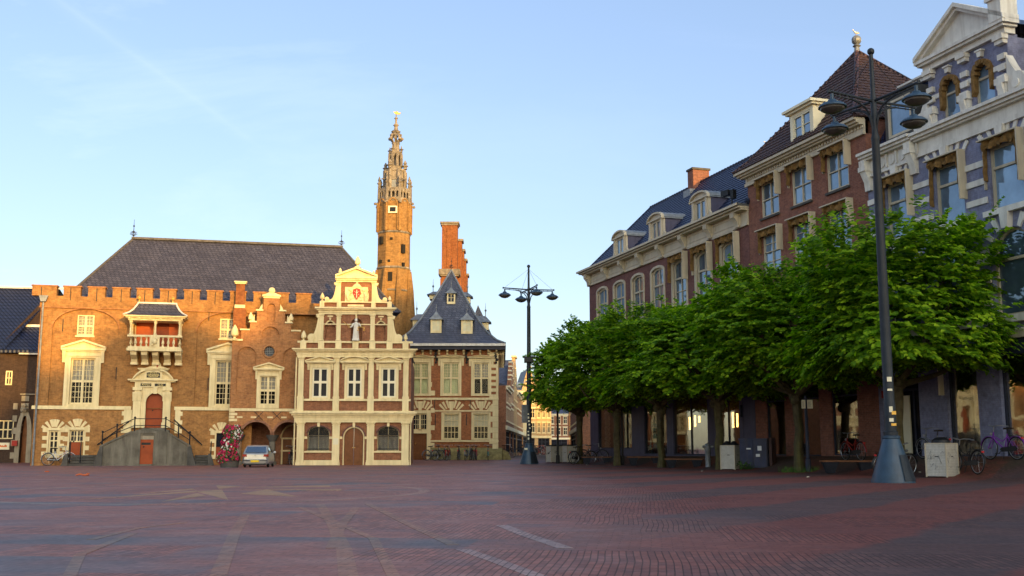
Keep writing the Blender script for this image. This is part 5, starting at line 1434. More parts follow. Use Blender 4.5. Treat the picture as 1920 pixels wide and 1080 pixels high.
for f, h in sil:
    z = z0+(ap[2]-z0)*h
    vs += [(ap[0]-(ap[0]-B0+.45)*f-.005, ap[1]-(ap[1]+.55)*f-.005, z), (ap[0]+(B1+.1-ap[0])*f+.005, ap[1]-(ap[1]+.55)*f-.005, z), (ap[0]+(B1+.1-ap[0])*f+.005, ap[1]+4.2*f+.005, z), (ap[0]-(ap[0]-B0+.45)*f-.005, ap[1]+4.2*f+.005, z)]
fs = []
for k in range(3):
    for j in range(4): fs.append((4*k+j, 4*k+(j+1) % 4, 4*k+4+(j+1) % 4, 4*k+4+j))
mb.add(vs, fs); ro = mb.build('roof', MAT['pantile_red'], t, smooth=False)
for j in (0, 1):
    mb = MB()
    for k in range(3): pantiles(mb, vs[4*k+j], vs[4*k+j+1], vs[4*k+4+j+1], vs[4*k+4+j])
    mb.build('roof_tiles', MAT['clay_brown'], ro)
mb = MB()
for j in range(4): mb.path([(vs[4*k+j][0], vs[4*k+j][1], vs[4*k+j][2]+.04) for k in range(4)], .11, 6)
for j in (0, 1):
    p0, p1 = Vector(vs[4+j]), Vector(vs[12+j])
    for k in range(22): q = p0.lerp(p1, k/22); mb.ball((q.x, q.y, q.z+.06), .09, 6, 4)
mb.build('hip_tiles', MAT['pantile_red'], ro)
mb = MB(); mb.lathe(ap[0], ap[1], [(.16, ap[2]-.1), (.12, ap[2]+.25), (.2, ap[2]+.32), (.1, ap[2]+.4)], 8); mb.ball((ap[0], ap[1], ap[2]+.62), .24, 10, 7); mb.build('finial', MAT['lead'], ro)
APB = RW.world(ap[0], -ap[1], ap[2]+.86)
c, y0, za, zb = 27.68, -.1, 14.9, 16.42
mb = MB(); mb.wall(rectp(c-.95, za, c+.95, zb), [rectp(c-.72, za+.25, c+.72, zb-.15)], y0, y0+.14)
for s in (-1, 1): mb.box(c+s*.9-.05, c+s*.9+.05, y0+.141, y0+2.6, za, zb)
dm = mb.build('dormer', MAT['white_paint'], ro)
mb = MB(); mb.wb(c-1.1, c+1.1, zb, zb+.1, -2.6, -y0+.15); mb.wb(c-1.2, c+1.2, zb+.1, zb+.22, -2.6, -y0+.28); mb.build('roof', MAT['white_paint'], dm)
win(dm, (c-.72, za+.25, c+.72, zb-.15), w=-y0, rec=.1, fr=.08, mulls=(.5,), trans=(), grid=(1,2), mat='white_paint', pane='glass_sky')
# ---- C
t = fthing(RW, 'purple_house', 'purple painted brick house with white stone bands, arched gable windows and a pediment', 'building')
C0, C1 = 32.2, 46.0; cu = [34.08, 37.0, 39.85, 42.9]
r1 = [(c-.78, 9.2, c+.78, 11.5) for c in cu]; r2 = [(c-.95, 5.45, c+.95, 8.5) for c in cu]
shopC = [(32.75, .62, 34.65, 4.0), (36.2, .68, 37.8, 4.15), (38.9, .7, 41.2, 4.15), (42.2, .7, 44.5, 4.15)]
mb = MB(); mb.wall(rectp(C0, -.1, C1, 12.1), [rectp(*r) for r in r1] + [archp(*r, .95, 12) for r in r2] + [rectp(*r) for r in shopC], 0, .45)
mb.box(C1-.4, C1, .451, 9, 0, 12.1); mb.box(C0, C0+.4, .451, 9, 0, 12.1)
g0, g1 = 36.22, 40.35
ga = [(c-.5, 13.05, c+.5, 14.78) for c in (37.42, 39.12)]
mb.wall(rectp(g0, 12.101, g1, 15.3), [archp(*r, .5, 12) for r in ga], 0, .45); mb.box(g1-.4, g1, .451, 5, 12.2, 15.2); mb.box(g0, g0+.4, .451, 5, 12.2, 15.2)
mb.build('wall', MAT['purple_brick'], t)
for i, r in enumerate(r1):
    win(t, r, rec=.2, fr=.1, mulls=(), trans=(.68,), mw=.09, mat='cream_row', pane='glass_sky'); awning(t, (r[0]-.02, r[1], r[2]+.02, r[3]+.06), 0, .34, .6, 40+i, .7)
for r in r2: win(t, r, rec=.25, fr=.1, mulls=(), trans=(.66,), mw=.1, arch=.95, mat='cream_row', pane='glass_sky')
for i, r in enumerate(ga):
    win(t, r, rec=.2, fr=.07, mulls=(), trans=(.64,), mw=.08, arch=.5, mat='cream_row', pane='glass_sky')
    mb = MB(); arc = archp(r[0], r[1], r[2], r[3], .5, 14)[2:]; c = (r[0]+r[2])/2; cz = arc[0][1]; rr = random.Random(i)
    for k in range(len(arc)-1):
        (a, b), (d, e) = arc[k], arc[k+1]; q = rr.uniform(.55, .72)
        mb.prism([(a, b), (d, e), (c+(d-c)*q, cz+(e-cz)*q), (c+(a-c)*q, cz+(b-cz)*q)], -.1-.06*rr.random(), .12)
    for s in (r[0], r[2]-.12): mb.prism([(s, cz-.75), (s+.12, cz-.6), (s+.14, cz+.1), (s-.0, cz+.1)], -.12, .1)
    mb.build('awning_cloth', MAT['awning_cloth'], t)
mb = MB()
def split(z0, z1, u0, u1, holes, p=.06):
    us = u0
    for a, b in sorted(holes):
        if a > us: mb.wb(us, a, z0, z1, -.02, p)
        us = max(us, b)
    if us < u1: mb.wb(us, u1, z0, z1, -.02, p)
hz = [(r[0]-.13, r[2]+.13) for r in r1]
for z in (9.55, 10.25, 10.9): split(z, z+.22, C0, C1, hz, .06)
hz2 = [(r[0]-.05, r[2]+.05) for r in r2]
for z in (5.9, 6.7, 7.4): split(z, z+.22, C0, C1, hz2, .06)
for c in cu:
    fan(mb, c, 10.6, 1.2, 1.85, (52, 66, 79, 101, 114, 128), .06, .09, -.01, .05)
    mb.prism([(c-.13, 11.72), (c+.13, 11.72), (c+.2, 12.12), (c-.2, 12.12)], -.2, 0)
    mb.wb(c-1.0, c+1.0, 9.0, 9.2, -.02, .2)
    fan(mb, c, 7.55, 1.0, 1.5, (15, 38, 62, 118, 142, 165), .08, .12, -.01, .06); mb.prism([(c-.14, 8.45), (c+.14, 8.45), (c+.2, 9.0), (c-.2, 9.0)], -.24, 0)
    mb.wb(c-1.2, c+1.2, 5.2, 5.45, -.02, .22)
for r in ga:
    c = (r[0]+r[2])/2; mb.prism([(c-.08, 14.86), (c+.08, 14.86), (c+.12, 15.08), (c-.12, 15.08)], -.16, 0); mb.wb(c-.16, c+.16, 15.06, 15.12, 0, .2)
split(13.05, 13.12, g0, g1, [(r[0], r[2]) for r in ga], .1)
split(14.1, 14.28, g0, g1, [(r[0]-.04, r[2]+.04) for r in ga], .05)
for c in (g0+.2, (ga[0][2]+ga[1][0])/2, g1-.2):
    mb.wb(c-.2, c+.2, 13.02, 13.5, -.02, .2); mb.wb(c-.26, c+.26, 13.5, 13.72, -.02, .28); mb.wb(c-.2, c+.2, 13.72, 13.82, -.02, .2)
    console(mb, c-.13, c+.13, 13.1, 13.5, .19, .12)
    for z in (14.0, 14.4): mb.wb(c-.17, c+.17, z, z+.2, -.02, .15)
    mb.wb(c-.2, c+.2, 14.95, 15.1, -.02, .2); mb.wb(c-.24, c+.24, 15.1, 15.28, -.02, .26)
# volutes at the gable's feet
for s, u in ((-1, g0), (1, g1)):
    n = 16; cx = u+s*.42; cz = 13.35
    mb.prism([(cx+.42*math.cos(2*math.pi*k/n), cz+.42*math.sin(2*math.pi*k/n)) for k in range(n)], -.14, .2)
    mb.prism([(cx+.16*math.cos(2*math.pi*k/n), cz+.16*math.sin(2*math.pi*k/n)) for k in range(n)], -.2, .2)
    mb.prism([(u, 13.4), (u+s*.5, 13.6), (u+s*.2, 14.1), (u, 14.5)], -.12, .2)
mb.build('stone_band', MAT['white_stone'], t)
mb = MB()
for a, b, p in ((12.1, 12.28, .12), (12.28, 12.7, .07), (12.7, 12.78, .25), (12.78, 12.9, .36), (12.9, 13.02, .46)): mb.wb(35.45, C1+.1, a, b, -.02, p)
for a, b, p in ((12.05, 12.16, .14), (12.16, 12.75, .08), (12.75, 12.84, .3), (12.84, 12.95, .42), (12.95, 13.06, .52)): mb.wb(C0-.02, 35.42, a, b, -.02, p)
for k in range(5):
    u = 32.7+k*.62; n = 10; mb.prism([(u+.2*math.cos(2*math.pi*j/n), 12.46+.22*math.sin(2*math.pi*j/n)) for j in range(n)], -.12, -.07); mb.wb(u+.27, u+.36, 12.2, 12.74, .08, .16)
for u in (32.35, 35.2): console(mb, u-.16, u+.2, 11.5, 12.76, 0, .4); mb.wb(u-.2, u+.24, 12.3, 12.5, 0, .42)
mb.build('cornice', MAT['white_stone'], t)
mb = MB(); mb.wb(g0-.08, g1+.08, 15.28, 15.5, -.3, .16); mb.wb(g0-.2, g1+.2, 15.5, 15.6, -.3, .32); mb.wb(g0-.28, g1+.28, 15.6, 15.72, -.3, .4)
pc = (g0+g1)/2; mb.prism([(g0-.1, 15.72), (g1+.1, 15.72), (pc, 17.0)], -.1, .3)
for a, b in ((g0-.3, pc), (g1+.3, pc)):
    for p, d in ((.42, .0), (.3, -.14)): mb.prism([(a, 15.73+d), (b, 17.08+d), (b, 17.24+d), (a, 15.9+d)], -p, .3)
mb.wb(g1-.35, g1+.25, 15.72, 16.5, -.3, .42); mb.wb(g1-.42, g1+.32, 16.5, 16.62, -.35, .5); mb.wb(g1-.38, g1+.28, 16.62, 16.72, -.3, .44)
mb.build('pediment', MAT['white_stone'], t)
mb = MB(); vs = [(C0-.02, .3, 13.07), (g0+.01, .3, 13.07), (g0+.01, 2.0, 16.0), (C0-.02, 2.0, 16.0)]; vs += [(x, y+.3, z) for x, y, z in vs]
mb.add(vs, [(0,1,2,3), (4,7,6,5), (0,4,5,1), (1,5,6,2), (2,6,7,3), (3,7,4,0)])
vs = [(g1-.01, .3, 13.07), (C1, .3, 13.07), (C1, 2.0, 16.0), (g1-.01, 2.0, 16.0)]; vs += [(x, y+.3, z) for x, y, z in vs]
mb.add(vs, [(0,1,2,3), (4,7,6,5), (0,4,5,1), (1,5,6,2), (2,6,7,3), (3,7,4,0)])
mb.add([(g0, .3, 15.72), (g1, .3, 15.72), (pc, .3, 16.95), (g0, 6, 15.72), (g1, 6, 15.72), (pc, 6, 16.95)], [(0,2,5,3), (1,4,5,2)])
ro = mb.build('roof', MAT['pantile_navy'], t, smooth=False)
mb = MB(); mb.box(C0-.02, g0+.01, 1.8, 2.3, 16.0, 16.16); mb.box(C0-.02, g0, 1.7, 2.3, 16.16, 16.24); mb.box(g1, C1, 1.8, 2.3, 16.0, 16.16); mb.build('roof_cornice', MAT['white_stone'], ro)
mb = MB(); mb.wall(rectp(33.2, 13.3, 35.0, 15.2), [rectp(33.38, 13.45, 34.82, 15.0)], .25, .4); mb.box(33.2, 35.0, .2, 1.8, 15.2, 15.32); mb.box(33.2, 33.3, .401, 1.8, 13.3, 15.2); mb.box(34.9, 35, .401, 1.8, 13.3, 15.2)
dm = mb.build('dormer', MAT['dark_stone'], ro)
win(dm, (33.38, 13.45, 34.82, 15.0), w=-.25, rec=.08, fr=.1, mulls=(), mat='cream_row', pane='glass_sky')
for r in shopC[1:]:
    o = shop_front(t, *r, rec=.2, trans=(), room=2.5)
    mb = MB(); mb.wb(r[0]+.1, r[0]+.55, r[1], r[3]-.1, -1.2, -1.1); mb.wb(r[0]+.05, r[2]-.05, r[1], r[1]+1.7, -1.3, -1.25); mb.build('display_panel', MAT['curtain_white'], o)
r = shopC[0]
mb = MB(); mb.wall(rectp(*r), [rectp(r[0]+.1, r[1]+.1, r[0]+.9, r[3]-.8), rectp(r[0]+1.0, r[1]+.1, r[2]-.1, r[3]-.8), rectp(r[0]+.1, r[3]-.7, r[2]-.1, r[3]-.1)], .5, .6); d_ = mb.build('shop_door', MAT['shop_navy'], t)
mb = MB(); mb.box(r[0]+.05, r[2]-.05, .54, .56, r[1]+.05, r[3]-.05); mb.build('pane', MAT['glass_dark'], d_)
mb = MB(); mb.box(r[0]+.3, r[0]+.75, .44, .49, r[1]+.1, r[1]+2.4); mb.build('white_panel', MAT['white_paint'], d_)
text_mesh('house_number', '7', .38, MAT['text_gold'], d_, (r[2]-.35, .49, 2.75))
mb = MB(); mb.wb(32.42, 32.62, 2.95, 3.25, 0, .03); o = mb.build('street_sign', MAT['red_shield'], t)
mb = MB(); mb.wb(38.6, 45, 4.62, 4.82, .0, .42); mb.prism_x([(-.0, 4.82), (-.42, 4.82), (-.3, 4.95), (0, 5.0)], 38.6, 45); o = mb.build('awning_box', MAT['cream_row'], t)
mb = MB(); mb.wb(38.75, 44.9, 4.1, 4.62, .05, .3); mb.build('awning_cloth', MAT['shop_navy'], o)
mb = MB(); mb.wb(C0, 38.5, 4.5, 4.62, -.02, .15); mb.build('shop_cornice', MAT['shop_purple'], t)
mb = MB(); mb.wb(35.98, 36.08, 2.9, 4.4, 0, .18); mb.build('drain_pipe', MAT['white_paint'], t)

# ================================================================== LEFT EDGE: dark side house
SH = Fr(*G(56, 868.5), math.cos(R(8)), math.sin(R(8)))
t = fthing(SH, 'side_house', 'dark brick house under a blue roof at the left edge, with a gothic cream gateway', 'building')
P = SH.P; u0 = P(-160, 800)[0]; Zs = lambda y, x=20: P(x, y)[1]; Xs = lambda x, y=780: P(x, y)[0]
wv = SH.rect(10, 695, 23, 722); wb_ = SH.rect(-14, 788, 25, 823)
gate = archp(Xs(41), -.05, Xs(54), Zs(777), 1.7, 10)
zE = Zs(655); ue = Xs(57)+1.2
mb = MB(); mb.wall(rectp(u0, -.1, ue, zE), [rectp(*wv), rectp(*wb_), gate], 0, .4); mb.box(u0, u0+.4, .401, 9, 0, zE); mb.box(u0, ue, 8.6, 9, 0, zE)
mb.build('wall', MAT['dark_brick'], t)
win(t, wv, rec=.1, fr=.09, mulls=(.5,), trans=(.5,), mw=.06); win(t, wb_, rec=.12, fr=.07, mulls=(.25, .5, .75), trans=(.5,), mw=.07)
mb = MB(); o_ = archp(Xs(41)-.3, -.05, Xs(54)+.3, Zs(777)+.3, 2.0, 12); i_ = archp(Xs(41), -.04, Xs(54), Zs(777), 1.7, 12)
mb.wall(o_, [i_], -.12, .2)
for k in range(5): mb.wb(Xs(41)-.55, Xs(41)-.28, .3+k*.8, .7+k*.8, 0, .1)
for a, b in ((742, 752), (756, 772), (774, 780)): mb.wb(Xs(39), Xs(53), Zs(b), Zs(a), 0, .1)
mb.lathe(Xs(46), -.18, [(.2, Zs(772)), (.26, Zs(767)), (.14, Zs(764)), (.2, Zs(761)), (.05, Zs(757))], 8)
mb.wb(Xs(36), ue, Zs(740), Zs(738), 0, .14)
mb.build('gateway', MAT['stone'], t)
mb = MB(); mb.box(Xs(40), Xs(55), .35, .42, 0, Zs(775)); mb.build('gate_door', MAT['door_brown'], t)
mb = MB(); mb.wb(Xs(-14), Xs(22), Zs(843), Zs(830), .02, .1); sg = mb.build('shop_sign', MAT['white_paint'], t)
mb = MB(); rr = random.Random(2)
for k in range(9): u = Xs(1+k*1.8); mb.wb(u, u+rr.uniform(.03, .09), Zs(838), Zs(838)+rr.uniform(.05, .15), .09, .11)
mb.build('sign_picture', MAT['panel_orange'], sg)
mb = MB(); mb.wb(Xs(28), Xs(38), Zs(836), Zs(826), 0, .3); mb.build('letter_box', MAT['red_shield'], t)
mb = MB(); zr = P(60, 541, -5.5)[1]
mb.add([(u0-.5, -.4, zE), (P(12,655)[0], -.4, zE), (P(57,545,-5.5)[0]+2, 5.5, zr), (u0-.5, 5.5, zr), (u0-.5, 11, zE), (ue+1, 11, zE)], [(0,1,2,3), (3,2,5,4)])
zr2 = P(40, 611, -2)[1]
mb.add([(P(4,655)[0], -.45, zE-.06), (ue, -.45, zE-.06), (ue, 2.2, zr2), (P(20,612,-2.2)[0], 2.2, zr2), (P(4,655)[0], -.45, zE-.25), (ue, -.45, zE-.25)], [(0,1,2,3), (0,4,5,1)])
ro = mb.build('roof', MAT['pantile_navy'], t, smooth=False)
mb = MB(); a = (P(0,655)[0], zE); b = P(58, 558, -4.5)
mb.add([(P(0,655)[0]-.1, -.3, zE), (P(6,655)[0]+.3, -.3, zE), (b[0]+1.5, 4.7, b[1]-1.2), (b[0]+1.5, 4.7, b[1]+.7), (P(0,655)[0]-.1, .2, zE), (P(6,655)[0]+.3, .2, zE)], [(0,1,2,3), (0,3,4), (1,5,2)])
mb.build('gable_wall', MAT['dark_brick'], t)
mb = MB(); mb.wb(Xs(31), ue, zE-.35, zE-.06, 0, .4); mb.box(P(36,612,-2)[0], ue, 2.1, 2.3, zr2-.05, zr2+.12); mb.box(u0, ue+1, 5.4, 5.6, zr-.02, zr+.12); mb.build('gutter', MAT['white_stone'], t)

# ================================================================== STREET HOUSES BEYOND
def house(name, label, fr, u0, u1, ze, zt, kind, wmat, trim, floors, nwin, depth=9, shopc='shop_navy', rmat='slate_blue', shoph=3.0, pane='glass_dark'):
    t = fthing(fr, name, label, 'house', 'houses along the street beyond')
    w = u1-u0; c = (u0+u1)/2
    if kind == 'step':
        n = 5; out = [(u0, -.1), (u1, -.1), (u1, ze)]
        for k in range(n): out += [(u1-w*.42*(k)/n-(.0 if k == 0 else 0), ze+(zt-ze)*(k+1)/n), (u1-w*.42*(k+1)/n, ze+(zt-ze)*(k+1)/n)]
        out2 = [(2*c-a, b) for a, b in out[3:]][::-1]; out = out + out2 + [(u0, ze)]
    elif kind == 'point': out = [(u0, -.1), (u1, -.1), (u1, ze), (c+w*.12, zt-.3), (c+w*.12, zt), (c-w*.12, zt), (c-w*.12, zt-.3), (u0, ze)]
    else: out = [(u0, -.1), (u1, -.1), (u1, ze), (u0, ze)]
    hs = []; fh = (ze-shoph-.3)/floors
    for f in range(floors):
        for k in range(nwin):
            cw = u0+w*(k+.5)/nwin; ww = min(.5, w/nwin*.3); z0 = shoph+.5+f*fh
            hs.append((cw-ww, z0, cw+ww, z0+fh*.68))
    if kind in ('step', 'point'): hs.append((c-.4, ze+.2, c+.4, ze+.2+(zt-ze)*.35))
    sh = (u0+.3, .5, u1-.3, shoph-.4)
    mb = MB(); mb.wall(out, [rectp(*h) for h in hs]+[rectp(*sh)], 0, .35)
    mb.box(u0, u0+.3, .351, depth, -.1, ze); mb.box(u1-.3, u1, .351, depth, -.1, ze)
    mb.build('wall', MAT[wmat], t)
    for h in hs: win(t, h, rec=.1, fr=.08, mulls=(.5,), trans=(.6,), mw=.06, mat=trim, pane=pane)
    mb = MB(); mb.wb(u0-.05, u1+.05, shoph-.35, shoph, -.02, .15)
    if kind == 'flat': mb.cornice(u0, u1, [(ze-.35, ze-.15, .15), (ze-.15, ze, .35)], False)
    for h in hs: mb.wb(h[0]-.12, h[2]+.12, h[3], h[3]+.16, -.02, .08); mb.wb(h[0]-.12, h[2]+.12, h[1]-.12, h[1], -.02, .12)
    if kind == 'step':
        for k in range(5): mb.wb(u0+w*.42*k/5-.06, u0+w*.42*(k+1)/5+.05, ze+(zt-ze)*(k+1)/5, ze+(zt-ze)*(k+1)/5+.12, -.3, .08); mb.wb(u1-w*.42*(k+1)/5-.05, u1-w*.42*k/5+.06, ze+(zt-ze)*(k+1)/5, ze+(zt-ze)*(k+1)/5+.12, -.3, .08)
    if kind == 'point': mb.wb(c-w*.15, c+w*.15, zt, zt+.2, -.4, .15)
    mb.build('trim', MAT[trim], t)
    win(t, sh, rec=.2, fr=.1, mulls=(.33, .66), trans=(.75,), mat=shopc, name='shop_window')
    mb = MB(); zr = zt-.2 if kind != 'flat' else zt
    if kind == 'flat': mb.add([(u0, -.2, ze), (u1, -.2, ze), (u1, depth*.5, zt), (u0, depth*.5, zt), (u0, depth, ze), (u1, depth, ze)], [(0,1,2,3), (3,2,5,4), (0,3,4), (1,5,2)])
    else: mb.add([(u0, .3, ze), (c, .3, zr), (u1, .3, ze), (u0, depth, ze), (c, depth, zr), (u1, depth, ze)], [(0,1,4,3), (1,2,5,4), (3,4,5)])
    mb.build('roof', MAT[rmat], t, smooth=False)
    return t
# left side of the street: facades look to the right
L0 = (-.55, 97.0); LD = (.045, 1)
SL = Fr(L0[0], L0[1], LD[0], LD[1])          # direction runs away from the square, normal to the right
# n = (d.y, -d.x) = (1, -.05): faces the street
house('street_house', 'dark fronted house with black shop, next behind the corner house', SL, 0, 9, 6.6, 8.0, 'flat', 'house_brick', 'white_paint', 2, 4, shopc='shop_navy')
house('street_house', 'red and white banded step gable house in the street left of the square lamp', SL, 9.1, 16, 7.2, 9.6, 'step', 'house_brick', 'white_paint', 2, 3)
house('street_house', 'yellow ochre narrow house with sunlit gable in the street', SL, 16.1, 25, 8.6, 10.8, 'point', 'buff_brick', 'cream', 2, 3)
house('street_house', 'long low brick house with white window frames further down the street', SL, 25.1, 44, 7.4, 8.6, 'flat', 'wing_brick', 'white_paint', 2, 7)
house('street_house', 'cream plastered house far down the left side of the street', SL, 44.1, 62, 8.5, 9.6, 'flat', 'cream', 'cream', 2, 6)
# the bend: facades look back at the square
SB = Fr(2.2, 168, math.cos(R(-28)), math.sin(R(-28)))
SB = Fr((978-960)/F*172, 172, math.cos(R(8)), math.sin(R(8)))
house('street_house', 'narrow buff gable closing the street just left of the far lamp post', SB, 0, 2.4, 10.2, 13.9, 'point', 'buff_brick', 'cream', 3, 2, pane='glass_dark')
SB2 = Fr((1004-960)/F*176, 176, math.cos(R(8)), math.sin(R(8)))
o = house('street_house', 'golden flat topped house with two chimneys at the bend of the street', SB2, 0.1, 2.6, 10.6, 11.6, 'flat', 'buff_brick', 'cream', 3, 3)
mb = MB(); mb.wb(.3, .9, 10, 13.6, -3, -2); mb.wb(1.6, 2.2, 10, 12.8, -3, -2); mb.build('chimney', MAT['buff_brick'], o)
SC = Fr((1034-960)/F*205, 205, math.cos(R(-6)), math.sin(R(-6)))
house('street_house', 'far red brick house at the end of the street, right of the far lamp post', SC, -.6, 3.2, 7.5, 9.5, 'flat', 'house_brick', 'white_paint', 2, 3)
house('street_house', 'far brown brick house at the end of the street, partly behind the thin pole', SC, 3.3, 8, 8.2, 10.5, 'flat', 'wing_brick', 'cream', 2, 3)
house('street_house', 'far dark red house at the end of the street beside the right hand trees', SC, 8.1, 13.5, 7.8, 10, 'flat', 'row_brick', 'cream', 2, 3)
# beside the row, across a side street
SD = Fr(5.6, 90, -.03, -1)
house('street_house', 'pale shop house on the right of the street, half hidden by the leftmost lime tree', SD, -9, 0, 6.2, 7.2, 'flat', 'house_brick', 'white_paint', 1, 3, shopc='white_paint', shoph=2.8)
house('street_house', 'brown brick house on the right of the street behind the far white bins', SD, -30, -9.1, 6.8, 8.0, 'flat', 'row_brick', 'cream', 2, 6, shopc='shop_navy', shoph=2.8)
# ================================================================== TREES
def leaf_mat(name, c0, c1, c2):
    m, nt, N, L, bs = nodes(name)
    g = N.new('ShaderNodeNewGeometry')
    col = ramp(nt, g.outputs['Random Per Island'], [(.0, c0), (.55, c1), (1, c2)])
    L.new(col, bs.inputs['Base Color']); bs.inputs['Roughness'].default_value = .65; bs.inputs['Specular IOR Level'].default_value = .15
    tr = N.new('ShaderNodeBsdfTranslucent'); L.new(mix_rgb(nt, 1, col, (1.3, 1.6, .5), 'MULTIPLY'), tr.inputs[0])
    mx = N.new('ShaderNodeMixShader'); mx.inputs[0].default_value = .45
    L.new(bs.outputs[0], mx.inputs[1]); L.new(tr.outputs[0], mx.inputs[2]); L.new(mx.outputs[0], N['Material Output'].inputs['Surface'])
leaf_mat('lime_leaf', (.05, .12, .005), (.135, .265, .007), (.34, .48, .02))
plain('bark', (.075, .058, .030), .9, .3, 5, dirt=(.07, .075, .02), bumps=.6)
plain('grass_blade', (.05, .10, .02), .8, .3, 5)
def mesh_from_np(name, V, Fq, mat):
    me = bpy.data.meshes.new(name); me.vertices.add(len(V)); me.vertices.foreach_set('co', V.ravel())
    nf = len(Fq); k = Fq.shape[1]
    me.loops.add(nf*k); me.loops.foreach_set('vertex_index', Fq.ravel().astype(np.int32))
    me.polygons.add(nf); me.polygons.foreach_set('loop_start', np.arange(0, nf*k, k, dtype=np.int32)); me.polygons.foreach_set('loop_total', np.full(nf, k, dtype=np.int32))
    me.update(calc_edges=True); me.materials.append(mat); return me
def leaves_mesh(seed, rx=4.1, ry=3.6, zlo=3.0, zmid=5.6, zhi=9.2, nspray=2500, per=13):
    g = np.random.default_rng(seed); Cc = []; Dd = []; Nn = []; Ss = []
    lobes = [(g.uniform(0, 2*math.pi), g.uniform(-.7, .95), g.uniform(.22, .42)) for _ in range(44)]
    cnt = 0
    while cnt < nspray:
        a = g.uniform(0, 2*math.pi); s = g.uniform(-1, 1)      # direction on the sphere
        q = math.sqrt(max(0, 1-s*s))
        k = .66
        for la, ls, lw in lobes:
            dd = math.cos(a-la)*q*math.sqrt(1-ls*ls)+s*ls
            k = max(k, .66) if False else k
            k += lw*math.exp(-(1-dd)*24)
        k = min(k, 1.1)
        r = k*(g.uniform(.30, 1)**.28)
        if g.random() < .07: r *= g.uniform(1.05, 1.22)
        hh = (zhi-zmid) if s > 0 else (zmid-zlo)
        fz = s*r; flat = abs(s)**.8*np.sign(s)
        p = np.array([math.cos(a)*(q**.62)*rx*r, math.sin(a)*(q**.62)*ry*r, zmid+flat*hh*r])
        if p[2] < zlo-.15: continue
        out = np.array([math.cos(a)*q, math.sin(a)*q, 0]); n_ = np.linalg.norm(out); out = out/n_ if n_ > .05 else np.array([math.cos(a), math.sin(a), 0])
        up = .45 if s > .35 else (.05 if s > -.2 else -.25)
        if s > .6: up = 1.3
        d = out+np.array([g.normal(0, .45), g.normal(0, .45), up+g.normal(0, .3)]); d /= np.linalg.norm(d)
        L_ = g.uniform(.45, .95)*(1.25 if s > .6 and g.random() < .3 else 1)
        side = np.cross(d, [0, 0, 1]); side /= np.linalg.norm(side)+1e-6
        for j in range(per):
            f = (j+.5)/per; sg = 1 if j % 2 else -1
            c = p+d*L_*(f-.35)+np.array([0, 0, -.22*f*f*L_])
            ld = d*.55+side*sg*.8+np.array([0, 0, g.normal(-.25, .2)]); ld /= np.linalg.norm(ld)
            nn = np.array([g.normal(0, .3), g.normal(0, .3), 1])+out*.75; nn -= ld*nn.dot(ld); nn /= np.linalg.norm(nn)
            Cc.append(c); Dd.append(ld); Nn.append(nn); Ss.append(g.uniform(.085, .135)*(1.15 if f < .7 else .8))
        cnt += 1
    Cc = np.array(Cc); Dd = np.array(Dd); Nn = np.array(Nn); Ss = np.array(Ss)[:, None]; B = np.cross(Nn, Dd)
    tmpl = [(0, 0, 0), (.55, .62, .16), (1.25, .55, .12), (1.9, 0, -.12), (1.25, -.55, .12), (.55, -.62, .16)]
    V = np.stack([Cc+Dd*Ss*a+B*Ss*b+Nn*Ss*h for a, b, h in tmpl], 1).reshape(-1, 3)
    n = len(Cc); base = (np.arange(n)*6)[:, None]
    Fq = np.concatenate([base+np.array([[0, 1, 2, 3]]), base+np.array([[0, 3, 4, 5]])], 0)
    return mesh_from_np('crown', V.astype(np.float32), Fq, MAT['lime_leaf'])
def trunk_mb(seed, h=3.3, r=.18):
    rr = random.Random(seed); mb = MB()
    pts = [(rr.uniform(-.04, .04), rr.uniform(-.04, .04), h*k/6) for k in range(7)]; pts[0] = (0, 0, -.15)
    rad_ = [r*1.35, r*1.05, r, r*.97, r*.97, r*1.1, r*1.2]
    n = 12; vs = []; fs = []
    for (x, y, z), q in zip(pts, rad_):
        for k in range(n):
            a = 2*math.pi*k/n; qq = q*(1+.1*math.sin(3*a+seed)+rr.uniform(-.05, .05)); vs.append((x+qq*math.cos(a), y+qq*math.sin(a), z))
    for i in range(6):
        for k in range(n): fs.append((i*n+k, i*n+(k+1) % n, (i+1)*n+(k+1) % n, (i+1)*n+k))
    mb.add(vs, fs)
    for k in range(9):
        a = k*2*math.pi/9+rr.uniform(-.3, .3); e = rr.uniform(.15, 1.2); l = rr.uniform(2.2, 3.4)
        p = Vector((0, 0, h-.2)); d = Vector((math.cos(a), math.sin(a), e)).normalized()
        q1 = p+d*l*.4+Vector((0, 0, .1)); q2 = p+d*l*.75+Vector((rr.uniform(-.2, .2), rr.uniform(-.2, .2), .35)); q3 = p+d*l+Vector((0, 0, .75))
        mb.path([p, q1, q2, q3], [.13, .09, .06, .025], 6)
        for _ in range(3):
            s = q1.lerp(q3, rr.uniform(.1, .8)); mb.tube(s, s+Vector((rr.uniform(-1, 1), rr.uniform(-1, 1), rr.uniform(.1, 1))).normalized()*rr.uniform(.7, 1.3), .04, .012, 4)
    for k in range(7):
        a = rr.uniform(0, 6.28); mb.ball((.2*math.cos(a), .2*math.sin(a), h-rr.uniform(0, .5)), rr.uniform(.12, .22), 7, 5)
    return mb
crowns = [leaves_mesh(11), leaves_mesh(23), leaves_mesh(37)]
TREES = [(1087,870,.84,'leftmost lime tree of the row, its crown edge against the lit street'),
         (1157,873,.94,'second lime tree from the street end, beside the thin dark post'),
         (1240,876.5,.97,'third lime tree from the street end, between two benches'),
         (1350,880.5,1.02,'lime tree whose trunk stands behind the white bin by the blue cabinet'),
         (1500,885,1.0,'lime tree with swollen trunk head and grass at its foot beside the notice post'),
         (1689,892,1.0,'nearest and tallest lime tree, just behind the tall blue lamp post')]
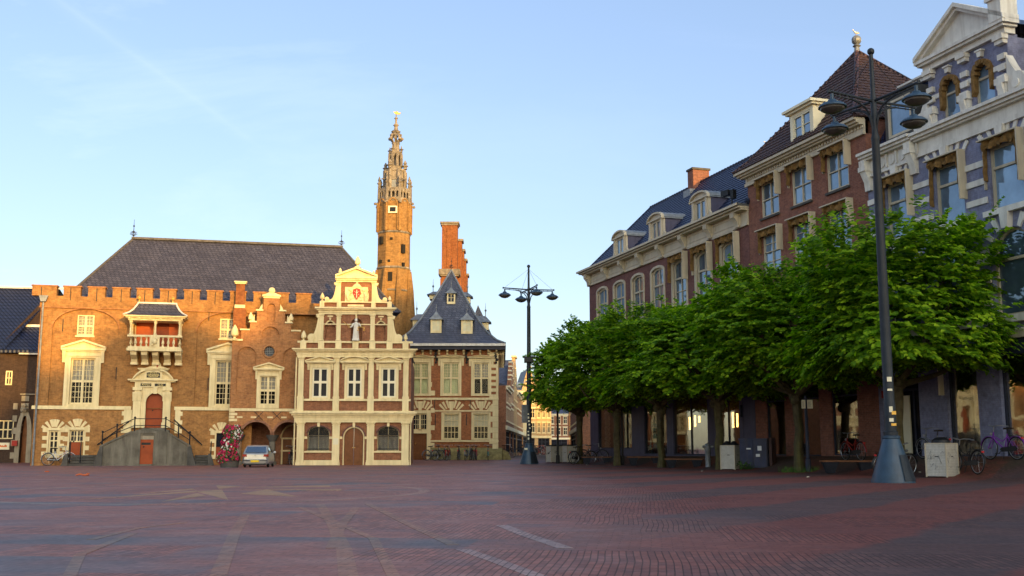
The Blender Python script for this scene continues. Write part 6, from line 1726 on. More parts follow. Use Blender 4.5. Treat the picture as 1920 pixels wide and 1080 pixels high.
for i, (px, py, s, lab) in enumerate(TREES):
    x, y, z = GP(px, py)
    t = thing('lime_tree', lab, 'tree', (x, y, z), i*1.3, 'lime trees in a row before the shops')
    trunk_mb(i).build('trunk', MAT['bark'], t)
    c = bpy.data.objects.new('crown', crowns[i % 3]); COL.objects.link(c); c.parent = t
    zs_t = (.87, .84, .84, .86, .89, .96)[i]; c.scale = (s*.99, s*.99, zs_t); c.location = (0, 0, 3.0*(1-zs_t)); c.rotation_euler = (0, 0, i*.8)
    if i in (4,):
        mb = MB(); rr = random.Random(4)
        for k in range(260):
            a = rr.uniform(0, 6.28); q = .28+rr.random()**1.5*.55; b = (q*math.cos(a), q*math.sin(a), -.02); h = rr.uniform(.1, .32)
            mb.add([(b[0]-.015, b[1], b[2]), (b[0]+.015, b[1], b[2]), (b[0]+rr.uniform(-.1, .1), b[1]+rr.uniform(-.1, .1), b[2]+h)], [(0, 1, 2)])
        o = mb.build('foot_grass', MAT['grass_blade'], None, smooth=False); o.location = (x, y, z)
        tag(o, 'tufts of grass round the foot of the lime tree by the notice post', 'grass', kind='stuff')

# ================================================================== LAMP POSTS
def lamp_post(px, py, ang, label, s=1.0):
    x, y, z = GP(px, py); f = Fr(x, y, 1, 0)
    t = thing('lamp_post', label, 'lamp post', (x, y, z), 0, 'four armed square lamps')
    H = 11.9
    return t
lx, ly, lz = GP(1675, 905); f1 = Fr(lx, ly, 1, 0); ztop = f1.P(1627, 92)[1]
def build_lamp(name, label, ang):
    t = thing(name, label, 'lamp post', (0, 0, 0), 0, 'four armed lamp posts on the square')
    H = ztop; za = H-1.62
    mb = MB(); mb.lathe(0, 0, [(.60, 0), (.595, .05), (.235, 1.22), (.25, 1.24), (.25, 1.3), (.17, 1.32)], 16)
    cone = mb.build('base_cone', MAT['lamp_paint'], t)
    mb = MB(); vs = []
    for zz, r in ((.06, .615), (.78, .395)):
        for k in range(5): a = R(-78+k*17); vs.append((r*math.cos(a), r*math.sin(a), zz))
    mb.add(vs, [(k, k+1, 6+k, 5+k) for k in range(4)]); 
    mb.build('hatch', MAT['lamp_pole'], cone)
    mb = MB(); mb.lathe(0, 0, [(.17, 1.2), (.165, 2.2), (.15, 2.25), (.145, 5.0), (.125, 7.5), (.115, za-1.2), (.13, za-1.15), (.09, za-1.0), (.085, za+.1), (.07, za+.2), (.06, H-.18)], 12)
    mb.lathe(0, 0, [(.2, 1.3), (.2, 1.42), (.17, 1.44)], 12)
    mb.ball((0, 0, H-.08), .11, 10, 7); mb.build('pole', MAT['lamp_pole'], t)
    for k in range(4):
        a = ang+k*math.pi/2; ca, sa = math.cos(a), math.sin(a); L_ = 1.62; q = lambda r, z, o=0: (r*ca-o*sa, r*sa+o*ca, z)
        mb = MB(); mb.tube(q(0, za), q(L_+.12, za+.05), .045, .035, 6); mb.tube(q(.5, za-.09), q(L_, za-.04), .022, .022, 5)
        for r in (.7, 1.0, 1.3): mb.tube(q(r, za-.09), q(r, za+.03), .018, .018, 4)
        mb.path([q(.09, za-.75), q(.16, za-.45), q(.34, za-.24), q(.62, za-.12), q(.9, za-.06)], .032, 6)
        mb.tube(q(.09, za-.75), q(.05, za-1.05), .03, .02, 5); mb.tube(q(L_+.1, za-.0), q(L_+.1, za+.1), .05, .05, 6)
        arm = mb.build('arm', MAT['lamp_pole'], t)
        mb = MB(); mb.tube(q(0.03, H-.3), q(L_+.02, za+.06), .008, .008, 4); mb.build('stay_wire', MAT['lamp_pole'], t)
        c = q(L_, 0); zl = za-.3
        mb = MB(); mb.lathe(c[0], c[1], [(.05, za-.02), (.05, zl+.12), (.11, zl+.1), (.14, zl+.04), (.3, zl-.02), (.4, zl-.1), (.41, zl-.14)], 18)
        sh = mb.build('lamp_shade', MAT['lamp_paint'], t)
        mb = MB(); mb.lathe(c[0], c[1], [(.36, zl-.13), (.34, zl-.2), (.22, zl-.28), (.08, zl-.32), (.01, zl-.33)], 16); mb.build('lamp_glass', MAT['lamp_lens'], sh)
    return t
plain('lamp_lens', (.085, .08, .075), .25, .15, 5)
t1 = build_lamp('lamp_post', 'nearest tall blue lamp post with stickers, in front of the right hand tree', R(26.5))
t1.location = (lx, ly, lz)
# the whole post leans a hair with settlement, as in the photo's near one
mb = MB()
for z, w, h, c in ((1.75, .12, .1, 0), (2.05, .1, .16, 1), (2.6, .14, .06, 2), (2.9, .13, .13, 0)): mb.obox((-.02, -.168, z), 0, w, .015, h)
mb.build('sticker', MAT['white_paint'], t1)
mb = MB(); mb.obox((.06, -.17, 1.95), 0, .12, .015, .1); mb.obox((.04, -.17, 1.62), 0, .14, .015, .07); mb.build('sticker', MAT['gold'], t1)
t2 = build_lamp('lamp_post', 'far lamp post with a black box and sign board, standing at the street mouth', R(17))
x2, y2, z2_ = GP(992, 870.3); t2.location = (x2, y2, z2_); f2 = Fr(x2, y2, 1, 0)
sc2 = f2.P(992, 497)[1]/ztop; t2.scale = (sc2, sc2, sc2)
zz = lambda y: f2.P(991, y)[1]/sc2
mb = MB(); mb.box(-.3, .3, -.25, .25, zz(680), zz(669)); mb.box(-.22, .22, -.35, -.2, zz(679), zz(671)); mb.box(-.4, .4, -.1, .1, zz(671), zz(668)); mb.build('speaker_box', MAT['black_iron'], t2)
mb = MB(); mb.obox((-.28, -.05, (zz(793)+zz(759))/2), .3, .3, .3, zz(759)-zz(793)); mb.build('sign_board', MAT['lead'], t2)
mb = MB(); mb.ball((-.62, -.1, zz(723)), .2, 8, 6); mb.tube((-.62, -.1, zz(723)), (0, 0, zz(712)), .03, .03, 5); mb.build('globe', MAT['white_stone'], t2)
mb = MB(); rr = random.Random(8)
for k in range(8): mb.obox((rr.uniform(-.06, .06), -.168, 1.6+k*.22), 0, .1, .015, rr.uniform(.06, .14))
mb.obox((-.2, -.40, .95), 0, .2, .02, .12)
mb.build('sticker', MAT['white_paint'], t2)

# ================================================================== BICYCLES (front points to +x, length about 1.8 m)
plain('bike_black', (.02, .02, .022), .35, .2, 4); plain('tyre', (.018, .018, .018), .8, .2, 6); plain('rim', (.32, .32, .33), .3, .1, 4, metal=.7)
plain('bike_purple', (.18, .03, .30), .35, .1, 3); plain('bike_red', (.22, .02, .015), .35, .1, 3); plain('bike_grey', (.16, .17, .18), .35, .1, 3); plain('bike_white', (.6, .6, .6), .4, .05, 3); plain('bike_green', (.05, .14, .12), .4, .1, 3)
plain('leather', (.03, .02, .015), .6, .2, 5); plain('reflector', (.5, .02, .02), .3, .1, 4)
def bike_bits():
    d = {}
    WR, xf, xr, zw = .34, .57, -.57, .35
    fr = MB(); bb = (-.08, 0, .30); st = (-.22, 0, .80); hd = (.36, 0, .86); hd2 = (.40, 0, .68)
    fr.tube(bb, st, .018, .016); fr.tube(bb, hd2, .02, .02); fr.path([(-.19, 0, .7), (.0, 0, .56), (.38, 0, .74)], .017); fr.tube(hd, hd2, .022, .022)
    for s in (-.06, .06): fr.tube((xr, s, zw), bb, .012); fr.tube((xr, s, zw), (-.2, s*.4, .74), .01); fr.path([hd2, (.46, s*.8, .55), (xf, s, zw)], .014)
    d['frame'] = fr
    for n, x in (('front', xf), ('rear', xr)):
        w = MB(); w.torus((x, 0, zw), WR-.025, .012, 'y', 22, 4); w.tube((x, -.05, zw), (x, .05, zw), .025, .025, 6)
        for k in range(10): a = k*math.pi/5; w.tube((x, .02*(-1)**k, zw), (x+(WR-.03)*math.cos(a), 0, zw+(WR-.03)*math.sin(a)), .003, .003, 3)
        y = MB(); y.torus((x, 0, zw), WR-.0, .02, 'y', 24, 5)
        d[n] = (w, y)
    g = MB()
    for x, a0, a1 in ((xf, .2, 2.7), (xr, -.1, 3.2)):
        vs = []; fs = []; n = 12
        for k in range(n+1):
            a = a0+(a1-a0)*k/n
            for dy, dr in ((-.03, .035), (-.02, .05), (.02, .05), (.03, .035)): vs.append((x+(WR+dr-.005)*math.cos(a), dy, zw+(WR+dr-.005)*math.sin(a)))
        for k in range(n):
            for q in range(3): fs.append((4*k+q, 4*k+q+1, 4*k+5+q, 4*k+4+q))
        g.add(vs, fs)
    d['mudguard'] = g
    h = MB(); h.tube(hd, (.33, 0, 1.02), .016); h.path([(.12, -.28, 1.04), (.25, -.27, 1.06), (.34, -.15, 1.06), (.35, 0, 1.03), (.34, .15, 1.06), (.25, .27, 1.06), (.12, .28, 1.04)], .014); 
    for s in (-1, 1): h.tube((.14, s*.28, 1.04), (.04, s*.285, 1.03), .02, .02, 6)
    h.ball((.46, 0, .8), .05, 7, 5)
    d['handlebar'] = h
    s = MB(); s.tube(st, (-.25, 0, .93), .013); s.prism_z([(-.42, -.09), (-.38, -.11), (-.2, -.05), (-.08, -.02), (-.08, .02), (-.2, .05), (-.38, .11), (-.42, .09)], .93, .985); d['saddle'] = s
    r = MB()
    for q in (-.06, .06): r.tube((-.28, q, .72), (-.8, q, .74), .008, .008, 4); r.tube((-.75, q, .73), (xr, q, zw), .007, .007, 4)
    for x in (-.4, -.55, -.7): r.tube((x, -.06, .735), (x, .06, .735), .007, .007, 4)
    d['rack'] = r
    c = MB(); c.prism([(-.62, .27), (-.02, .24), (.06, .31), (-.02, .38), (-.6, .42), (-.67, .35)], .05, .075); c.tube((-.08, -.1, .3), (-.08, .12, .3), .015, .015, 5); c.tube((-.08, .1, .3), (.05, .12, .19), .012, .012, 4); c.tube((-.08, -.1, .3), (-.2, -.12, .41), .012, .012, 4); c.obox((.06, .17, .19), 0, .09, .1, .025); c.obox((-.2, -.17, .41), 0, .09, .1, .025)
    d['chain_case'] = c
    l = MB(); l.obox((-.83, 0, .66), 0, .03, .08, .05); d['tail_light'] = l
    k = MB(); k.tube((-.1, .05, .28), (-.22, .2, .02), .01, .01, 4); d['kickstand'] = k
    return d
BD = bike_bits()
MATSUB = {'frame': None, 'mudguard': None, 'handlebar': 'rim', 'saddle': 'leather', 'rack': 'bike_black', 'chain_case': 'bike_black', 'tail_light': 'reflector', 'kickstand': 'bike_black'}
def bike_proto():
    t = thing('bicycle', 'x', 'bicycle', (0, 0, 0), 0)
    for k, m in MATSUB.items(): BD[k].build(k, MAT[m or 'bike_black'], t)
    for k in ('front', 'rear'):
        w = BD[k][0].build('wheel', MAT['rim'], t); BD[k][1].build('tyre', MAT['tyre'], w)
    return t
PROTO = bike_proto(); used = [False]
def bike(px, py, ang, col, label, group, s=1.0, lean=0.0, pos=None):
    x, y, z = pos if pos else GP(px, py)
    t = PROTO if not used[0] else copy_tree(PROTO); used[0] = True
    t.location = (x, y, z); t.rotation_euler = (lean, 0, ang); t.scale = (s, s, s)
    t['label'] = label; t['group'] = group
    for ch in t.children:
        if ch.name.split('.')[0] in ('frame', 'mudguard'):
            ch.material_slots[0].link = 'OBJECT'; ch.material_slots[0].material = MAT[col]
    return t
ra = RW.rot()
g1_ = 'bicycles parked near the shops on the right'
bike(1882, 862, ra+math.pi, 'bike_purple', 'purple bicycle against the purple wall at the right edge', g1_, 1.06)
bike(1812, 889, R(100), 'bike_black', 'black bicycle seen end on with red tail light, right of the near white bin', g1_, 1.08, .06)
bike(1752, 861, ra+R(180), 'bike_grey', 'grey bicycle leaning by the shop door behind the near white bin', g1_, 1.05)
bike(1690, 893, R(25), 'bike_black', 'black bicycle half hidden behind the cone of the near lamp post', g1_, 1.1, .1, pos=(*G(1678, 893), 0))
bike(1600, 864, ra+R(175), 'bike_red', 'dark red bicycle standing behind the nearest bench', g1_, 1.05)
g2_ = 'bicycles by the bins near the street'
bike(1092, 870, R(28), 'bike_black', 'black bicycle in front of the tangle right of the far bins', g2_, 1.1, .05)
bike(1083, 869, R(60), 'bike_grey', 'grey bicycle tangled among the others beside the far bins', g2_, 1.05)
bike(1112, 866, R(5), 'bike_black', 'black bicycle whose rear wheel shows behind the leftmost bench', g2_, 1.05)
g3_ = 'bicycles parked along the corner house'
for px, ang, col, lab in ((813, 35, 'bike_grey', 'grey bicycle turned sideways nearest the brown door of the corner house'), (826, 50, 'bike_black', 'black bicycle second from the brown door of the corner house'), (840, 82, 'bike_red', 'bright red bicycle seen from behind below the first corner house window'),
                          (860, 88, 'bike_black', 'black bicycle between the two lower corner house windows, alone'), (878, 75, 'bike_grey', 'grey bicycle in the clump under the right lower window'), (885, 100, 'bike_black', 'taller black bicycle in the clump under the right lower window'), (892, 96, 'bike_red', 'brown red bicycle at the right of the clump'), (915, 92, 'bike_green', 'green bicycle, last one before the right corner of the corner house')):
    bike(px, 863, R(ang), col, lab, g3_, 1.0)
bike(950, 858, R(-35), 'bike_black', 'black bicycle at the corner by the street, turned away', g3_, 1.1)
bike(111, 869, R(8), 'bike_white', 'pale bicycle against the left end of the town hall', 'bicycles by the town hall', 1.0, pos=(*TH.world(TH.P(113, 868)[0], .6)[:2], 0))
bike(545, 868, R(95), 'bike_black', 'black bicycle parked in the second arch of the arcade', 'bicycles by the town hall', 1.05, pos=(*GW.world(GW.P(545, 868)[0], .0)[:2], 0))
# far bicycles, too small for parts
fb = MB()
for k in ('frame', 'mudguard', 'handlebar', 'saddle', 'rack', 'chain_case'): fb.add(BD[k].v, BD[k].f)
for k in ('front', 'rear'):
    for q in BD[k]: fb.add(q.v, q.f)
far = fb.build('parked_bicycle', MAT['bike_black'], None)
rr = random.Random(12); first = True
cols = ['bike_black', 'bike_grey', 'bike_black', 'bike_black', 'bike_red']
for i in range(26):
    row = i % 2
    y = 118+ i*2.4 + rr.uniform(-.6, .6); x = (975+ i*2.6 + rr.uniform(-2, 2)-960)/F*y + (.9 if row else 0)
    o = far if first else far.copy()
    if not first: COL.objects.link(o)
    first = False
    o.location = (x, y, gz(x, y)); o.rotation_euler = (0, 0, rr.uniform(0, 6.28)); o.scale = (1.15,)*3
    o.material_slots[0].link = 'OBJECT'; o.material_slots[0].material = MAT[cols[i % 5]]
    tag(o, 'small dark bicycle among those crowded along the far street', 'bicycle', 'far bicycles crowded along the street')

# ================================================================== BENCHES
plain('bench_wood', (.16, .065, .028), .6, .25, 6); plain('bench_metal', (.02, .022, .03), .5, .2, 4)
def bench_proto():
    t = thing('bench', 'x', 'bench')
    mb = MB()
    for k in range(4): mb.box(-.95, .95, -.24+k*.122, -.24+k*.122+.112, .40, .46)
    mb.build('seat', MAT['bench_wood'], t)
    for x in (-.62, .62):
        mb = MB(); mb.add([(x-.13, -.13, 0), (x+.13, -.13, 0), (x+.13, .13, 0), (x-.13, .13, 0), (x-.27, -.24, .398), (x+.27, -.24, .398), (x+.27, .24, .398), (x-.27, .24, .398)], [(0,3,2,1),(4,5,6,7),(0,1,5,4),(1,2,6,5),(2,3,7,6),(3,0,4,7)])
        mb.build('leg', MAT['bench_metal'], t)
    return t
BP = bench_proto()
for i, (px, py, s, a, lab) in enumerate(((1119, 870, .95, -8, 'wooden bench on black legs beside the parked bicycles, leftmost bench'), (1209, 872, 1.0, -8, 'wooden bench between the second and third tree trunks'),
                                (1283, 877.5, 1.0, -12, 'wooden bench right of the third tree, left of the grey standpipe'), (1590, 887.5, 1.05, -4, 'nearest and widest wooden bench, left of the tall blue lamp'))):
    t = BP if i == 0 else copy_tree(BP)
    t.location = GP(px, py); t.rotation_euler = (0, 0, R(a)); t.scale = (s,)*3; t['label'] = lab; t['group'] = 'wooden benches with tapered black legs'

# ================================================================== BINS
m, nt, N, L, bs = nodes('bin_panel')
tc, sx, vec = wall_coords(nt); bt = N.new('ShaderNodeTexBrick'); L.new(vec, bt.inputs['Vector']); bt.offset = 0; bt.inputs['Scale'].default_value = 1; bt.inputs['Brick Width'].default_value = .05; bt.inputs['Row Height'].default_value = .05; bt.inputs['Mortar Size'].default_value = .004
bt.inputs['Color1'].default_value = (.55, .52, .45, 1); bt.inputs['Color2'].default_value = (.50, .47, .41, 1); bt.inputs['Mortar'].default_value = (.25, .24, .21, 1)
dn = ramp(nt, noise(nt, tc.outputs['Object'], 3, 5, .65), [(.4, (1,1,1)), (.75, (.8,.77,.72))]); L.new(mix_rgb(nt, 1, bt.outputs['Color'], dn, 'MULTIPLY'), bs.inputs['Base Color']); bs.inputs['Roughness'].default_value = .6
def bin_(px, py, ang, label, w=.72, h=1.08, hoods=2, scrawl=0, ovpos=None):
    x, y, z = GP(px, py)
    t = thing('litter_bin', label, 'bin', (x, y, z), R(ang), 'pale square litter bins')
    mb = MB(); mb.box(-w/2, w/2, -w/2, w/2, .03, h); mb.build('body', MAT['bin_panel'], t)
    mb = MB()
    for sx_ in (-1, 1):
        for sy_ in (-1, 1): mb.box(sx_*w/2-.02, sx_*w/2+.02, sy_*w/2-.02, sy_*w/2+.02, 0, h+.01)
    mb.box(-w/2-.012, w/2+.012, -w/2-.012, w/2+.012, h, h+.03)
    mb.build('corner_trim', MAT['cream_row'], t)
    mb = MB()
    if hoods == 2:
        for s in (-1, 1):
            c = s*w*.25; e = w*.24
            mb.add([(c-e, -e*1.4, h+.03), (c+e, -e*1.4, h+.03), (c+e, e*1.4, h+.03), (c-e, e*1.4, h+.03), (c-e*.2, -e*.3, h+.22), (c+e*.2, -e*.3, h+.22), (c+e*.2, e*.3, h+.22), (c-e*.2, e*.3, h+.22)], [(4,5,6,7),(0,1,5,4),(1,2,6,5),(2,3,7,6),(3,0,4,7)])
    elif hoods == 1:
        mb.lathe(0, 0, [(w*.42, h+.03), (w*.4, h+.12), (w*.25, h+.2), (.02, h+.23)], 14)
    else: mb.box(-w*.45, w*.45, -w*.45, w*.45, h+.031, h+.12)
    mb.build('hood', MAT['black_iron'], t)
    mb = MB(); mb.box(-.03, .1, -w/2-.012, -w/2+.01, h*.6, h*.6+.03); mb.box(w/2-.01, w/2+.012, -.05, .06, h*.6, h*.6+.03); mb.build('latch', MAT['black_iron'], t)
    if scrawl:
        rr = random.Random(scrawl); mb = MB()
        for side in (0, 1):
            for _ in range(9 if scrawl != 2 else 4):
                u = rr.uniform(-w*.35, w*.3); z0 = rr.uniform(h*.3, h*.8) if scrawl != 2 else h*.62+rr.uniform(-.08, .08); pts = []
                for k in range(4): pts.append((u+rr.uniform(-.09, .09), z0+rr.uniform(-.13, .13)*(1 if scrawl != 2 else .5)))
                mb.path([((p, -w/2-.014, q) if side == 0 else (w/2+.014, p, q)) for p, q in pts], .0028 if scrawl != 2 else .012, 4)
        mb.build('graffiti', MAT['lead'] if scrawl == 1 else MAT['black_iron'], t)
    return t
bin_(1768, 894.5, -52, 'nearest white bin covered in scribbled graffiti, right of the tall lamp', .72, 1.08, 1, 1)
bin_(1371, 880.5, -36, 'white tiled bin with two black hoods in front of the blue cabinet', .68, 1.06, 2, 0)
bin_(1036.5, 867, -60, 'leftmost far white bin with dark marks, left of the thin black pole', .62, 1.02, 0, 2)
bin_(1050.5, 867, -60, 'far white bin directly behind the thin black pole', .5, 1.02, 0, 3)
bin_(1068.5, 867, -66, 'far pale bin with a black top beside the parked bicycles', .72, 1.02, 0, 0)

# ================================================================== POLES, CABINET, STANDPIPE
def pole(name, px, py, topy, r, label, cat, x_top=None, mat='black_iron'):
    x, y, z = GP(px, py); f = Fr(x, y, 1, 0); h = f.P(px, topy)[1]-z
    t = thing(name, label, cat, (x, y, z), 0)
    mb = MB(); mb.lathe(0, 0, [(r*1.6, 0), (r*1.6, .5), (r, .55), (r*.9, h)], 10); mb.build('pole', MAT[mat], t)
    return t, h, f, z
t, h, f, z = pole('post', 1046, 869, 735, .075, 'thin black post between the far white bins', 'post')
mb = MB(); mb.lathe(0, 0, [(.09, h), (.16, h+.1), (.2, h+.5), (.05, h+.65)], 8); mb.build('lantern', MAT['black_iron'], t)
t, h, f, z = pole('post', 1167.5, 872, 735, .06, 'thin dark post right of the second tree trunk', 'post')
mb = MB(); mb.ball((0, 0, h), .09, 8, 5); mb.build('cap', MAT['black_iron'], t)
t, h, f, z = pole('post', 1083, 862, 745, .07, 'dark post behind the parked bicycles near the far bins', 'post')
mb = MB(); mb.box(-.35, .35, -.05, .05, h-.1, h); mb.build('cross_bar', MAT['black_iron'], t)
t, h, f, z = pole('notice_post', 1516, 885, 742, .07, 'dark post carrying two white notices beside the trunk with grass', 'post', mat='shop_navy')
a = f.P(1508, 766)[1]-z; b = f.P(1508, 750)[1]-z
mb = MB(); mb.box(-.2, -.05, -.13, -.1, a, b); mb.box(.03, .24, -.13, -.1, a, b); no = mb.build('notice', MAT['white_paint'], t)
mb = MB(); rr = random.Random(1)
for k in range(6):
    zz_ = a+.05+(b-a-.1)*k/6; mb.box(-.18, -.18+rr.uniform(.06, .1), -.134, -.129, zz_, zz_+.012); mb.box(.05, .05+rr.uniform(.1, .16), -.134, -.129, zz_, zz_+.012)
mb.build('print', MAT['black_iron'], no)
x, y, z = GP(1418, 877)
plain('cabinet_blue', (.03, .035, .07), .5, .2, 3, dirt=(.06, .05, .05)); plain('cabinet_brown', (.06, .03, .025), .6, .2, 4)
t = thing('utility_cabinet', 'dark blue utility cabinet with stickers between the white bin and the brick pier', 'cabinet', (x, y, z), ra+math.pi*.5-R(20))
t.rotation_euler = (0, 0, R(-30))
mb = MB(); mb.box(-.62, .62, -.35, .35, 0, 1.22); mb.box(-.66, .66, -.39, .39, 1.22, 1.28); mb.build('body', MAT['cabinet_blue'], t)
mb = MB(); mb.box(-.58, -.02, -.372, -.351, .08, 1.17); mb.box(.02, .58, -.372, -.351, .08, 1.17); mb.box(.63, .64, -.3, .3, .08, 1.17); d_ = mb.build('door', MAT['cabinet_blue'], t)
mb = MB(); mb.box(.2, .38, -.382, -.373, .75, .95); mb.box(.12, .3, -.382, -.373, .48, .6); mb.box(-.3, -.1, -.382, -.373, .8, .86); mb.build('sticker', MAT['bike_white'], t)
mb = MB(); mb.box(.68, .8, -.25, .4, 0, 1.3); mb.build('side_panel', MAT['cabinet_brown'], t)
x, y, z = GP(1328, 876)
t = thing('standpipe', 'grey pillar hydrant with clamps standing left of the white tiled bin', 'hydrant', (x, y, z), 0)
mb = MB(); mb.lathe(0, 0, [(.15, 0), (.13, .05), (.13, .7), (.15, .74), (.17, .9), (.18, 1.0), (.14, 1.06), (.12, 1.1), (.02, 1.14)], 12); mb.build('body', MAT['lead'], t)
mb = MB()
for s in (-1, 1): mb.tube((s*.1, -.05, .95), (s*.25, -.07, .98), .06, .06, 7)
mb.lathe(0, 0, [(.145, .35), (.15, .36), (.15, .42), (.145, .43)], 12); mb.build('outlet', MAT['lead'], t)
# shrubs / weeds at the cabinet foot
mb = MB(); rr = random.Random(9); x, y, z = GP(1410, 879)
for k in range(420):
    a = rr.uniform(0, 6.28); q = rr.random()**.7*.55; b = Vector((q*math.cos(a)*1.3, q*math.sin(a)*.5, rr.random()**1.6*.5*(1-q)))
    d = Vector((rr.uniform(-1, 1), rr.uniform(-1, 1), rr.uniform(-.2, 1))).normalized(); e = d.orthogonal().normalized()
    mb.add([b, b+d*.05+e*.03, b+d*.12, b+d*.05-e*.03], [(0, 1, 2, 3)])
o = mb.build('weeds', MAT['grass_blade'], None, smooth=False); o.location = (x, y, z); tag(o, 'low green weeds growing at the foot of the blue cabinet', 'weeds', kind='stuff')

# ================================================================== CAR
plain('car_silver', (.42, .43, .43), .28, .05, 2, metal=.55); plain('car_black', (.02, .02, .022), .5, .1, 4); plain('plate_yellow', (.75, .52, .03), .45, .04, 4); plain('tail_red', (.28, .015, .012), .25, .15, 6); plain('chrome', (.6, .6, .6), .2, .05, 4, metal=.9)
glass('car_glass', (.012, .02, .025), .28, .0)
x, y, z = GP(478, 876.5)
t = thing('hatchback_car', 'silver hatchback parked before the arcade, seen from behind with a yellow plate', 'car', (x, y, z), R(6)); t.scale = (.77,)*3
# local: rear faces -y, x across; rings of the lower body along y
def ring(y, hw, z0, z1, zb, k=.9):
    return [(-hw*.86, y, z0), (hw*.86, y, z0), (hw, y, zb-.12), (hw*1.0, y, zb+.08), (hw*.97, y, z1-.1), (hw*k, y, z1), (-hw*k, y, z1), (-hw*.97, y, z1-.1), (-hw, y, zb+.08), (-hw, y, zb-.12)]
rings = [ring(-.08, .70, .36, .84, .52), ring(0, .80, .24, .92, .5), ring(.25, .86, .2, .95, .5), ring(1.2, .87, .18, .95, .5), ring(2.6, .87, .18, .93, .5), ring(3.3, .86, .2, .88, .5), ring(3.9, .80, .24, .76, .5), ring(4.1, .68, .32, .62, .5)]
mb = MB(); vs = [p for r_ in rings for p in r_]; n = 10; fs = [tuple(range(n-1, -1, -1)), tuple((len(rings)-1)*n+k for k in range(n))]
for i in range(len(rings)-1):
    for k in range(n): fs.append((i*n+k, i*n+(k+1) % n, (i+1)*n+(k+1) % n, (i+1)*n+k))
mb.add(vs, fs)
gh = [(.10, .80, .90), (.42, .74, 1.18), (.66, .66, 1.37), (.95, .64, 1.43), (1.9, .63, 1.43), (2.35, .66, 1.34), (3.05, .76, .92)]
vs = []; 
for yy, hw, zz_ in gh: vs += [(-hw, yy, zz_), (-hw*.8, yy, zz_+.025), (hw*.8, yy, zz_+.025), (hw, yy, zz_)]
base = [(-.83, .12, .88), (.83, .12, .88), (.84, 3.05, .88), (-.84, 3.05, .88)]
fs = []
for i in range(len(gh)-1):
    for k in range(3): fs.append((4*i+k, 4*i+k+1, 4*i+5+k, 4*i+4+k))
L_ = len(vs); vs += base
left = [4*i for i in range(len(gh))]; right = [4*i+3 for i in range(len(gh))]
fs.append(tuple([L_+3]+[L_]+left)); fs.append(tuple([L_+1]+[L_+2]+right[::-1])); fs.append((L_, L_+1, 3, 2, 1, 0))
mb.add(vs, fs)
body = mb.build('body', MAT['car_silver'], t)
mb = MB(); mb.add([(-.68, .135, .965), (.68, .135, .965), (.60, .60, 1.335), (-.60, .60, 1.335), (-.68, .115, .95), (.68, .115, .95)], [(0,1,2,3), (4,5,1,0)]); 
o = mb.build('rear_window', MAT['car_glass'], t, smooth=False); o.location = (0, -.03, .02)
mb = MB()
for s in (-1, 1):
    mb.add([(s*.85, .55, .96), (s*.85, 1.55, .96), (s*.69, 1.5, 1.36), (s*.70, .82, 1.34)], [(0,1,2,3)]); mb.add([(s*.85, 1.65, .96), (s*.83, 2.85, .95), (s*.69, 2.2, 1.34), (s*.68, 1.62, 1.37)], [(0,1,2,3)])
mb.build('side_window', MAT['car_glass'], t, smooth=False)
for s in (-1, 1):
    mb = MB(); mb.prism([(s*.80, .70), (s*.80, .86), (s*.56, .86), (s*.53, .70)], -.105, .12); mb.box(min(s*.80, s*.845), max(s*.80, s*.845), .0, .22, .70, .85); mb.build('tail_light', MAT['tail_red'], t)
    mb = MB(); mb.ball((s*.98, 2.45, .98), .1, 8, 6, 1, .5, .75); mb.tube((s*.85, 2.4, .95), (s*.95, 2.45, .96), .02, .02, 5); mb.build('mirror', MAT['car_silver'], t)
mb = MB(); 
vs = []; prof = [(-.86, .18), (-.84, .02), (-.74, -.13), (-.4, -.17), (.4, -.17), (.74, -.13), (.84, .02), (.86, .18)]
for z_ in (.26, .50, .53): vs += [(a, b+(.03 if z_ > .5 else 0)+(.05 if z_ < .3 else 0), z_) for a, b in prof]
mb.add(vs, [(8*j+k, 8*j+k+1, 8*j+9+k, 8*j+8+k) for j in range(2) for k in range(7)]); mb.build('bumper', MAT['car_silver'], t)
mb = MB(); mb.box(-.8, -.32, -.178, -.12, .44, .475); mb.box(.32, .8, -.178, -.12, .44, .475); mb.box(-.7, .7, -.1, 0, .16, .27); mb.build('bumper_strip', MAT['car_black'], t)
mb = MB(); mb.box(-.27, .27, -.195, -.16, .34, .47); mb.build('number_plate', MAT['plate_yellow'], t)
mb = MB(); mb.torus((0, -.09, .81), .05, .008, 'y', 14, 4); mb.tube((-.03, -.095, .84), (0, -.095, .78), .007, .007, 4); mb.tube((.03, -.095, .84), (0, -.095, .78), .007, .007, 4); mb.build('badge', MAT['chrome'], t)
for s in (-1, 1):
    for yy in (.72, 3.3):
        mb = MB(); mb.torus((s*.76, yy, .30), .22, .085, 'x', 20, 8); w = mb.build('tyre', MAT['tyre'], t)
        mb = MB(); mb.torus((s*.80, yy, .30), .17, .025, 'x', 16, 5)
        for k in range(5): a = k*1.257; mb.tube((s*.82, yy, .30), (s*.82, yy+.17*math.cos(a), .30+.17*math.sin(a)), .025, .02, 5)
        mb.build('rim', MAT['rim'], w)

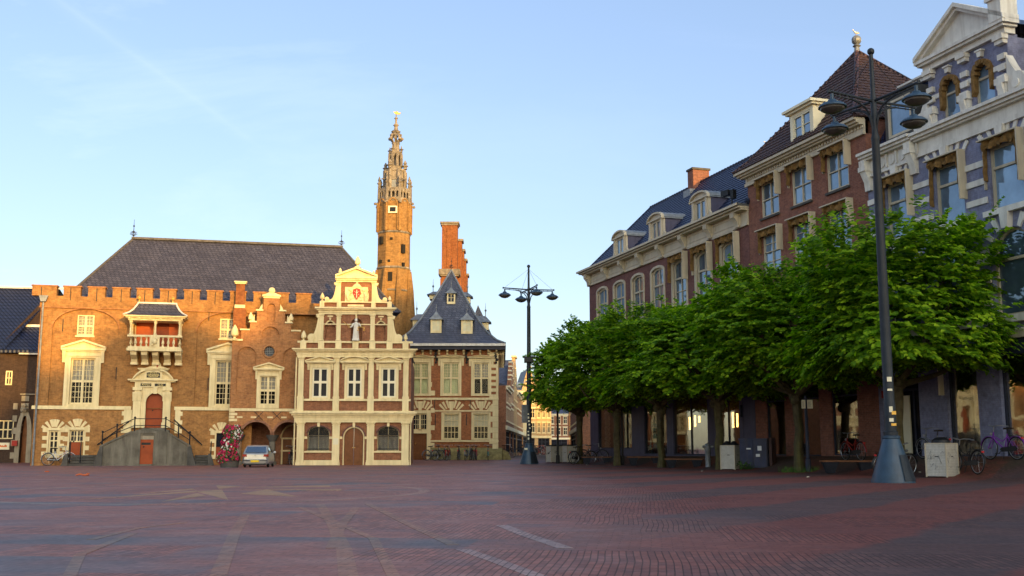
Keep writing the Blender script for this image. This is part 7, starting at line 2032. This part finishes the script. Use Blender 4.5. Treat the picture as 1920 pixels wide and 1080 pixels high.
# ================================================================== FLOWER TOWER
plain('flower_pink', (.50, .02, .09), .6, .35, 9); plain('flower_white', (.72, .66, .60), .6, .08, 9); plain('flower_leaf', (.05, .10, .02), .7, .3, 8)
x, y, z = GP(430, 876.5)
t = thing('flower_tower', 'tiered tower of pink and white petunias beside the parked car', 'planter', (x, y, z), 0)
fw = Fr(x, y, 1, 0); H = fw.P(430, 795)[1]
mb = MB(); mb.lathe(0, 0, [(.45, 0), (.5, .3), (.55, .35), (.1, .36), (.07, H*.9)], 12); mb.build('planter', MAT['dark_stone'], t)
rr = random.Random(21); leaf, pink, white = MB(), MB(), MB()
tiers = [(.55, .48, -.08), (.45, 1.15, -.02), (.5, 1.75, .1)]
for rt, zt, ox in tiers:
    for k in range(420):
        a = rr.uniform(0, 6.28); ph = rr.uniform(-.9, 1.0)
        q = rt*(1-.35*ph*ph)*rr.uniform(.75, 1.02); p = Vector((ox+q*math.cos(a), q*math.sin(a), zt+ph*.36))
        d = Vector((math.cos(a), math.sin(a), rr.uniform(-.2, .7))).normalized(); e = d.orthogonal().normalized(); f_ = d.cross(e)
        dom = math.sin(a*1.5+zt*4+ox*20) + ph*.3
        r_ = rr.uniform(.045, .07)
        tgt = leaf if rr.random() < .40 else (pink if dom > rr.uniform(-1.4, -.1) else white)
        m_ = 6; pts = [p+d*.02]+[p+(e*math.cos(2*math.pi*j/m_)+f_*math.sin(2*math.pi*j/m_))*r_*(1 if j % 2 else .8)+d*.045 for j in range(m_)]
        tgt.add(pts, [(0, j+1, (j+1) % m_+1) for j in range(m_)])
leaf.build('foliage', MAT['flower_leaf'], t, smooth=False); pink.build('pink_blossom', MAT['flower_pink'], t, smooth=False); white.build('white_blossom', MAT['flower_white'], t, smooth=False)

# ================================================================== SHOP DISPLAYS, SEAGULLS
plain('turquoise', (.14, .72, .68), .7, .15, 5)
def dress(u, label):
    x, y, z = RW.world(u, -.52, .98)
    t = thing('display_dress', label, 'dress', (x, y, z), RW.rot(), 'dresses in the shop window')
    mb = MB(); mb.lathe(0, 0, [(.5, .0), (.42, .3), (.3, .65), (.17, .95), (.2, 1.15), (.24, 1.35), (.12, 1.5), (.06, 1.56)], 14, 1, .5); mb.build('skirt', MAT['turquoise'], t)
    mb = MB(); mb.lathe(0, 0, [(.2, .92), (.185, .95), (.2, .99)], 14, 1, .52); mb.build('belt', MAT['black_iron'], t)
    mb = MB(); mb.ball((0, 0, 1.72), .17, 10, 7, 1, .7, 1.3); mb.tube((0, 0, 1.5), (0, 0, 1.62), .05, .05, 6); mb.build('head', MAT['curtain_white'], t)
dress(RW.P(1202,800,-.52)[0], 'turquoise dress on the left dummy in the shop window behind the second bench'); dress(RW.P(1226,800,-.52)[0], 'turquoise dress on the right dummy, next to the third trunk')
x, y, z = RW.world(RW.P(1139,800,-.5)[0], -.5, .98)
t = thing('paper_garland', 'white lantern garland hanging in the first shop window, left of the second trunk', 'decoration', (x, y, z), RW.rot())
mb = MB()
for k in range(7): mb.lathe(0, 0, [(.14, .15+k*.33), (.2, .3+k*.33), (.13, .46+k*.33)], 10)
mb.lathe(0, 0, [(.24, 0), (.18, .15)], 10); mb.build('paper', MAT['white_paint'], t)
plain('gull_white', (.75, .72, .66), .7, .05, 6); plain('gull_grey', (.35, .36, .38), .7, .1, 6); plain('beak', (.6, .35, .05), .5, .1, 5)
def gull(pos, ang, label, s=1.0):
    t = thing('seagull', label, 'seagull', pos, ang, 'seagulls on the roofs'); t.scale = (s,)*3
    mb = MB(); prof = [(-.24, .015, .16), (-.15, .05, .17), (-.05, .075, .18), (.06, .075, .19), (.14, .05, .23), (.18, .04, .29), (.21, .045, .33), (.25, .035, .34), (.28, .008, .335)]
    vs = []; fs = []; n = 8
    for x_, r_, z_ in prof:
        for k in range(n): a = 2*math.pi*k/n; vs.append((x_, r_*math.cos(a), z_+r_*math.sin(a)))
    for i in range(len(prof)-1):
        for k in range(n): fs.append((i*n+k, i*n+(k+1) % n, (i+1)*n+(k+1) % n, (i+1)*n+k))
    mb.add(vs, fs); mb.build('body', MAT['gull_white'], t)
    for s_ in (-1, 1):
        mb = MB(); mb.add([(.1, s_*.06, .22), (.0, s_*.085, .19), (-.2, s_*.05, .17), (-.3, s_*.02, .19), (-.1, s_*.05, .24), (.02, s_*.06, .25)], [(0,1,2,3,4,5)]); mb.build('wing', MAT['gull_grey'], t)
        mb = MB(); mb.tube((0, s_*.03, .12), (.01, s_*.03, 0), .008, .008, 4); mb.tube((.01, s_*.03, .005), (.06, s_*.03, .0), .008, .006, 4); mb.build('leg', MAT['beak'], t)
    mb = MB(); mb.tube((.27, 0, .335), (.33, 0, .32), .013, .005, 5); mb.build('beak', MAT['beak'], t)
gull(APB, R(200), 'seagull perched on the ball at the peak of the hip roofed house', .75)
gull(RW.world(17.3, -RWD, RZ+.17), R(200), 'seagull sitting on the ridge of the blue pantile roof', .85)
# ground litter
rr = random.Random(31); mb = MB()
for px, py in ((1316,884),(1725,886),(1100,872),(475,872),(1515,895),(1650,880)):
    x, y, z = GP(px, py); a = rr.uniform(0, 6.28); s = rr.uniform(.01, .02) if py > 900 else rr.uniform(.04, .08)
    c, s2 = math.cos(a)*s, math.sin(a)*s
    mb.add([(x-c, y-s2, z+.006), (x+s2, y-c, z+.012), (x+c, y+s2, z+.02), (x-s2, y+c, z+.008), (x, y, z+.03)], [(0,1,4), (1,2,4), (2,3,4), (3,0,4)])
tag(mb.build('litter', MAT['white_paint'], None, smooth=False), 'scattered small white scraps of paper on the paving', 'litter', kind='stuff')
mb = MB()
for px, py in ((88,885),(148,891),(150,890),(160,892),(165,889),(144,892)):
    x, y, z = GP(px, py); s = rr.uniform(.1, .22); mb.ball((x, y, z+.02), s*.5, 6, 4, 1.4, 1, .35)
tag(mb.build('orange_peel', MAT['panel_orange'], None), 'orange scraps lying on the paving at the left', 'litter', kind='stuff')
# ================================================================== GROUND
SUN_AZ, SUN_EL = 27.0, 7.0                 # behind the camera, to the right
SV = Vector((math.sin(R(SUN_AZ))*math.cos(R(SUN_EL)), -math.cos(R(SUN_AZ))*math.cos(R(SUN_EL)), math.sin(R(SUN_EL))))
def axis(parts):
    out = []
    for a, b, st in parts:
        n = max(1, int(round((b-a)/st))); out += [a+(b-a)*k/n for k in range(n)]
    return out + [parts[-1][1]]
xs_ = axis([(-900, -100, 200), (-100, -40, 10), (-40, 0, 2), (0, 26, .5), (26, 60, 5), (60, 900, 140)])
ys_ = axis([(-900, -100, 200), (-100, -10, 15), (-10, 26, 2), (26, 82, .6), (82, 130, 6), (130, 400, 30), (400, 1500, 275)])
vs = [(x, y, gz(x, y)) for y in ys_ for x in xs_]; nx = len(xs_)
fs = [(j*nx+i, j*nx+i+1, (j+1)*nx+i+1, (j+1)*nx+i) for j in range(len(ys_)-1) for i in range(nx-1)]
def paving(name, yellow=0.0, white=0.0):
    m, nt, N, L, bs = nodes(name)
    tc = N.new('ShaderNodeTexCoord'); o = tc.outputs['Object']
    mp = N.new('ShaderNodeMapping'); mp.inputs['Rotation'].default_value = (0, 0, R(7)); L.new(o, mp.inputs[0]); v = mp.outputs[0]
    wz = N.new('ShaderNodeTexNoise'); wz.inputs['Scale'].default_value = .6; wz.inputs['Detail'].default_value = 1; L.new(v, wz.inputs['Vector'])
    va = N.new('ShaderNodeVectorMath'); va.operation = 'MULTIPLY_ADD'; L.new(wz.outputs['Color'], va.inputs[0]); va.inputs[1].default_value = (.10, .05, 0); L.new(v, va.inputs[2]); vw = va.outputs[0]
    def bt(w, h, vec, c1, c2, mo, ms=.010, off=.5):
        t = N.new('ShaderNodeTexBrick'); L.new(vec, t.inputs['Vector']); t.offset = off
        for k, val in (('Scale', 1), ('Brick Width', w), ('Row Height', h), ('Mortar Size', ms*.5), ('Mortar Smooth', .3), ('Bias', 0.0)): t.inputs[k].default_value = val
        for k, c in (('Color1', c1), ('Color2', c2), ('Mortar', mo)): t.inputs[k].default_value = (*c, 1)
        return t
    b1 = bt(.065, .24, vw, (1.22, 1.17, 1.15), (.74, .75, .79), (.34, .37, .36), .012, .0); b2 = bt(.21, .13, vw, (1.1, 1.08, 1.08), (.84, .84, .86), (.62, .62, .62), .012)
    pn = bt(1.7, 1.15, vw, (0, 0, 0), (1, 1, 1), (.5, .5, .5), 0)
    sel = ramp(nt, pn.outputs['Color'], [(.42, (0,0,0)), (.46, (1,1,1))])
    bw = mix_rgb(nt, sel, b1.outputs['Color'], b2.outputs['Color'])
    bf = math_n(nt, 'MULTIPLY', b1.outputs['Fac'], math_n(nt, 'SUBTRACT', 1.0, sel))
    sx = N.new('ShaderNodeSeparateXYZ'); L.new(o, sx.inputs[0])
    n1 = noise(nt, o, .16, 4, .6); n2 = noise(nt, v, .9, 4, .65)
    PL, RD, BL, DK = (.27, .135, .112), (.135, .037, .027), (.125, .105, .112), (.070, .039, .036)
    base = ramp(nt, n2, [(.30, PL), (.52, (.27, .108, .082)), (.7, (.20, .125, .122))])
    # blue grey panels
    base = mix_rgb(nt, math_n(nt, 'MULTIPLY', ramp(nt, pn.outputs['Color'], [(.62, (0,0,0)), (.8, (1,1,1))]), ramp(nt, noise(nt, o, .33, 3), [(.42, (0,0,0)), (.6, (1,1,1))])), base, BL)
    # red and dark brick bands on the shop side, deepened to paint in vignetting
    u = math_n(nt, 'SUBTRACT', math_n(nt, 'MULTIPLY', sx.outputs[0], .816), math_n(nt, 'MULTIPLY', sx.outputs[1], .577))
    u = math_n(nt, 'ADD', u, math_n(nt, 'MULTIPLY', n1, 1.4))
    tri = math_n(nt, 'PINGPONG', u, 1.9)
    band = ramp(nt, math_n(nt, 'ADD', math_n(nt, 'DIVIDE', tri, 1.9), math_n(nt, 'MULTIPLY', math_n(nt, 'SUBTRACT', n2, .5), .3)), [(.52, (0,0,0)), (.60, (1,1,1))])
    side = ramp(nt, math_n(nt, 'ADD', math_n(nt, 'MULTIPLY', sx.outputs[0], .10), math_n(nt, 'MULTIPLY', n1, .35)), [(.12, (0,0,0)), (.52, (1,1,1))])
    right = mix_rgb(nt, band, RD, DK)
    col = mix_rgb(nt, math_n(nt, 'MULTIPLY', side, .9), base, right)
    if yellow: col = mix_rgb(nt, yellow, col, (.52, .34, .13))
    if white: col = mix_rgb(nt, white, col, (.40, .37, .36))
    col = mix_rgb(nt, 1, col, bw, 'MULTIPLY')
    col = mix_rgb(nt, 1, col, ramp(nt, noise(nt, o, 14, 3), [(.25, (.72,.72,.72)), (.75, (1.25,1.25,1.25))]), 'MULTIPLY')
    # moss and dirt under the trees
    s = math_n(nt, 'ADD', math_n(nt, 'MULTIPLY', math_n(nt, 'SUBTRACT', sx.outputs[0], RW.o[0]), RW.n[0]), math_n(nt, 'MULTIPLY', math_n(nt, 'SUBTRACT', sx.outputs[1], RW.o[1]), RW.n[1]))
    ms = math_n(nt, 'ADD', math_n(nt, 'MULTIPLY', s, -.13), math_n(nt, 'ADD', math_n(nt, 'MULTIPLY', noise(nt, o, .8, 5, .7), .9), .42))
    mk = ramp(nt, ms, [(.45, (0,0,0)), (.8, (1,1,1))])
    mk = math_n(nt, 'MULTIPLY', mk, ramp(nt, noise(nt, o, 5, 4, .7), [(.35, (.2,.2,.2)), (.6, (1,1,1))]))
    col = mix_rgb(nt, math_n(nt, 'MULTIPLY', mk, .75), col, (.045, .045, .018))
    L.new(col, bs.inputs['Base Color']); 
    L.new(math_n(nt, 'ADD', math_n(nt, 'MULTIPLY_ADD', side, .2, .44), math_n(nt, 'MULTIPLY', n2, .3)), bs.inputs['Roughness']); bs.inputs['Specular IOR Level'].default_value = .2
    bump(nt, bs, math_n(nt, 'SUBTRACT', math_n(nt, 'MULTIPLY', noise(nt, o, 11, 3), .6), bf), .55, .012)
    return m
paving('paving'); paving('paving_yellow', .42); paving('paving_white', 0, .32); paving('paving_pale', .13); paving('paving_ringstone', .1, .12)
me = bpy.data.meshes.new('square'); me.from_pydata(vs, [], fs); me.polygons.foreach_set('use_smooth', [True]*len(me.polygons)); me.materials.append(MAT['paving']); me.update()
o = bpy.data.objects.new('square_paving', me); COL.objects.link(o); tag(o, kind='structure')
# inlaid paving star, ring and bands: courses of other bricks let into the square
def inlay(name, polys, mat, z=.0035):
    mb = MB()
    for p in polys:
        if sum(p[i][0]*p[(i+1) % len(p)][1]-p[(i+1) % len(p)][0]*p[i][1] for i in range(len(p))) < 0: p = p[::-1]
        mb.prism_z(p, -.004, z)
    me = bpy.data.meshes.new(name); me.from_pydata(mb.v, [], mb.f); me.materials.append(MAT[mat]); me.update()
    o = bpy.data.objects.new(name, me); COL.objects.link(o); tag(o, kind='structure')
star = [[G(*q) for q in p] for p in (((405,910.5),(452,911.5),(411,917)), ((368,921.5),(416,918.5),(428,937.5)), ((303,941),(368,925),(386,929)), ((450,926),(502,918),(556,931)),
        ((150,937),(368,920),(372,922.5)), ((455,914),(618,910),(620,913)), ((452,918),(640,917),(640,920)), ((250,927),(360,916),(366,918)))]
inlay('paving_star', star, 'paving_yellow')
rx, ry = G(388, 922); ring_ = []; n = 64
for k in range(n):
    for r0_, r1_ in ((4.7, 4.95),):
        a, b = 2*math.pi*k/n, 2*math.pi*(k+1)/n
        ring_.append([(rx+r0_*math.cos(a), ry+r0_*1.12*math.sin(a)), (rx+r1_*math.cos(a), ry+r1_*1.12*math.sin(a)), (rx+r1_*math.cos(b), ry+r1_*1.12*math.sin(b)), (rx+r0_*math.cos(b), ry+r0_*1.12*math.sin(b))])
inlay('paving_ring', ring_, 'paving_ringstone', .003)
def strip(pts, w):
    out = []; g = [Vector(G(*p)) for p in pts]
    L_, R_ = [], []
    for i, p in enumerate(g):
        d = (g[min(i+1, len(g)-1)]-g[max(i-1, 0)]).normalized(); nn = Vector((-d.y, d.x)); L_.append(p+nn*w/2); R_.append(p-nn*w/2)
    for i in range(len(g)-1): out.append([tuple(L_[i]), tuple(R_[i]), tuple(R_[i+1]), tuple(L_[i+1])])
    return out
for pts, wd in (([(600,945),(625,985),(645,1030),(655,1090)], .15), ([(668,952),(640,985),(622,1028)], .12), ([(690,945),(760,980),(850,1022)], .12), ([(462,962),(440,1000),(405,1090)], .13),
                ([(250,1000),(150,1040),(128,1085)], .1), ([(345,980),(260,990),(170,1012)], .1), ([(560,950),(700,1010),(740,1085)], .1)):
    inlay('paving_band', strip(pts, wd), 'paving_pale', .002+.0015*(len(pts) % 2)+.004*wd)
inlay('paving_line', strip([(866,1030),(930,1052),(1046,1095)], .14), 'paving_white', .004)
inlay('paving_line', strip([(940,985),(985,1003),(1060,1028)], .16), 'paving_white', .004)

# ================================================================== UNSEEN SILHOUETTE BEHIND THE VIEWER, shaped to shade the square
def caster():
    """skyline of an unseen slab behind the camera, fitted to the wanted shadow edge"""
    tgt = [(TH, 20, 745), (TH, 62, 690), (TH, 130, 690), (TH, 200, 655), (TH, 225, 615), (TH, 340, 600), (TH, 400, 612), (GW, 440, 640), (GW, 455, 640), (GW, 522, 618), (GW, 548, 566), (FW, 570, 548), (FW, 600, 562), (FW, 670, 566), (FW, 745, 556), (TW, 770, 548), (CB, 790, 525), (CB, 850, 500)]
    Yc = -75.0; pts = []
    for fr, px, py in tgt:
        u, z = fr.P(px, py, .3 if fr is not TW else 2.5); x, y, _ = fr.world(u, .3 if fr is not TW else 2.5)
        k = (Yc-y)/SV.y; pts.append((x+SV.x*k, z+SV.z*k))
    return Yc, pts
Yc, cpts = caster()
print('CASTER', [(round(a, 1), round(b, 1)) for a, b in cpts])
t = thing('church', 'great brick church whose shadow lies over the square', 'church', (0, Yc, 0))
cpts = sorted(cpts)
mb = MB(); out = [(cpts[0][0]-40, 0), (230, 0), (230, 52), (136, 52), (136, 39.5), (118, 39.5), (118, cpts[-1][1]+1), (cpts[-1][0]+1.5, cpts[-1][1]+1)] + cpts[::-1] + [(cpts[0][0]-40, cpts[0][1]-1)]  # taller steps to the right added to shade the street end
low = [(x, min(z, 12)) for x, z in out]
mb.prism(out, -1.5, 0); mb.build('shadow_slab', MAT['town_brick'], t, smooth=False)

# ================================================================== LIGHT, SKY, CAMERA
w = bpy.data.worlds.new('World'); sc.world = w; w.use_nodes = True
nt = w.node_tree; N, L = nt.nodes, nt.links; bg = N['Background']
sky = N.new('ShaderNodeTexSky'); sky.sky_type = 'NISHITA'; sky.sun_disc = False
sky.sun_elevation = R(SUN_EL); sky.sun_rotation = R(SKY_ROT); sky.air_density = SKY_AIR; sky.dust_density = SKY_DUST; sky.ozone_density = SKY_OZ; sky.altitude = 0
# thin high cirrus
tc = N.new('ShaderNodeTexCoord'); mp = N.new('ShaderNodeMapping'); mp.inputs['Rotation'].default_value = (0, R(30), R(18)); mp.inputs['Scale'].default_value = (.9, 3.5, 5.0); L.new(tc.outputs['Generated'], mp.inputs[0])
cl = noise(nt, mp.outputs[0], 1.6, 7, .62, .4)
sv = N.new('ShaderNodeSeparateXYZ'); L.new(tc.outputs['Generated'], sv.inputs[0])
msk = ramp(nt, sv.outputs[0], [(.0, (1,1,1)), (.0, (1,1,1))]) 
fac = math_n(nt, 'MULTIPLY', ramp(nt, cl, [(.50, (0,0,0)), (.80, (1,1,1))]), ramp(nt, math_n(nt, 'MULTIPLY', sv.outputs[0], -1), [(.05, (.15,.15,.15)), (.45, (1,1,1))]))
col = mix_rgb(nt, math_n(nt, 'MULTIPLY', fac, .30), sky.outputs[0], SKY_CIRRUS)
c1, c2 = Vector(ray(95, -10)).normalized(), Vector(ray(420, 225)).normalized(); cn = c1.cross(c2).normalized(); cm1 = (c1+c2).normalized()
dn_ = N.new('ShaderNodeVectorMath'); dn_.operation = 'DOT_PRODUCT'; L.new(tc.outputs['Generated'], dn_.inputs[0]); dn_.inputs[1].default_value = cn
da_ = N.new('ShaderNodeVectorMath'); da_.operation = 'DOT_PRODUCT'; L.new(tc.outputs['Generated'], da_.inputs[0]); da_.inputs[1].default_value = cm1
ct = ramp(nt, math_n(nt, 'ABSOLUTE', math_n(nt, 'ADD', dn_.outputs['Value'], math_n(nt, 'MULTIPLY', math_n(nt, 'SUBTRACT', noise(nt, tc.outputs['Generated'], 22, 4), .5), .006))), [(0, (1,1,1)), (.0045, (.25,.25,.25)), (.011, (0,0,0))])
ct = math_n(nt, 'MULTIPLY', ct, ramp(nt, da_.outputs['Value'], [(.987, (0,0,0)), (.997, (1,1,1))]))
ct = math_n(nt, 'MULTIPLY', ct, ramp(nt, noise(nt, tc.outputs['Generated'], 9, 3), [(.3, (.25,.25,.25)), (.7, (1,1,1))]))
col = mix_rgb(nt, math_n(nt, 'MULTIPLY', ct, .07), col, SKY_CIRRUS)
gm = N.new('ShaderNodeGamma'); L.new(col, gm.inputs[0]); gm.inputs[1].default_value = SKY_GAMMA
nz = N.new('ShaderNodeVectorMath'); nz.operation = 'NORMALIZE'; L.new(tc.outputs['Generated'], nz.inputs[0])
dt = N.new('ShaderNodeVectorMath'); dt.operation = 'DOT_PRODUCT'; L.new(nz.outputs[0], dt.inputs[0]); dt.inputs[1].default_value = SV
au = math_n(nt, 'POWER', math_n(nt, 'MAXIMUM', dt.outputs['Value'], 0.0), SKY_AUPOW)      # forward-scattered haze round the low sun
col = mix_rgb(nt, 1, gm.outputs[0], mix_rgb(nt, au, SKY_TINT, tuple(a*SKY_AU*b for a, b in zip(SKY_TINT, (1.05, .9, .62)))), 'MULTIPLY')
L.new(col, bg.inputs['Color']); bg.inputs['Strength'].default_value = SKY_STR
ld = bpy.data.lights.new('sun', 'SUN'); ld.energy = SUN_STR; ld.angle = R(.55); ld.color = SUN_COL
lo_ = bpy.data.objects.new('sun', ld); COL.objects.link(lo_); lo_.rotation_euler = SV.to_track_quat('Z', 'Y').to_euler()
cam = bpy.data.cameras.new('camera'); co = bpy.data.objects.new('camera', cam); COL.objects.link(co); sc.camera = co
cam.sensor_width = 36; cam.lens = F/1920*36; cam.clip_end = 5000; cam.clip_start = .1
co.location = (0, 0, CZ); co.rotation_euler = (math.pi/2+PIT, 0, 0)
sc.render.engine = 'CYCLES'
sc.view_settings.view_transform = 'Standard'; sc.view_settings.look = 'None'; sc.view_settings.gamma = 1; sc.view_settings.exposure = EXPO
if WB_T:
    sc.view_settings.use_white_balance = True; sc.view_settings.white_balance_temperature = WB_T; sc.view_settings.white_balance_tint = WB_TINT
